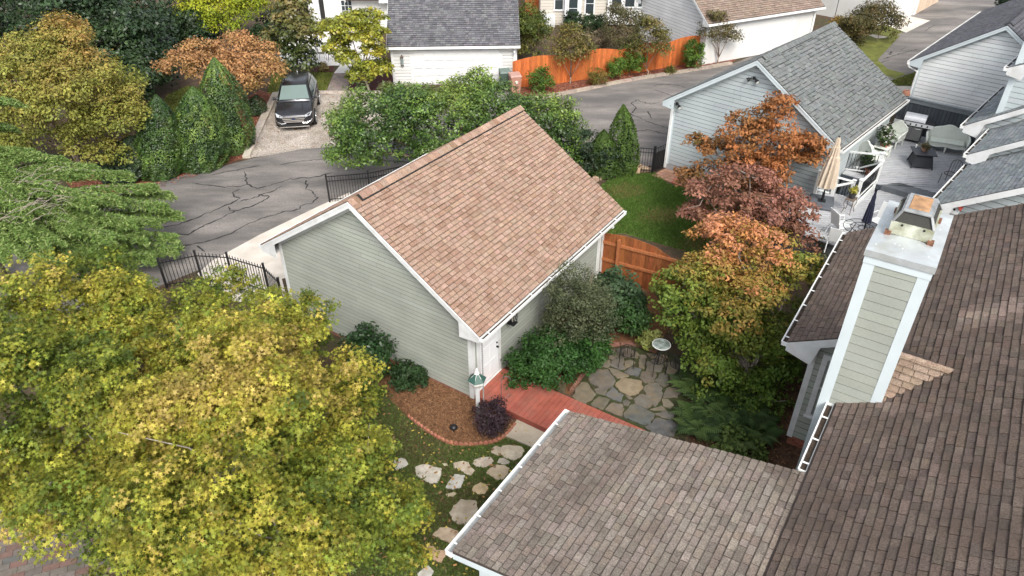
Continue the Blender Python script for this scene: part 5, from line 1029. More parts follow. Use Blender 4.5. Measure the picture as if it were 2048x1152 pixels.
# clipped cones
def cone_shrub(label, bx, by, top, wpx, pal=GRN, group='clipped cone shrubs', lsize=.08, n=15000, name='cone_shrub', pw=.75, m=None, cat='shrub'):
    b = G(bx, by); t = thing(name, label, cat, b, group); T_ = AY(top[0], top[1], b.y); Hh = T_.z; Rr = wpx*depth(b)/FPX/2
    h_ = rng.random(n)**1.25; a = rng.uniform(0, 2*np.pi, n); prof = np.where(h_ < .18, .82+h_, 1.0-((h_-.18)/.82)**2.5)*.98+.03
    rr = Rr*prof*(1+.04*np.sin(a*5+h_*9)+.05*np.sin(a*11-h_*17))*rng.uniform(.92, 1.03, n)
    Q = np.stack([b.x+np.cos(a)*rr+(T_.x-b.x)*h_, b.y+np.sin(a)*rr, .05+h_*Hh], -1); N = np.stack([np.cos(a), np.sin(a), np.full(n, .7)], -1)
    cl = (np.floor(a*4).astype(int)*13+np.floor(h_*12).astype(int)); col = palette(Q, cl, pal, random.randrange(50), clumpj=.2)
    leaves('foliage', Q, N, rng.uniform(.7, 1.3, n)*lsize, 'rhomb', col, m or M_gloss, t, jitter=.5)
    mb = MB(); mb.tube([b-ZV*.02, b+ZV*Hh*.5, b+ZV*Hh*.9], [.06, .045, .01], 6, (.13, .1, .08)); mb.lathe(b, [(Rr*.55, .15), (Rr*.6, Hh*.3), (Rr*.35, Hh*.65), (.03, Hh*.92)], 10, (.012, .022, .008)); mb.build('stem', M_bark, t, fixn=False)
    return t
CP = [(.022, .05, .012), (.04, .08, .017), (.07, .125, .024), (.15, .22, .045)]
cone_shrub('leftmost clipped cone shrub beside the big orange maple', 325, 348, (312, 192), 92, CP); cone_shrub('widest clipped cone shrub in the middle of the three', 405, 330, (385, 176), 108, CP, n=17000); cone_shrub('tallest clipped cone shrub next to the orange maple', 462, 297, (428, 118), 100, CP, n=17000)
cone_shrub('low rounded dark shrub at the feet of the cone shrubs', 255, 350, (262, 275), 110, DKG, group='low dark shrubs'); cone_shrub('small dark ball shrub against the tan pad kerb', 512, 228, (512, 192), 42, DKG, n=1800, group='low dark shrubs')
# magnolia and yellow tree beside white house
tree('magnolia_tree', 'magnolia with golden top behind the parked car', G(590, 148), [LB(590, 70, 43, 50, 1.0), LB(588, 25, 44, 38, 1), LB(595, 115, 42.5, 42, .9)], [(.03, .045, .015), (.05, .075, .02), (.09, .10, .025), (.20, .15, .05), (.36, .24, .11)], lsize=.24, n_clump=330, n_leaf=20, cr=.42, m=M_gloss, hf=(.9, .0), r0=.1)
tree('photinia_tree', 'yellow green layered tree with pale forked trunk by white garage', G(738, 183), [LB(700, 60, 40.6, 45, .6), LB(660, 60, 40.8, 30, .7), LB(680, 95, 40.3, 32, .6), LB(735, 40, 40.8, 32, .7), LB(745, 70, 40.3, 30), LB(745, 100, 40, 24, .6), LB(755, 138, 39.8, 28, .7), LB(700, 120, 39.8, 26, .7), LB(725, 150, 39.6, 30, .6)], [(.05, .075, .015), (.11, .14, .02), (.22, .23, .025), (.36, .30, .03), (.42, .3, .04)], lsize=.18, n_clump=620, n_leaf=24, cr=.30, r0=.075, bark=(.45, .38, .3), hf=(.35, .2), fill=.1, fork=.5, m=M_gloss)
# laurel hedge mass behind the green garage
tree('laurel_hedge', 'large glossy green laurel behind the tan roofed garage', G(880, 370), [LB(880, 270, 29.5, 110, .8), LB(760, 270, 28.5, 95, .85), LB(990, 250, 30.5, 95, .8), LB(1080, 260, 30.5, 75, .9), LB(720, 300, 28, 60, 1), LB(830, 215, 30.5, 60), LB(940, 205, 31, 60), LB(1120, 300, 30, 45, 1), LB(960, 165, 31.5, 28), LB(700, 240, 29, 45), LB(1130, 330, 29.3, 45, 1), LB(1140, 260, 30.3, 40)], [(.026, .055, .012), (.05, .098, .018), (.088, .15, .026), (.135, .20, .036), (.19, .25, .05)], lsize=.13, n_clump=2400, n_leaf=26, cr=.33, core=.95, m=M_gloss, r0=.14, cat='hedge', nt=40, shape='rhomb', clumpj=.22)
# cypress by the lawn gate + ivy
cone_shrub('pointed green cypress inside the black fence', 1245, 345, (1247, 212), 62, [(.03, .06, .012), (.055, .10, .018), (.085, .14, .02)], group=None, name='cypress', lsize=.10, n=7000, m=M_leafy, cat='tree')
cone_shrub('shorter ivy covered cypress next to the laurel', 1205, 350, (1208, 262), 60, [(.03, .06, .012), (.05, .09, .018), (.075, .125, .02)], group=None, name='cypress', lsize=.10, n=5000, m=M_leafy, cat='tree')
tree('ivy_bush', 'dark ivy tumbling over the black fence', G(1180, 345), [LB(1180, 290, 29.3, 32, 1), LB(1205, 315, 28.9, 28, 1), LB(1175, 325, 29, 26, 1)], [(.02, .035, .018), (.035, .06, .03), (.07, .10, .055)], lsize=.12, n_clump=120, n_leaf=24, cr=.25, r0=.03, cat='shrub')
# crepe myrtles and nandinas in the fence bed
for x, yb, yt, wd, lb, pal in [(1140, 168, 50, 50, 'crepe myrtle with several pale stems near the bins end of the fence', 0), (1295, 152, 40, 55, 'wide crepe myrtle in the middle of the mulch bed', 0), (1435, 128, 20, 48, 'airy crepe myrtle before the far pale garage wall', 1)]:
    b = G(x, yb); Y = b.y; h0 = yb-yt
    PALS = [[(.06, .07, .02), (.12, .115, .03), (.20, .15, .045), (.26, .15, .06)], [(.05, .055, .02), (.10, .09, .03), (.15, .10, .04)]][pal]
    tree('crepe_myrtle', lb, b, [LB(x, yb-h0*.62, Y, wd*.7, .9), LB(x-wd*.4, yb-h0*.5, Y, wd*.5, .9), LB(x+wd*.45, yb-h0*.5, Y, wd*.5, .9), LB(x, yb-h0*.85, Y, wd*.5, .8)], PALS, lsize=.13, n_clump=240 if not pal else 150, n_leaf=20, cr=.36, r0=.05, bark=(.25, .18, .13), fork=.2, nt=50, fill=.35, twig=.014)
    mb = MB()
    for k in range(5): a = k*1.26; mb.tube([b+Vector((math.cos(a)*.08, math.sin(a)*.08, 0)), b+Vector((math.cos(a)*.3, math.sin(a)*.3, .9)), b+Vector((math.cos(a)*.55, math.sin(a)*.55, 1.7))], [.04, .03, .02], 5, (.27, .2, .15))
    mb.build('stem', M_bark, [o for o in C.objects if o.name.startswith('crepe_myrtle') and o.type == 'EMPTY'][-1], fixn=False) if False else None
def bush(label, x, yb, yt, wpx, pal, lsize=.12, n=90, name='shrub', group=None, m=None, cr=.22, cat='shrub', n_leaf=24, flat=.7, stem=.03, shape='rhomb', grav=0.0):
    b = G(x, yb); p1 = AY(x, yt, b.y); hz = p1.z; rw = wpx*depth(b)/FPX/2
    return tree(name, label, b, [((b.x, b.y, hz*.55), (rw, rw, hz*.45)), ((b.x+rw*.3, b.y, hz*.38), (rw*.7, rw*.7, hz*.36)), ((b.x-rw*.35, b.y-.05, hz*.4), (rw*.65, rw*.65, hz*.36))], pal, lsize=lsize, n_clump=n, n_leaf=n_leaf, cr=cr, r0=stem, cat=cat, group=group, m=m, flat=flat, nt=8, low=-.9, shape=shape, grav=grav)
NAN = [(.04, .08, .015), (.07, .13, .02), (.11, .19, .03), (.16, .24, .045)]
bush('bright green nandina beside the recycling bins', 1080, 184, 136, 46, NAN, .11, 110); bush('tall bright nandina behind the golden ball shrub', 1258, 150, 90, 50, NAN, .11, 130); bush('short bright nandina between golden ball and tall nandina', 1228, 158, 113, 34, NAN, .11, 80); bush('upright green nandina before the black grill', 1385, 140, 75, 42, NAN, .12, 130)
GLD = [(.07, .08, .018), (.16, .13, .03), (.28, .17, .045)]
bush('golden ball shrub at the bed kerb', 1196, 172, 138, 36, GLD, .10, 70); bush('tiny golden ball shrub beside the bed kerb', 1341, 148, 134, 21, GLD, .09, 40)
bush('tall green and yellow shrub behind the white garage corner', 1062, 118, 5, 75, [(.04, .06, .015), (.07, .10, .02), (.13, .15, .03), (.2, .18, .05)], .16, 240, cr=.35)
bush('dark round shrub under the beige house window', 1146, 62, 22, 38, DKG, .14, 90); bush('wide dark shrub against the beige house bay', 1186, 72, 30, 55, DKG, .14, 130)
bush('brownish myrtle growing behind the orange fence', 1235, 110, 5, 80, [(.05, .06, .025), (.09, .085, .035), (.13, .10, .05)], .14, 170, cr=.36); bush('pale dried shrub behind the orange fence', 1190, 100, 62, 60, [(.16, .12, .08), (.22, .17, .11), (.1, .09, .05)], .13, 90)
for x, yb, yt, wd, lb in [(1700, 95, 25, 70, 'brownish green myrtle behind the grey garage ridge'), (1752, 82, 3, 85, 'fuller brownish myrtle next to the far white garage'), (1675, 75, 40, 40, 'orange tinted shrub beside the far pale garage')]:
    bush(lb, x, yb, yt, wd, [(.05, .05, .018), (.09, .08, .025), (.14, .09, .035)] if x != 1675 else [(.14, .12, .03), (.3, .17, .04), (.1, .11, .03)], .15, 200, cr=.4, cat='tree', name='crepe_myrtle')
bush('dark tree top beyond the brown roofed house', 2022, 30, -12, 60, DKG, .2, 120, cr=.45, cat='tree', name='evergreen_tree')
bush('brown grass clump in the white terrace bed', 648, 142, 128, 18, [(.25, .2, .08), (.2, .16, .06)], .12, 22, flat=1); bush('spiky pale tuft at the white garage corner', 772, 184, 165, 22, [(.16, .17, .07), (.24, .22, .11)], .14, 26)
# brown woodland floor plants at the top
for x, y, r_, lb in [(530, 60, 24, 'small green bush on the bare slope at the top'), (560, 30, 30, 'bush below the pale house porch at the top'), (485, 75, 20, 'low bush right of the pale maple trunk')]:
    bush(lb, x, y+r_, y-r_*.6, r_*2, DKG, .16, 70, cr=.35)

# ---- dogwoods in the courtyard
DW1 = [(.12, .12, .03), (.17, .10, .035), (.26, .115, .04), (.37, .14, .05), (.46, .19, .075)]
DW2 = [(.13, .09, .04), (.20, .10, .06), (.29, .13, .09), (.38, .18, .14), (.48, .27, .24)]
DW3 = [(.075, .135, .022), (.11, .175, .028), (.16, .205, .034), (.29, .215, .045), (.48, .21, .08), (.54, .25, .15)]
tree('dogwood_tree', 'brown leaved dogwood before the grey garage gable', G(1500, 470), [LB(1540, 290, 25, 85, .75), LB(1480, 330, 25, 70, .7), LB(1590, 320, 25.2, 50, .7), LB(1430, 300, 25.4, 40, .6), LB(1560, 230, 25.4, 50, .7), LB(1375, 360, 24.8, 32, .5), LB(1400, 290, 25.4, 28, .5), LB(1520, 370, 24.5, 80, .6), LB(1610, 300, 25.2, 45, .6)], DW1, lsize=.14, n_clump=620, n_leaf=22, cr=.30, shape='oval', r0=.07, bark=(.24, .2, .17), flat=.4, hf=(.3, .3), nt=50, grav=.5, fill=.12, core=.5, sub=11)
tree('dogwood_tree', 'pinkish red dogwood between the two other dogwoods', G(1500, 560), [LB(1500, 400, 22, 85, .6), LB(1430, 430, 22, 60, .6), LB(1570, 420, 22.2, 60, .6), LB(1480, 460, 21.6, 80, .6), LB(1580, 470, 21.6, 50, .5), LB(1410, 390, 22.4, 40, .5), LB(1500, 350, 22.5, 40, .6)], DW2, lsize=.13, n_clump=560, n_leaf=22, cr=.28, shape='oval', r0=.07, bark=(.24, .2, .17), flat=.4, hf=(.5, .2), nt=50, grav=.8, core=.5, sub=11, fill=.12)
tree('dogwood_tree', 'large orange and green dogwood overhanging the flagstone patio', G(1500, 800), [LB(1440, 600, 16.8, 110, .6), LB(1385, 570, 17.4, 62, .55), LB(1540, 560, 17.5, 90, .6), LB(1480, 500, 18.2, 90, .55), LB(1590, 560, 17.6, 55, .6), LB(1470, 700, 15.8, 100, .6), LB(1380, 640, 16.6, 70, .6), LB(1540, 680, 16, 70, .6), LB(1500, 780, 15.2, 65, .7), LB(1340, 580, 17.4, 45, .5), LB(1400, 710, 15.8, 50, .7), LB(1600, 640, 16.4, 45, .7), LB(1520, 830, 14.5, 50, .8), LB(1555, 750, 15.2, 50, .8), LB(1430, 780, 15.0, 45, .8)], DW3, lsize=.115, n_clump=1500, n_leaf=24, cr=.27, shape='oval', r0=.09, bark=(.3, .26, .22), flat=.4, hf=(1.2, -.2), nt=60, grav=.6, fill=.10, core=.3, sub=12, bumpy=.25)
bush('small green shrub at the corner of the brown roof eave', 1650, 530, 470, 55, [(.05, .07, .03), (.08, .10, .045), (.13, .14, .07)], .10, 90)
# ---- courtyard shrubs
bush('tall loose grey green shrub against the garage side wall', 1150, 715, 543, 138, [(.045, .06, .03), (.07, .085, .04), (.10, .115, .055), (.15, .16, .09)], .075, 620, cr=.22, n_leaf=26, name='shrub')
bush('hydrangea like shrub before the brown picket fence', 1235, 650, 550, 100, [(.03, .06, .025), (.05, .09, .04), (.08, .13, .06)], .15, 190, cr=.24, shape='oval'); bush('leafy green shrub left of the dogwood by the patio', 1262, 672, 600, 75, [(.03, .07, .02), (.05, .11, .03), (.08, .15, .04)], .11, 130, cr=.2)
bush('bright leafy ground cover along the red deck', 1095, 765, 672, 138, [(.018, .05, .011), (.03, .08, .016), (.046, .11, .024)], .10, 520, cr=.2, flat=.5, cat='ground cover', name='ground_cover'); bush('bright leafy ground cover under the tall grey green shrub', 1165, 740, 660, 95, [(.02, .06, .012), (.035, .095, .018), (.055, .135, .028)], .10, 260, cr=.2, flat=.5, cat='ground cover', name='ground_cover')
bush('variegated yellow green hosta beside the round glass table', 1296, 695, 660, 36, [(.12, .16, .03), (.22, .25, .06), (.32, .33, .12)], .13, 34, cr=.14, shape='oval', cat='plant', name='hosta'); bush('small light green plants at the rear edge of the porch roof', 1470, 915, 888, 110, [(.09, .14, .03), (.14, .19, .05), (.2, .24, .08)], .11, 110, cr=.14, shape='oval', cat='plant', name='hosta')
bush('purple leaved shrub at the foot of the lamp post', 983, 868, 808, 66, [(.018, .012, .014), (.035, .02, .026), (.06, .035, .045), (.03, .035, .02)], .06, 240, cr=.13, n_leaf=18); bush('dark glossy shrub against the garage gable', 745, 765, 655, 72, [(.015, .04, .012), (.025, .06, .016), (.04, .085, .022)], .12, 260, cr=.22, m=M_gloss, shape='oval'); bush('low dark green shrub on the pine straw by the garage gable', 820, 775, 735, 62, [(.02, .045, .014), (.03, .06, .02), (.05, .085, .03)], .10, 110, cr=.16, shape='oval')
# ferns
def fern(label, x, y, n=13, L_=.62):
    b = G(x, y); t = thing('fern', label, 'fern', b, 'ferns between the patio and the house'); V = []; Cc_ = []
    for k in range(n):
        a = random.uniform(0, 2*math.pi); d = Vector((math.cos(a), math.sin(a), 0)); l_ = L_*random.uniform(.7, 1.1); s_ = Vector((-d.y, d.x, 0)); c_ = jit(random.choice([(.03, .055, .016), (.045, .08, .022), (.07, .11, .03)]), .2)
        for i in range(1, 13):
            f = i/13; p = b+d*l_*f+ZV*(l_*1.5*f-l_*1.2*f*f+.08); wl = l_*.22*math.sin(math.pi*min(1, f*1.02+.12))+.015
            for sg in (-1, 1): V.append([p-d*.022, p+d*.022, p+s_*sg*wl+d*.06-ZV*.03, p+s_*sg*wl*.98+d*.03-ZV*.03]); Cc_.append(c_)
    np_mesh('fronds', np.array([[tuple(q) for q in v] for v in V]), [(0, 1, 2, 3)], np.array(Cc_), M_leafy, t, None)
    mb = MB(); mb.lathe(b, [(.07, 0), (.05, .12), (.01, .2)], 7, (.06, .04, .03)); mb.build('crown_base', M_bark, t)
for k, (x, y) in enumerate([(1390, 800), (1420, 835), (1450, 800), (1480, 860), (1400, 870), (1440, 880), (1500, 830), (1380, 845), (1520, 880), (1370, 780), (1430, 770), (1465, 830), (1410, 815), (1440, 850), (1475, 890), (1495, 865), (1385, 870), (1405, 785), (1450, 870), (1510, 850)]): fern('dark green arching fern between the patio and the house wall', x, y)
mulch_c, mcp = sheet('courtyard_bed', pix([(1375, 760), (1540, 740), (1640, 760), (1620, 960), (1500, 960), (1380, 900)]), .004, mat('dark_leaf_mulch', (.085, .045, .026), rough=.95, var=.4, scale=5, bump=1, bscale=40)); tag(mulch_c, 'dark leaf mulch bed below the house wing', 'mulch bed')
chips('leaf_litter', 'brown leaf litter below the house wing', mcp, 250, .08, ((.14, .07, .04), (.1, .05, .03), (.2, .1, .05)), M_chip)
b6, b6p = sheet('courtyard_bed', pix([(1010, 742), (1180, 560), (1290, 560), (1345, 640), (1320, 690), (1215, 690), (1140, 790)]), .0035, M_straw); tag(b6, 'brown pine straw bed along the garage side wall', 'mulch bed')
# ================================================================== fences
def kids(o): return [c for c in C.objects if c.parent == o]
def copy_tree(o, parent=None):
    c = o.copy(); C.objects.link(c); POS[c.name] = POS.get(o.name, Vector()).copy()
    if parent: c.parent = parent
    for ch in [x for x in o.children]: copy_tree(ch, c)
    return c
def place(o, loc, rz, label=None, group=None):
    o.location = loc; o.rotation_euler = (0, 0, rz); POS[o.name] = Vector(loc)
    if label: o['label'] = label
    if group: o['group'] = group
    return o
M_fence = mat('stained_wood', None, rough=.75, var=.22, scale=7, bump=.3, bscale=50, stretch=(3, 3, .5, 0))
def wood_fence(name, label, pts, hfun, pw=.14, col=(.30, .095, .03), rails_side=None, post_every=2.4, rail_z=(.35, 1.25), round_top=False, rail_col=None):
    t = thing(name, label, 'fence', pts[0]); total = sum((b-a).length for a, b in zip(pts[:-1], pts[1:])); s0 = 0
    for a, b in zip(pts[:-1], pts[1:]):
        L_ = (b-a).length; d = (b-a)/L_; n_ = Vector((-d.y, d.x, 0)); k = 0
        nseg = max(1, int(L_/pw))
        for k in range(nseg):
            x0 = L_*k/nseg+.003; x1 = L_*(k+1)/nseg-.003; h0 = hfun(s0+x0); h1 = hfun(s0+x1); th = n_*.018
            p, q = a+d*x0, a+d*x1; mb = MB(); c_ = jit(col, .24, .06)
            mb.hexa([p-th*.5, q-th*.5, q+th*.5, p+th*.5, p-th*.5+ZV*h0, q-th*.5+ZV*h1, q+th*.5+ZV*h1, p+th*.5+ZV*h0], c_); mb.build('picket', M_fence, t)
        if rails_side:
            off = n_*rails_side*.04; rc = rail_col or tuple(x*1.35 for x in col)
            for rz_ in rail_z:
                m_ = 6
                mb = MB()
                for j in range(1): mb.beam(a+off+ZV*rz_, b+off+ZV*rz_, .05, .10, col=rc)
                mb.build('rail', M_fence, t)
            np_ = max(1, round(L_/post_every))
            for j in range(np_):
                p = a+d*(L_*(j+.28)/np_)+n_*rails_side*.115; hh = hfun(s0+L_*(j+.28)/np_)-.12
                mb = MB(); mb.hexa([p+d*x+n_*y for x, y in ((-.05, -.05), (.05, -.05), (.05, .05), (-.05, .05))]+[p+d*x+n_*y+ZV*hh for x, y in ((-.05, -.05), (.05, -.05), (.05, .05), (-.05, .05))], jit(rc, .05)); mb.build('post', M_fence, t)
        s0 += L_
    return t
fa = Vector((3.02, 21.05, 0)); fdir = Vector((math.cos(R(-28.5)), math.sin(R(-28.5)), 0)); fb = fa+fdir*4.9
def hf1(s): return 1.72+.10*math.sin(s*math.pi/1.9) if s < 1.9 else (1.72-.34*min(1, (s-1.9)/.75) if s < 3 else 1.40+.22*min(1, max(0, (s-3.4)/1.2)))
wood_fence('picket_fence', 'rust brown picket fence with rails between garage and dogwood', [fa, fb], hf1, rails_side=-1, rail_z=(.75, 1.42), post_every=2.2, col=(.26, .085, .028), rail_col=(.36, .13, .05))
base_px = [(1025, 176), (1100, 170), (1158, 161), (1276, 146), (1349, 132), (1437, 121), (1498, 113)]
wood_fence('picket_fence', 'long orange picket fence with wavy top behind the mulch bed', pix(base_px), lambda s: 1.52+.22*abs(math.sin(s*math.pi/3.4)), col=(.42, .115, .03), pw=.16)
wood_fence('picket_fence', 'short orange fence panel between the tall shrub and beige house', pix([(1050, 30), (1085, 28)]), lambda s: 1.9, col=(.40, .12, .035), pw=.16)
def iron_fence(name, label, base, tops, sp=.11, rails=(.12, .88), post_w=.06, arch=None, cat='fence', mesh=False):
    t = thing(name, label, cat, base[0])
    for i, (a, b) in enumerate(zip(base[:-1], base[1:])):
        L_ = (b-a).length; d = (b-a)/L_; n = max(2, int(L_/sp))
        for k in range(1, n):
            f = k/n; p = a+d*L_*f; hh = tops[i]*(1-f)+tops[i+1]*f
            MB().beam(p+ZV*.04, p+ZV*hh, .018, .018, up=d).build('bar', M_black, t)
        for r_ in rails:
            MB().beam(a+ZV*tops[i]*r_, b+ZV*tops[i+1]*r_, .03, .03).build('rail', M_black, t)
    for p, hh in zip(base, tops):
        mb = MB(); mb.box(p.x-post_w/2, p.x+post_w/2, p.y-post_w/2, p.y+post_w/2, 0, hh+.06); mb.box(p.x-post_w*.65, p.x+post_w*.65, p.y-post_w*.65, p.y+post_w*.65, hh+.061, hh+.09); mb.build('post', M_black, t)
    return t
def topbase(tp, z): p = G(tp[0], tp[1], z); return Vector((p.x, p.y, 0))
iron_fence('iron_fence', 'black arched iron fence and gate before the concrete apron', [topbase((316, 521), 1.1), topbase((389, 505), 1.25), topbase((453, 509), 1.2), topbase((526, 531), 1.15), topbase((556, 560), 1.1)], [1.1, 1.25, 1.2, 1.15, 1.1], rails=(.12, .90))
iron_fence('iron_fence', 'black iron fence running into the laurel behind the garage', [G(660, 405), G(742, 398), G(860, 372)], [1.2, 1.2, 1.2], rails=(.12, .8, .97))
iron_fence('iron_fence', 'black iron fence behind the pointed cypress', [G(1120, 330), G(1200, 338), G(1303, 347)], [1.2, 1.2, 1.2], rails=(.12, .82, .97))
gt = iron_fence('iron_gate', 'black iron gate backed with mesh at the grey garage', [G(1305, 347), G(1331, 336)], [1.22, 1.22], rails=(.12, .8, .97), cat='gate')
a, b = G(1305, 347), G(1331, 336); dn = Vector((-(b-a).y, (b-a).x, 0)).normalized()*.03
MB().hexa([a+dn+ZV*.1, b+dn+ZV*.1, b+dn*1.2+ZV*.1, a+dn*1.2+ZV*.1, a+dn+ZV*.95, b+dn+ZV*.95, b+dn*1.2+ZV*.95, a+dn*1.2+ZV*.95]).build('mesh_panel', mat('black_mesh', (.02, .02, .02), rough=.8), gt)

# ================================================================== courtyard
M_red = mat('red_deck_paint', None, rough=.6, var=.14, scale=4, bump=.15, bscale=50, dirt_reflect=(.24, .12, .09), dscale=1.8, damt=.55, thr=.55)
rd = thing('red_deck', 'low red painted plank deck leading from the garage door', 'deck', FG(1, -6, 0)); v = -3.64; k = 0
while v > -8.7:
    x1 = 1.66 if v > -8.0 else 1.66-.35*(-(v+8.0)/.7)**2
    MB().fbox(FG, .30, x1, v-.136, v-.004, .215, .25, jit((.31, .088, .06), .12, .03)).build('board', M_red, rd); v -= .14
MB().fbox(FG, .335, 1.62, -8.5, -3.63, .0, .21).build('frame', mat('dark_red', (.09, .028, .022), rough=.8), rd)
MB().fbox(FG, .31, .333, -8.5, -3.62, .02, .212, (.22, .055, .04)).build('skirt_board', M_red, rd)
# lamp post
lp_ = G(957, 838); lamp = thing('lamp_post', 'white lamp post with green glass lantern in the pine straw bed', 'lamp post', lp_); FLp = Frame(lp_.x, lp_.y, FG.yaw)
MB().fbox(FLp, -.042, .042, -.042, .042, -.02, 1.18).build('post', M_trim, lamp, bevel=.006)
M_lg = mat('green_glass', (.035, .085, .07), rough=.45, var=.1, spec=.3); M_lw = mat('lamp_white', (.68, .68, .64), rough=.5, var=.05)
mb = MB(); mb.lathe(lp_, [(.07, 1.18), (.13, 1.22), (.2, 1.32), (.21, 1.34), (.15, 1.345)], 6, rot=.3); mb.lathe(lp_, [(.055, 1.60), (.07, 1.63), (.03, 1.66), (.045, 1.69), (.02, 1.72), (.035, 1.75), (.004, 1.80)], 10); mb.build('lantern_body', M_lw, lamp)
mb = MB(); mb.lathe(lp_, [(.25, 1.43), (.06, 1.61)], 6, rot=.3); mb.build('lantern_roof', M_lg, lamp)
mb = MB(); mb.lathe(lp_, [(.10, 1.345), (.17, 1.435)], 6, rot=.3); mb.build('lantern_glass', mat('smoked_glass', (.05, .06, .06), rough=.1, var=0), lamp)
mb = MB()
for j in range(6):
    a = .3+j*math.pi/3; mb.beam(lp_+Vector((math.cos(a)*.228, math.sin(a)*.228, 1.44)), lp_+Vector((math.cos(a)*.062, math.sin(a)*.062, 1.605)), .009, .009); mb.beam(lp_+Vector((math.cos(a)*.10, math.sin(a)*.10, 1.34)), lp_+Vector((math.cos(a)*.175, math.sin(a)*.175, 1.44)), .014, .014)
mb.build('lantern_rib', M_lw, lamp)
pl_ = G(908, 866); pth = thing('path_light', 'small black mushroom path light in the pine straw', 'garden light', pl_); mb = MB(); mb.tube([pl_, pl_+ZV*.2], .018, 8); mb.lathe(pl_, [(.035, .14), (.03, .2)], 8); mb.build('stem', M_black, pth); mb = MB(); mb.lathe(pl_, [(.10, .19), (.105, .21), (.085, .255), (.04, .285), (.004, .29)], 14); mb.build('cap', M_black, pth, smooth=True)
hp = G(1003, 833); hk_ = thing('shepherd_hook', 'thin dark shepherd hook rising from the purple shrub', 'garden hook', hp); mb = MB(); tp = 1.45
pts = [hp, hp+ZV*.7, hp+ZV*1.25]+[hp+Vector((.13-.13*math.cos(a), .02, 1.25+.17*math.sin(a))) for a in np.linspace(.3, 2.9, 8)]; mb.tube(pts, .010, 6, (.1, .1, .1)); mb.build('rod', mat('grey_iron', (.13, .12, .12), rough=.5, metal=.4), hk_); mb = MB(); mb.tube([hp+ZV*.62, hp+Vector((.1, 0, .7)), hp+Vector((.2, 0, .72)), hp+Vector((.25, 0, .82))], .008, 5); mb.build('side_hook', MATS['grey_iron'], hk_)
sp0 = G(1123, 786); gp = thing('garden_post', 'short mossy wooden post with red cap beside the deck', 'post', sp0); Fq = Frame(sp0.x, sp0.y, FG.yaw); mb = MB(); mb.fbox(Fq, -.08, .08, -.08, .08, 0, .5, (.12, .1, .06)); mb.build('shaft', M_bark, gp); mb = MB(); mb.fbox(Fq, -.10, .10, -.10, .10, .501, .54, (.28, .07, .05)); mb.prism([Fq(-.09, -.09, .541), Fq(.09, -.09, .541), Fq(.09, .09, .541), Fq(-.09, .09, .541)], ZV*.03, (.3, .08, .05)); mb.build('cap', M_red, gp)
# wire chairs and glass table on the patio
def wire_chair(name, label, m=None, seat=True):
    m = m or M_black; t = thing(name, label, 'chair', (0, 0, 0)); r_ = .011
    for sx in (-1, 1):
        mb = MB(); mb.tube([(sx*.22, -.22, 0), (sx*.2, -.2, .43)], r_, 6); mb.build('leg', m, t); mb = MB(); mb.tube([(sx*.22, .24, 0), (sx*.2, .2, .43)], r_, 6); mb.build('leg', m, t)
    mb = MB(); mb.tube([(.2*math.cos(a)*1.1, .2*math.sin(a)*1.1, .44) for a in np.linspace(0, 2*math.pi, 17)], r_, 6)
    for k in range(-3, 4): w_ = math.sqrt(.22**2-(k*.055)**2); mb.tube([(k*.055, -w_, .44), (k*.055, w_, .44)], .006, 4)
    mb.build('seat', m, t)
    mb = MB(); mb.tube([(-.2, .2, .43), (-.21, .25, .75)]+[(.21*-math.cos(a), .27, .75+.2*math.sin(a)) for a in np.linspace(0, math.pi, 9)]+[(.21, .25, .75), (.2, .2, .43)], r_, 6)
    for x in (-.1, 0, .1): mb.tube([(x, .21, .44), (x, .265, .75+.2*math.sqrt(max(0, 1-(x/.21)**2)))], .007, 4)
    mb.build('backrest', m, t); return t
wc = wire_chair('wire_chair', 'x'); place(wc, G(1252, 728), R(170), 'thin black wire chair on the far rim of the flagstone patio')
wc2 = copy_tree(wc); place(wc2, G(1310, 742), R(200), 'thin black wire chair beside the round glass table'); wc3 = copy_tree(wc); place(wc3, G(1352, 752), R(130), 'thin black wire chair half under the dogwood leaves')
gt_ = G(1318, 722); tb = thing('glass_table', 'round pale glass topped garden table on black legs', 'table', gt_); zt_ = .62; mb = MB(); mb.lathe(gt_, [(.25, zt_), (.26, zt_+.02), (.245, zt_+.022)], 24); mb.build('tabletop', mat('pale_glass_top', (.30, .35, .33), rough=.12, var=.5, scale=9, spec=.5, dirt_reflect=(.08, .10, .05), dscale=5, damt=.8, thr=.52), tb); mb = MB(); mb.tube([gt_+Vector((.262*math.cos(a), .262*math.sin(a), zt_+.01)) for a in np.linspace(0, 2*math.pi, 25)], .014, 6); mb.build('rim', M_lw, tb)  # dark green blotches paint leaf reflections into the tabletop colour
for j in range(3): a = j*2.1; mb = MB(); mb.tube([gt_+Vector((math.cos(a)*.25, math.sin(a)*.25, 0)), gt_+Vector((math.cos(a)*.1, math.sin(a)*.1, .3)), gt_+Vector((math.cos(a)*.26, math.sin(a)*.26, zt_))], .013, 6); mb.build('leg', M_black, tb)

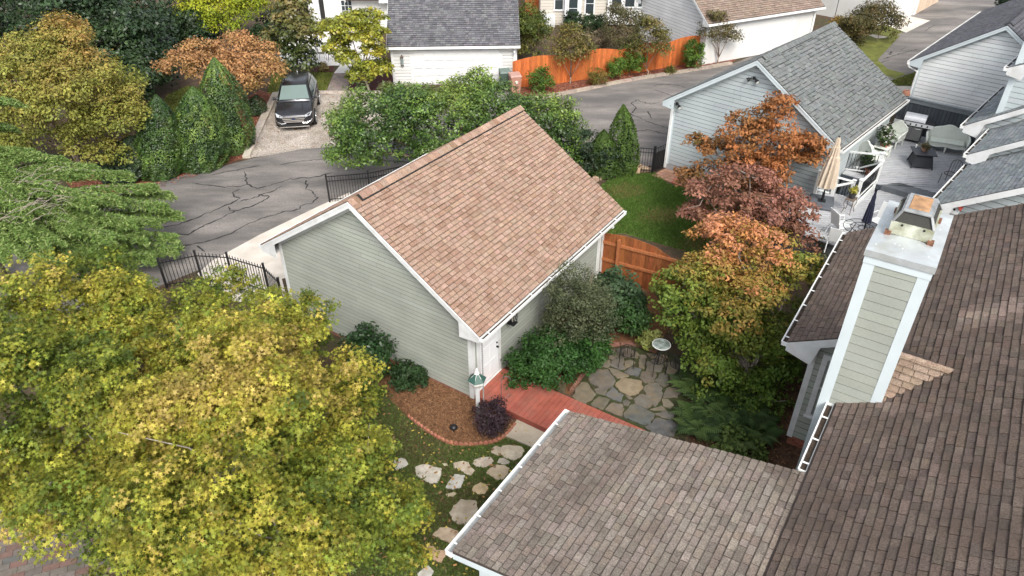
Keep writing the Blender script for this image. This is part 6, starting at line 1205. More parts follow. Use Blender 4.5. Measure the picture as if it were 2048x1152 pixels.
# ================================================================== neighbour deck
M_deck = mat('grey_decking', None, rough=.7, var=.10, scale=5, bump=.1, bscale=40); M_slate = mat('slate_paint', None, rough=.6, var=.1, scale=5); ZL, ZU = 1.10, 1.35
dk = thing('grey_deck', 'two level grey plank deck behind the grey garage', 'deck', FN(2.5, -5.5, 0))
def deck_piece(poly, z, yaw, name='board', w_=.165):
    c, s_ = math.cos(yaw-FN.yaw), math.sin(yaw-FN.yaw)       # board direction in the deck frame
    ts = [-p[0]*s_+p[1]*c for p in poly]; t = min(ts)
    while t < max(ts):
        q = clip(clip(poly, (-s_, c), t+.015), (s_, -c), -(t+w_-.015))
        if len(q) >= 3: MB().prism([FN(a, b, z-.03) for a, b in q], ZV*.03, jit((.40, .407, .42), .05, .015)).build(name, M_deck, dk)
        t += w_
deck_piece([(-3.2, -2.7), (.70, -2.7), (.70, -8), (-3.2, -8)], ZL, R(-6)); deck_piece([(.702, -4.55), (2.1, -5.0), (2.78, -5.5), (2.78, -8), (.702, -8)], ZL, R(-6)); deck_piece([(2.12, -3.5), (8.3, -3.5), (8.3, -9), (2.82, -9), (2.82, -5.5), (2.12, -5.0)], ZU, R(-6))
mb = MB(); DK_ = (.05, .06, .075)
for p, q in (((2.12, -3.5), (2.12, -5.0)), ((2.12, -5.0), (2.82, -5.5)), ((2.82, -5.5), (2.82, -9))): mb.beam(FN(*p, ZL+.11), FN(*q, ZL+.11), .04, .215, col=DK_)
mb.build('step_face', M_slate, dk)
mb = MB(); mb.fbox(FN, -3.15, .68, -8, -2.75, .1, ZL-.032, (.12, .13, .14)); mb.fbox(FN, .69, 2.75, -8, -5.1, .1, ZL-.032, (.12, .13, .14)); mb.fbox(FN, 2.16, 8.25, -8.9, -3.55, .1, ZU-.032, (.12, .13, .14)); mb.build('understructure', M_slate, dk)
st_ = thing('deck_stairs', 'dark slate stairs between the two white deck railings', 'stairs', FN(1.4, -4, 0))
for j in range(4): MB().fbox(FN, .73, 2.08, -4.5+j*.28, -4.22+j*.28, .03, ZL-.2*(j+1)+.18, (.07, .085, .10)).build('step', M_slate, st_)
M_rail = mat('rail_white', (.72, .73, .72), rough=.45, var=.03)
rl = thing('deck_railing', 'white post railing with black balusters around the deck stairs', 'railing', FN(1.5, -4.5, ZL))
def dpost(bp, zb_, tp):
    b = G(bp[0], bp[1], zb_); zt = AY(tp[0], tp[1], b.y).z; F_ = Frame(b.x, b.y, FN.yaw); mb = MB(); mb.fbox(F_, -.055, .055, -.055, .055, zb_-.25, zt-.05); o = mb.build('post', M_rail, rl)
    mb = MB(); mb.fbox(F_, -.075, .075, -.075, .075, zt-.049, zt-.015); mb.hexa([F_(-.07, -.07, zt-.014), F_(.07, -.07, zt-.014), F_(.07, .07, zt-.014), F_(-.07, .07, zt-.014), F_(-.01, -.01, zt+.02), F_(.01, -.01, zt+.02), F_(.01, .01, zt+.02), F_(-.01, .01, zt+.02)]); mb.build('cap', M_rail, o); return Vector((b.x, b.y, zt))
P1 = dpost((1673, 334), ZU, (1682, 297)); P2 = dpost((1751, 356), ZU, (1763.7, 305)); P3 = dpost((1747, 377), ZL, (1763.7, 320)); P4 = dpost((1705, 364), .85, (1713, 333)); P5 = dpost((1700, 392), .95, (1708.5, 359)); P6 = dpost((1707, 415), ZL, (1720, 358)); P7 = dpost((1662, 396), .95, (1668, 367)); P8 = dpost((1629, 388), ZL, (1640, 340))
def rail(a, b, drop0=.10, drop1=.85, bal=True, n=None):
    a = Vector(a); b = Vector(b); MB().beam(a-ZV*drop0, b-ZV*drop0, .07, .06).build('top_rail', M_rail, rl); MB().beam(a-ZV*drop1, b-ZV*drop1, .05, .05).build('bottom_rail', M_rail, rl)
    if bal:
        n = n or int((b-a).length/.12)
        for k in range(1, n): p = a.lerp(b, k/n); MB().beam(p-ZV*(drop0+.03), p-ZV*(drop1-.025), .02, .02, up=(b-a).normalized()).build('baluster', M_black, rl)
rail(P1, P2); rail(P3, P4); rail(P3, P6, .15, .82, True); rail(P8, P5, .1, .8); rail(P7, P5, .12, .7, False)
MB().beam(P3-ZV*1.15, P6-ZV*1.15, .04, .22).build('skirt', M_rail, rl)
# privacy screen
ps = thing('privacy_screen', 'dark slate board screen with pale cap along the deck', 'fence', FN(8.4, -5, ZU)); uS = 8.42; zS = FN.inv(ONP(1825, 192, FN(uS, 0, 0), FN.U))[2]; zS2 = zS-.12
v = -3.3
while v > -7.6:
    MB().fbox(FN, uS-.012+random.uniform(0, .01), uS+.012, v-.148, v-.004, .9, zS-.1, jit((.075, .085, .095), .12, .03)).build('board', M_slate, ps); MB().fbox(FN, uS-.03, uS-.013, v-.17, v-.135, .9, zS-.1, (.05, .058, .066)).build('batten', M_slate, ps); v -= .152
MB().fbox(FN, uS-.09, uS+.09, -7.6, -3.25, zS-.098, zS-.04, (.20, .225, .235)).build('cap_rail', M_slate, ps); MB().fbox(FN, uS-.055, uS-.033, -7.6, -3.25, zS-.28, zS-.10, (.17, .19, .20)).build('trim_board', M_slate, ps)
hc = FN(uS-.02, -3.45, zS+.02); hose = thing('hose_coil', 'coiled copper coloured hose on the privacy screen end', 'hose', hc); mb = MB()
for j in range(4): mb.tube([hc+Vector((math.cos(a)*(.17-.02*j), math.sin(a)*(.17-.02*j), .05*j)) for a in np.linspace(0, 2*math.pi, 17)], .025, 6)
mb.build('coil', mat('copper_hose', (.36, .17, .11), rough=.6), hose)
# wicker furniture
M_wick = mat('white_wicker', (.72, .75, .68), rough=.7, var=.10, scale=40, bump=.6, bscale=120); M_cush = mat('pale_cushion', (.60, .64, .56), rough=.9, var=.06, scale=8)
def wicker(name, label, w_, cat):
    t = thing(name, label, cat, (0, 0, 0)); hw = w_/2
    MB().box(-hw+.1, hw-.1, -.28, .3, .30, .40).build('seat', M_wick, t, bevel=.02); MB().box(-hw+.12, hw-.12, -.3, .26, .401, .48).build('cushion', M_cush, t, bevel=.03)
    prof = []; N_ = 20
    for k in range(N_+1):
        x = -hw+w_*k/N_; f = k/N_*2-1; prof.append((x, .62+.30*(1-f*f)**.6+(.07*max(0, 1-(f/.32)**2))))
    mb = MB(); n = len(prof)
    vs = [(x, .30-.1*(1-(x/hw)**2)*0, .33) for x, z in prof]+[(x, .36, z) for x, z in prof]; bk = [(a, b+.05, c) for a, b, c in vs]
    fs = [(i, i+1, n+i+1, n+i) for i in range(n-1)]; m2_ = 2*n; fs += [tuple(m2_+i for i in reversed(f)) for f in fs]+[(n+i, n+i+1, m2_+n+i+1, m2_+n+i) for i in range(n-1)]
    mb.add(vs+bk, fs); mb.build('backrest', M_wick, t, smooth=False); mb = MB(); mb.tube([(x, .385, z+.01) for x, z in prof], .035, 8); mb.tube([(-.14, .35, .84), (-.07, .352, .87), (.07, .352, .87), (.14, .35, .84), (.06, .35, .81), (-.06, .35, .81), (-.14, .35, .84)], .014, 5); mb.build('back_rim', M_wick, t, smooth=True)
    for sx in (-1, 1):
        mb = MB(); mb.tube([(sx*hw, .37, .66), (sx*(hw+.03), .15, .64), (sx*(hw+.03), -.2, .60), (sx*hw, -.31, .52), (sx*(hw-.04), -.33, .4)], .045, 8); mb.build('arm', M_wick, t, smooth=True); MB().box(*sorted((sx*(hw-.03), sx*(hw+.01))), -.26, .33, .3, .58).build('arm_panel', M_wick, t)
        for y in (-.29, .32): mb = MB(); mb.tube([(sx*(hw-.06), y, .36), (sx*(hw-.04), y*1.03, .15), (sx*(hw-.03), y*1.06, 0)], [.045, .03, .026], 8); mb.build('leg', M_wick, t)
    mb = MB(); sc = [(-hw+.08+(w_-.16)*k/16, -.30, .30-.06*abs(math.sin(k*math.pi/8))) for k in range(17)]; n = len(sc); mb.add([(x, y, .36) for x, y, z in sc]+sc+[(x, y+.03, .36) for x, y, z in sc]+[(x, y+.03, z) for x, y, z in sc], [(i, i+1, n+i+1, n+i) for i in range(n-1)]+[(2*n+i, 2*n+i+1, 3*n+i+1, 3*n+i) for i in range(n-1)]); mb.build('apron', M_wick, t); 
    if w_ > 1: mb = MB(); mb.tube([(0, -.29, .34), (0, -.3, .0)], [.04, .026], 8); mb.build('leg', M_wick, t)
    return t
ls = wicker('wicker_loveseat', 'x', 1.55, 'loveseat'); place(ls, FN(7.22, -5.85, ZU), FN.yaw-R(90)+R(16), 'white wicker loveseat with cushion before the slate screen')
wch = wicker('wicker_chair', 'x', .72, 'chair'); place(wch, FN(6.35, -3.95, ZU), FN.yaw-R(90)+R(75)*0+R(62)*-1+R(0), 'white wicker armchair beside the steel grill')
wch.rotation_euler[2] = FN.yaw-R(90)-R(8)
wc4 = copy_tree(wch); place(wc4, FN(3.85, -3.95, ZU), FN.yaw-R(90)+R(150), 'white wicker armchair seen from behind at the railing')
# flower table
tb2p = FN(4.75, -4.05, ZU); tb2 = thing('wicker_table', 'white wicker side table under the white flowers', 'table', tb2p); Ft2 = Frame(tb2p.x, tb2p.y, FN.yaw); mb = MB(); mb.fbox(Ft2, -.3, .3, -.3, .3, ZU+.46, ZU+.50); mb.build('tabletop', M_wick, tb2, bevel=.01); MB().fbox(Ft2, -.26, .26, -.26, .26, ZU+.15, ZU+.18).build('shelf', M_wick, tb2)
for a in (-.26, .26):
    for b in (-.26, .26): MB().fbox(Ft2, a-.025, a+.025, b-.025, b+.025, ZU, ZU+.459).build('leg', M_wick, tb2)
def potted(label, P, r_, h_, potc, leafpal, flower=None, n=40, ls_=.10, sz=.25, name='potted_plant', hz=.35):
    P = Vector(P); t = thing(name, label, 'plant', P); mb = MB(); mb.lathe(P, [(r_*.7, 0), (r_*.8, h_*.2), (r_, h_*.9), (r_*1.08, h_*.92), (r_*1.08, h_), (r_*.9, h_*.97), (r_*.9, h_*.9)], 16, potc); mb.build('pot', M_brick, t, smooth=False)
    Q, N, cl, tips, D = sample_crown([((P.x, P.y, P.z+h_+hz*.5), (sz, sz, hz*.6))], n, 10, .12, .9, .3, -.9, .2, 3); leaves('foliage', Q, N, rng.uniform(.7, 1.2, len(Q))*ls_, 'oval', palette(Q, cl, leafpal, 4), M_leafy, t)
    if flower: Q2 = Q[::7]+np.array([0, 0, .04]); leaves('flowers', Q2, N[::7], np.full(len(Q2), .10), 'star', np.tile(np.array(flower), (len(Q2), 1)), M_leafy, t, kind='stuff', jitter=.4)
    return t
GL = [(.02, .045, .015), (.035, .07, .02), (.06, .10, .03)]
potted('white flowering plant on the wicker side table', tb2p+ZV*.5, .16, .22, (.2, .12, .08), GL, (.75, .7, .7), 60, hz=.45, sz=.38); potted('white flowering plant between table and wicker armchair', FN(5.45, -3.85, ZU), .18, .5, (.12, .12, .12), GL, (.75, .7, .68), 50, hz=.5, sz=.36)
for (uu, vv, cc) in ((4.65, -4.2, (.45, .2, .15)), (4.85, -4.25, (.5, .3, .25)), (4.95, -4.15, (.4, .15, .12))): potted('little pink pot of trailing leaves on the wicker side table', FN(uu, vv, ZU+.5), .05, .08, cc, GL, None, 6, .06, .07, hz=.08)['group'] = 'little pots on the wicker table'
# steel grill
gr = thing('grill', 'stainless steel gas grill with rounded lid by the slate screen', 'grill', (0, 0, 0)); M_steel = mat('brushed_steel', (.62, .62, .61), rough=.28, metal=.75, var=.08, scale=6); M_gdk = mat('grill_dark', (.03, .03, .032), rough=.4)
MB().box(-.42, .42, -.28, .28, .08, .72).build('cabinet', MATS['grill_dark'], gr)
for sx in (-1, 1):
    d_ = MB().box(*sorted((sx*.005, sx*.40)), -.30, -.281, .12, .70).build('cabinet_door', mat('dull_steel2', (.25, .25, .24), rough=.35, metal=.7, var=.1), gr); mb = MB(); mb.tube([(sx*.12, -.325, .64), (sx*.34, -.325, .64)], .012, 6); mb.build('handle', M_steel, d_)
    MB().box(*sorted((sx*.44, sx*.78)), -.26, .26, .82, .87).build('side_shelf', M_gdk, gr, bevel=.01)
    for y in (-.2, .2): mb = MB(); mb.tube([(sx*.36-.02, y, .05), (sx*.36+.02, y, .05)], .05, 10); mb.build('caster', M_gdk, gr)
MB().hexa([(-.78, -.36, .76), (.78, -.36, .76), (.78, -.28, .76), (-.78, -.28, .76), (-.78, -.33, .90), (.78, -.33, .90), (.78, -.28, .90), (-.78, -.28, .90)]).build('control_panel', M_steel, gr)
for k in range(6): mb = MB(); x = -.55+k*.22; mb.tube([(x, -.345, .83), (x, -.40, .82)], [.035, .028], 10); mb.build('knob', M_gdk, gr)
MB().box(-.44, .44, -.27, .27, .73, .92).build('firebox', M_gdk, gr)
mb = MB(); arc = [(-.28+.0, .93)]+[(-.27*math.cos(a), .93+.27*math.sin(a)) for a in np.linspace(.1, math.pi-.5, 9)]+[(.27, .93)]; mb.prism([(-.42, y, z) for y, z in arc], (.84, 0, 0)); lid = mb.build('lid', M_steel, gr); mb = MB(); mb.tube([(-.34, -.31, .98), (.34, -.31, .98)], .016, 8); mb.build('lid_handle', M_steel, lid)
place(gr, FN(7.5, -4.35, ZU), FN.yaw-R(90)+R(8))
# fire table
ft = FN(5.0, -5.55, ZU); fire = thing('fire_table', 'black square fire table with slanted sides on the upper deck', 'table', ft); Ff = Frame(ft.x, ft.y, FN.yaw+R(28)); M_char = mat('charcoal_paint', (.04, .043, .05), rough=.5, var=.12)
def ring(h0, a0, h1, a1): return [Ff(x*a0, y*a0, ZU+h0) for x, y in ((-1, -1), (1, -1), (1, 1), (-1, 1))]+[Ff(x*a1, y*a1, ZU+h1) for x, y in ((-1, -1), (1, -1), (1, 1), (-1, 1))]
MB().hexa(ring(.06, .38, .58, .27)).build('base', M_char, fire); MB().hexa(ring(.585, .43, .63, .43)).build('tabletop', M_char, fire, bevel=.01)
for x in (-1, 1):
    for y in (-1, 1): mb = MB(); mb.tube([Ff(x*.40, y*.40, ZU), Ff(x*.28, y*.28, ZU+.58)], .025, 6); mb.build('leg', M_char, fire)
potted('terracotta bowl plant on the black fire table', ft+ZV*.635, .14, .13, (.42, .24, .18), [(.05, .07, .03), (.09, .10, .04), (.12, .08, .05)], None, 26, .08, .17, hz=.16)
mb = MB(); mb.lathe(Ff(.32, .25, ZU+.632), [(.03, 0), (.035, .1), (.02, .12)], 10, (.7, .7, .68)); cd = mb.build('candle', M_brick, None); solo(cd, 'small white candle jar on the black fire table', 'candle')
# dark patio chair, half under the eave
bc1 = wire_chair('metal_chair', 'x', mat('dark_metal_chair', (.03, .028, .026), rough=.5)); place(bc1, G(1893, 368, ZU), R(-60), 'dark metal patio chair half hidden by the neighbour eave')
# umbrellas
def brolly(label, base, top, zb_, rc, col, plate=None, pole=(.03, .03, .035), tiers=3, open_from=.28):
    b = G(base[0], base[1], zb_); zt = AY(top[0], top[1], b.y).z; H_ = zt-zb_; t = thing('umbrella', label, 'umbrella', b); mb = MB(); mb.tube([b, b+ZV*H_*.97], .03, 10); mb.build('pole', M_black, t)
    N_ = 22; lv = [(open_from, rc), (open_from+.02, rc*.98), (.55, rc*.82), (.72, rc*.62), (.735, rc*.50), (.86, rc*.40), (.875, rc*.30), (.96, rc*.22), (1.0, .03)]; vs = []; fs = []
    for f, r_ in lv:
        for k in range(N_): a = 2*math.pi*k/N_; rr = r_*(1+.20*math.cos(a*N_/2)); vs.append(b+Vector((rr*math.cos(a+f*.4), rr*math.sin(a+f*.4), H_*f)))
    for i in range(len(lv)-1):
        for k in range(N_): fs.append((i*N_+k, i*N_+(k+1) % N_, (i+1)*N_+(k+1) % N_, (i+1)*N_+k))
    mb = MB(); mb.add(vs, fs, col); mb.build('canopy', mat('canvas', None, rough=.9, var=.10, scale=5), t, fixn=False)
    mb = MB(); mb.lathe(b+ZV*H_, [(.03, -.02), (.04, .02), (.005, .06)], 8); mb.build('finial', M_black, t)
    if plate:
        Fu = Frame(b.x, b.y, FN.yaw+R(20)); mb = MB(); mb.fbox(Fu, -plate, plate, -plate*.8, plate*.8, zb_+.002, zb_+.14); mb.build('base_plate', mat('base_grey', (.10, .11, .125), rough=.5, var=.1), t, bevel=.05); mb = MB(); mb.fbox(Fu, -.13, .13, -.13, .13, zb_+.141, zb_+.17); mb.tube([b+ZV*.17, b+ZV*.45], .05, 10); mb.build('socket', M_black, t)
    return t
brolly('folded beige umbrella on a square grey base', (1642, 408), (1664, 274), ZL, .30, (.50, .42, .33), .55); brolly('folded black umbrella behind the beige umbrella', (1668, 340), (1690, 272), ZU, .10, (.03, .032, .04), None, open_from=.12); brolly('narrow folded navy umbrella standing in the wire table', (1722, 478), (1744, 378), ZL, .13, (.025, .027, .05), None, open_from=.35)
wtp = G(1714, 492, ZL); wt = thing('wire_table', 'round black wire mesh table around the navy umbrella', 'table', wtp); mb = MB(); R_ = .62; zz = .72
for rr in (R_, R_*.62, R_*.25): mb.tube([wtp+Vector((rr*math.cos(a), rr*math.sin(a), zz)) for a in np.linspace(0, 2*math.pi, 29)], .012, 5)
for j in range(10): a = j*math.pi/5; mb.tube([wtp+Vector((.1*math.cos(a), .1*math.sin(a), zz)), wtp+Vector((R_*math.cos(a), R_*math.sin(a), zz))], .008, 4)
mb.build('tabletop', M_black, wt)
for j in range(4): a = .4+j*math.pi/2; mb = MB(); mb.tube([wtp+Vector((R_*.9*math.cos(a), R_*.9*math.sin(a), 0)), wtp+Vector((R_*.5*math.cos(a), R_*.5*math.sin(a), zz))], .014, 5); mb.build('leg', M_black, wt)
# white sling chairs
def sling(label):
    t = thing('sling_chair', label, 'chair', (0, 0, 0)); m = M_rail
    for sx in (-1, 1):
        mb = MB(); mb.tube([(sx*.28, -.3, 0), (sx*.28, -.27, .42), (sx*.28, -.24, .62), (sx*.28, .18, .64), (sx*.27, .3, .6)], .018, 7); mb.build('arm', m, t); mb = MB(); mb.tube([(sx*.26, .34, 0), (sx*.26, .22, .42), (sx*.26, .36, .98)], .018, 7); mb.build('back_post', m, t)
    MB().hexa([(-.25, -.27, .41), (.25, -.27, .41), (.25, .22, .39), (-.25, .22, .39), (-.25, -.27, .43), (.25, -.27, .43), (.25, .22, .41), (-.25, .22, .41)]).build('seat', m, t); MB().hexa([(-.25, .22, .42), (.25, .22, .42), (.25, .24, .42), (-.25, .24, .42), (-.25, .35, .98), (.25, .35, .98), (.25, .37, .98), (-.25, .37, .98)]).build('backrest', m, t)
    return t
sc1 = sling('x'); place(sc1, G(1676, 470, ZL), R(100), 'white sling chair left of the black wire table'); sc2 = copy_tree(sc1); place(sc2, G(1668, 500, ZL), R(150), 'white sling chair tucked under the brown eave'); sc3 = copy_tree(sc1); place(sc3, G(1752, 462, ZL), R(-60), 'white sling chair between wire table and chimney')
# plant stand
pp = G(1695, 424, ZL); psd = thing('plant_stand', 'curly iron plant stand on the lower deck', 'plant stand', pp); mb = MB(); Fp2 = Frame(pp.x, pp.y, FN.yaw)
MB().fbox(Fp2, -.2, .2, -.16, .16, ZL+.55, ZL+.58).build('top', mat('rusty_iron', (.14, .11, .09), rough=.7, var=.3, scale=20), psd)
for a in (-.17, .17):
    for b in (-.13, .13): mb = MB(); mb.tube([Fp2(a, b, ZL+.55), Fp2(a*1.25, b*1.25, ZL+.4), Fp2(a*.9, b*.9, ZL+.2), Fp2(a*1.2, b*1.2, ZL)], .014, 5); mb.build('leg', MATS['rusty_iron'], psd)
potted('dark pot of yellow leaves on the iron plant stand', pp+ZV*.585, .13, .2, (.05, .05, .05), [(.2, .2, .03), (.4, .35, .05)], None, 16, .09, .12, hz=.2)
potted('terracotta trough of leaves behind the white balusters', FN(2.75, -4.35, ZU), .24, .22, (.35, .12, .07), GL, None, 30, .09, .25, hz=.3)
potted('leafy green pot plant behind the deck railing', FN(3.0, -4.0, ZU), .16, .3, (.1, .1, .1), GL, None, 36, .1, .25, hz=.4)

# ================================================================== car
M_paint = mat('car_paint', (.055, .056, .062), rough=.22, metal=.7, var=.03, spec=.6); M_carg = glass('car_glass', (.05, .075, .07), .04); M_wind = glass('windshield', (.13, .175, .16), .06); M_chrome = mat('chrome', (.75, .75, .75), rough=.18, metal=.9, var=.02); M_tyre = mat('tyre', (.018, .018, .018), rough=.85); M_plast = mat('black_plastic', (.02, .02, .021), rough=.6)
car = thing('parked_suv', 'dark grey SUV parked on the pale gravel pad', 'car', (0, 0, 0))
def loft(secs):
    vs = []; n = len(secs[0])
    for s_ in secs: vs += s_
    fs = []
    for i in range(len(secs)-1):
        for k in range(n-1): fs.append((i*n+k, i*n+k+1, (i+1)*n+k+1, (i+1)*n+k))
    fs += [tuple(range(n-1, -1, -1)), tuple(range((len(secs)-1)*n, len(secs)*n))]
    return vs, fs
def sec(y, hw, zb_, zs, zt, crown=.03, tw=.78):
    r_ = [(0, zb_), (hw*.8, zb_), (hw*.97, zb_+.1), (hw, zs), (hw*.985, zt-.12), (hw*.93, zt-.03), (hw*tw, zt), (0, zt+crown)]
    return [(x, y, z) for x, z in r_]+[(-x, y, z) for x, z in r_[-2:0:-1]]+[(0, y, zb_)]
B = [sec(-2.40, .62, .42, .55, .72, .01), sec(-2.36, .80, .30, .52, .80, .02), sec(-2.22, .90, .24, .55, .90, .04), sec(-1.95, .955, .22, .6, .99, .05), sec(-1.5, .965, .22, .62, 1.05, .05), sec(-1.05, .965, .22, .62, 1.10, .03), sec(0, .965, .22, .62, 1.12, .0), sec(1.2, .965, .22, .62, 1.15, .0), sec(2.0, .955, .26, .66, 1.17, .0), sec(2.3, .90, .34, .7, 1.15, .0), sec(2.39, .80, .45, .7, 1.05, .0)]
vs, fs = loft(B); mb = MB(); mb.add(vs, fs); mb.build('body', M_paint, car, smooth=True, subsurf=1)
def gsec(y, wb, wt, z0, z1): return [(wb, y, z0), (wb*.5+wt*.5+.02, y, z0+(z1-z0)*.5), (wt, y, z1-.06), (wt*.9, y, z1), (0, y, z1+.02), (-wt*.9, y, z1), (-wt, y, z1-.06), (-wb*.5-wt*.5-.02, y, z0+(z1-z0)*.5), (-wb, y, z0)]
vs, fs = loft([gsec(-1.08, .84, .80, 1.05, 1.10), gsec(-.75, .86, .74, 1.06, 1.34), gsec(-.22, .87, .68, 1.08, 1.66), gsec(.3, .87, .67, 1.1, 1.725), gsec(1.2, .87, .66, 1.1, 1.715), gsec(1.9, .85, .63, 1.1, 1.64), gsec(2.1, .83, .62, 1.1, 1.52), gsec(2.33, .80, .7, 1.08, 1.16)]); mb = MB(); mb.add(vs, fs); mb.build('cabin', M_paint, car, smooth=True)
def quad(pts, name, m, nrm, th=.012, parent=car): mb = MB(); mb.prism([Vector(p)+Vector(nrm)*.012 for p in pts], Vector(nrm)*th); return mb.build(name, m, parent)
nw = Vector((0, -.56, .83)); ws = quad([Vector(p)+nw*.05 for p in ((-.74, -1.0, 1.14), (.74, -1.0, 1.14), (.60, -.30, 1.62), (-.60, -.30, 1.62))], 'windshield', M_wind, nw)
mb = MB(); mb.beam((-.70, -1.03, 1.16), (.1, -.97, 1.20), .025, .015); mb.beam((.1, -1.03, 1.16), (.68, -.97, 1.19), .025, .015); mb.build('wiper', M_plast, ws)
for sx in (-1, 1):
    nn = (sx*.96, 0, .26); x_ = lambda z: sx*(.885-(z-1.1)*.36)
    for (ya, yb, yc, yd) in ((-.70, .28, .22, -.22), (.34, 1.22, 1.16, .30), (1.28, 1.95, 1.70, 1.24)): quad([(x_(1.14), ya, 1.14), (x_(1.14), yb, 1.14), (x_(1.56), yc, 1.56), (x_(1.56), yd, 1.56)], 'side_window', M_carg, nn)
    mb = MB(); mb.tube([(sx*.895, -.85, 1.13), (sx*.895, 1.98, 1.14)], .014, 5); mb.build('window_trim', M_chrome, car)
    mb = MB(); mb.tube([(sx*.60, -.1, 1.74), (sx*.62, .1, 1.765), (sx*.6, 1.7, 1.745), (sx*.58, 1.85, 1.70)], .016, 6); mb.build('roof_rail', M_plast, car)
    mr = MB(); mr.lathe((0, 0, 0), [(.02, 0)], 4); mb = MB(); mb.hexa([(sx*.90, -.78, 1.10), (sx*1.10, -.80, 1.09), (sx*1.10, -.66, 1.09), (sx*.90, -.68, 1.10), (sx*.90, -.76, 1.20), (sx*1.09, -.78, 1.24), (sx*1.09, -.68, 1.24), (sx*.90, -.70, 1.20)]); mb.build('mirror', M_paint if sx > 0 else M_plast, car, bevel=.03)
    for yw in (-1.45, 1.42):
        mb = MB(); ax = Vector((1, 0, 0))
        def ringw(x, r_, n=20): return [(x, yw+r_*math.cos(2*math.pi*k/n), .365+r_*math.sin(2*math.pi*k/n)) for k in range(n)]
        a0, a1 = sx*.74, sx*.985; prof = [(a0, .24), (a0, .355), (sx*.77, .365), (sx*.95, .365), (a1, .35), (a1, .26)]; vs = []; 
        for x, r_ in prof: vs += ringw(x, r_)
        fs = [(i*20+k, i*20+(k+1) % 20, (i+1)*20+(k+1) % 20, (i+1)*20+k) for i in range(len(prof)-1) for k in range(20)]; mb.add(vs, fs); wh_ = mb.build('wheel', M_tyre, car, smooth=True)
        mb = MB(); c_ = Vector((sx*.965, yw, .365)); vs = [tuple(c_)]+ringw(sx*.955, .265); mb.add(vs, [(0, 1+k, 1+(k+1) % 20) for k in range(20)], (.05, .05, .05)); mb.build('rim_back', M_plast, wh_)
        mb = MB()
        for k in range(10): a = 2*math.pi*k/10; mb.beam(c_+Vector((sx*.012, 0, 0)), c_+Vector((sx*.012, math.cos(a)*.25, math.sin(a)*.25)), .03, .05, up=(1, 0, 0))
        mb.tube([c_+Vector((sx*.012, math.cos(a)*.252, math.sin(a)*.252)) for a in np.linspace(0, 2*math.pi, 21)], .018, 5); mb.build('rim', M_chrome, wh_)
        mb = MB(); vs = []; 
        for x, r_ in ((sx*.958, .37), (sx*.972, .37), (sx*.972, .45), (sx*.955, .455)): vs += [(x, yw+r_*math.cos(math.pi*k/12-.05), .365+r_*math.sin(math.pi*k/12-.05)) for k in range(14)]
        mb.add(vs, [(i*14+k, i*14+k+1, (i+1)*14+k+1, (i+1)*14+k) for i in range(3) for k in range(13)]); mb.build('wheel_arch', M_plast, car, fixn=False)
    hl = MB(); hl.prism([(sx*.50, -2.385, .80), (sx*.52, -2.385, .70), (sx*.80, -2.30, .76), (sx*.90, -2.08, .90), (sx*.82, -2.18, .90)], (0, -.025, .02)); hl.build('headlight', mat('headlight_glass', (.42, .44, .46), rough=.12, var=.3, scale=12, spec=.7), car)
    mb = MB(); mb.tube([(sx*.40, -2.42, .46), (sx*.62, -2.405, .44), (sx*.80, -2.33, .52), (sx*.86, -2.25, .58)], .018, 6); mb.build('fog_trim', M_chrome, car)
    mb = MB(); mb.tube([(sx*.45, -2.05, 1.03), (sx*.40, -1.3, 1.10)], .012, 5); mb.build('bonnet_crease', M_paint, car)
    mb = MB(); mb.box(*sorted((sx*.955, sx*.985)), -.1, .08, .93, .96); mb.box(*sorted((sx*.955, sx*.985)), .95, 1.13, .95, .98); mb.build('door_handle', M_chrome, car)
mb = MB(); mb.prism([(-.56, -2.41, .78), (.56, -2.41, .78), (.48, -2.43, .52), (-.48, -2.43, .52)], (0, -.012, 0)); gl_ = mb.build('grille', M_plast, car)
for z, hw in ((.765, .55), (.68, .53), (.60, .50), (.53, .46)): MB().beam((-hw, -2.445, z), (hw, -2.445, z), .03, .034).build('grille_bar', M_chrome, gl_)
mb = MB(); mb.lathe((0, 0, 0), [(.07, 0), (.07, .02)], 14)
em = MB(); em.add([(.095*math.cos(a), -2.468, .68+.042*math.sin(a)) for a in np.linspace(0, 2*math.pi, 17)[:-1]]+[(.095*math.cos(a), -2.455, .68+.042*math.sin(a)) for a in np.linspace(0, 2*math.pi, 17)[:-1]], [tuple(range(16))]+[(i, (i+1) % 16, (i+1) % 16+16, i+16) for i in range(16)]); em.build('emblem', mat('emblem_dark', (.03, .04, .09), rough=.2), gl_)
mb = MB(); mb.prism([(-.60, -2.425, .42), (.60, -2.425, .42), (.55, -2.42, .32), (-.55, -2.42, .32)], (0, -.02, 0)); lo = mb.build('lower_grille', M_plast, car); MB().beam((-.72, -2.42, .275), (.72, -2.42, .275), .05, .045).build('skid_trim', M_chrome, lo)
mb = MB(); mb.lathe((0, 1.75, 1.70), [(.05, 0), (.03, .03), (.012, .10), (.003, .12)], 8, (1, 1, 1)); mb.build('antenna', M_chrome, car)
quad([(-.62, 2.14, 1.48), (.62, 2.14, 1.48), (.68, 2.31, 1.18), (-.68, 2.31, 1.18)], 'rear_window', M_carg, (0, .87, .5))
fr_ = G(592, 264); ang = R(9.2); place(car, (fr_.x-math.sin(ang)*2.4, fr_.y+math.cos(ang)*2.4, .014), ang)

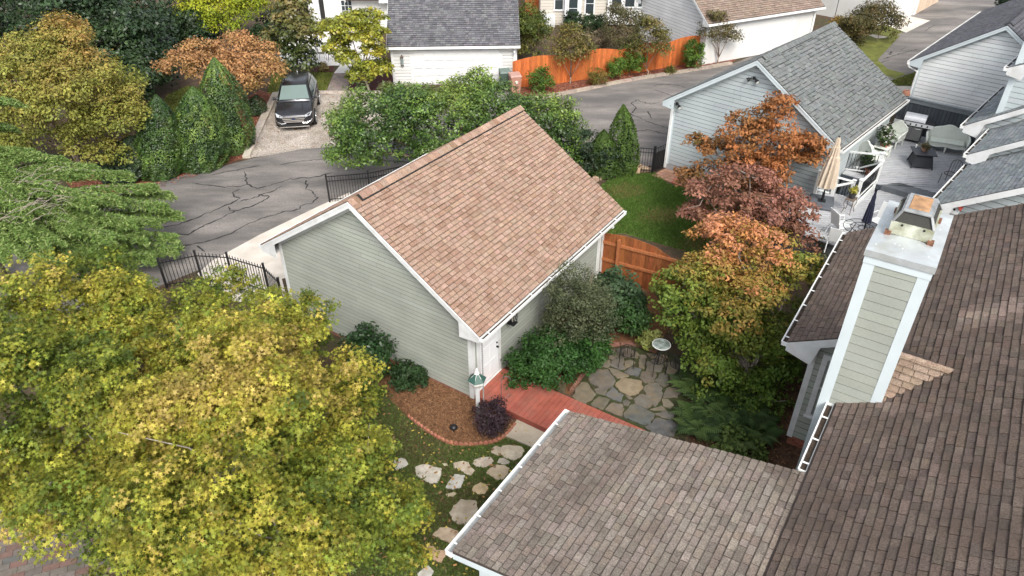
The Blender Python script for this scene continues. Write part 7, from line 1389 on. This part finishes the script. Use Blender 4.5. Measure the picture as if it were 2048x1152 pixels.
# ================================================================== bins, small far things
def bin_(label, x, y, bc_, lc, rz):
    t = thing('wheelie_bin', label, 'bin', (0, 0, 0)); m = mat('bin_plastic', None, rough=.55, var=.08)
    MB().hexa([(-.24, -.26, .06), (.24, -.26, .06), (.24, .26, .06), (-.24, .26, .06), (-.31, -.36, 1.0), (.31, -.36, 1.0), (.31, .36, 1.0), (-.31, .36, 1.0)], bc_).build('body', m, t, bevel=.03)
    MB().hexa([(-.33, -.39, 1.005), (.33, -.39, 1.005), (.33, .37, 1.005), (-.33, .37, 1.005), (-.27, -.3, 1.09), (.27, -.3, 1.09), (.3, .36, 1.11), (-.3, .36, 1.11)], lc).build('lid', m, t, bevel=.02)
    mb = MB(); mb.tube([(-.26, .41, 1.0), (.26, .41, 1.0)], .018, 6, lc); mb.build('handle', m, t)
    for sx in (-1, 1): mb = MB(); mb.tube([(sx*.25, .27, .13), (sx*.31, .27, .13)], .13, 14, (.02, .02, .02)); mb.build('wheel', m, t)
    return place(t, G(x, y), rz, label)
bin_('dark green bin with grey green lid behind the tan bin', 1010, 178, (.06, .09, .075), (.13, .17, .15), R(10))
tb_ = bin_('tan recycling bin with brown lid beside the white garage', 1030, 186, (.36, .19, .14), (.38, .23, .19), R(14))
mb = MB(); mb.add([(.09*math.cos(a), -.352, .72+.09*math.sin(a)) for a in np.linspace(0, 2*math.pi, 17)[:-1]]+[(.09*math.cos(a), -.335, .72+.09*math.sin(a)) for a in np.linspace(0, 2*math.pi, 17)[:-1]], [tuple(range(16))]+[(i, (i+1) % 16, (i+1) % 16+16, i+16) for i in range(16)], (.65, .55, .5)); o = mb.build('sticker', M_brick); o.parent = tb_
cg = G(1392, 118); cvg = thing('covered_grill', 'black covered grill peeking over the orange fence', 'grill', cg); mb = MB(); mb.hexa([cg+Vector(p) for p in ((-.6, 1.0, 0), (.6, 1.0, 0), (.6, 1.6, 0), (-.6, 1.6, 0), (-.62, 1.0, 1.55), (.62, 1.0, 1.55), (.62, 1.6, 1.55), (-.62, 1.6, 1.55))]); mb.build('cover', mat('black_cover', (.03, .032, .04), rough=.6), cvg, bevel=.05); mb = MB(); mb.hexa([cg+Vector(p) for p in ((-.55, 1.0, 1.551), (.55, 1.0, 1.551), (.55, 1.6, 1.551), (-.55, 1.6, 1.551), (-.4, 1.1, 1.95), (.4, 1.1, 1.95), (.4, 1.5, 1.95), (-.4, 1.5, 1.95))]); mb.build('hood', MATS['black_cover'], cvg, bevel=.08)
ac = G(1098, 52); acu = thing('air_conditioner', 'white air conditioner unit beside the beige house', 'air conditioner', ac); MB().box(ac.x-.4, ac.x+.4, ac.y-.4, ac.y+.4, 0, .8).build('casing', M_trim, acu, bevel=.03)
for k in range(8): MB().box(ac.x-.35, ac.x+.35, ac.y-.425, ac.y-.402, .1+k*.08, .14+k*.08).build('louvre', M_trim, acu)
ch0 = wire_chair('terrace_chair', 'x'); place(ch0, G(645, 120), R(120), 'black metal chair on the white terrace nearest the golden magnolia'); ch1 = copy_tree(ch0); place(ch1, G(665, 122), R(190), 'black metal chair on the white terrace under the yellow green tree')
sx_ = G(1668, 40); spn = thing('wind_spinner', 'teal wind spinner on a pole behind the garage with tan roof', 'wind spinner', sx_); mb = MB(); mb.tube([sx_, sx_+ZV*2.6], .025, 6); mb.build('pole', M_black, spn)
for k in range(4): a = k*math.pi/2; c_ = sx_+ZV*2.6; d = Vector((math.cos(a), 0, math.sin(a))); e = Vector((-math.sin(a), 0, math.cos(a))); MB().prism([c_, c_+d*.3+e*.12, c_+d*.42, c_+d*.2-e*.05], Vector((0, .02, 0)), (.1, .4, .45)).build('blade', M_brick, spn)
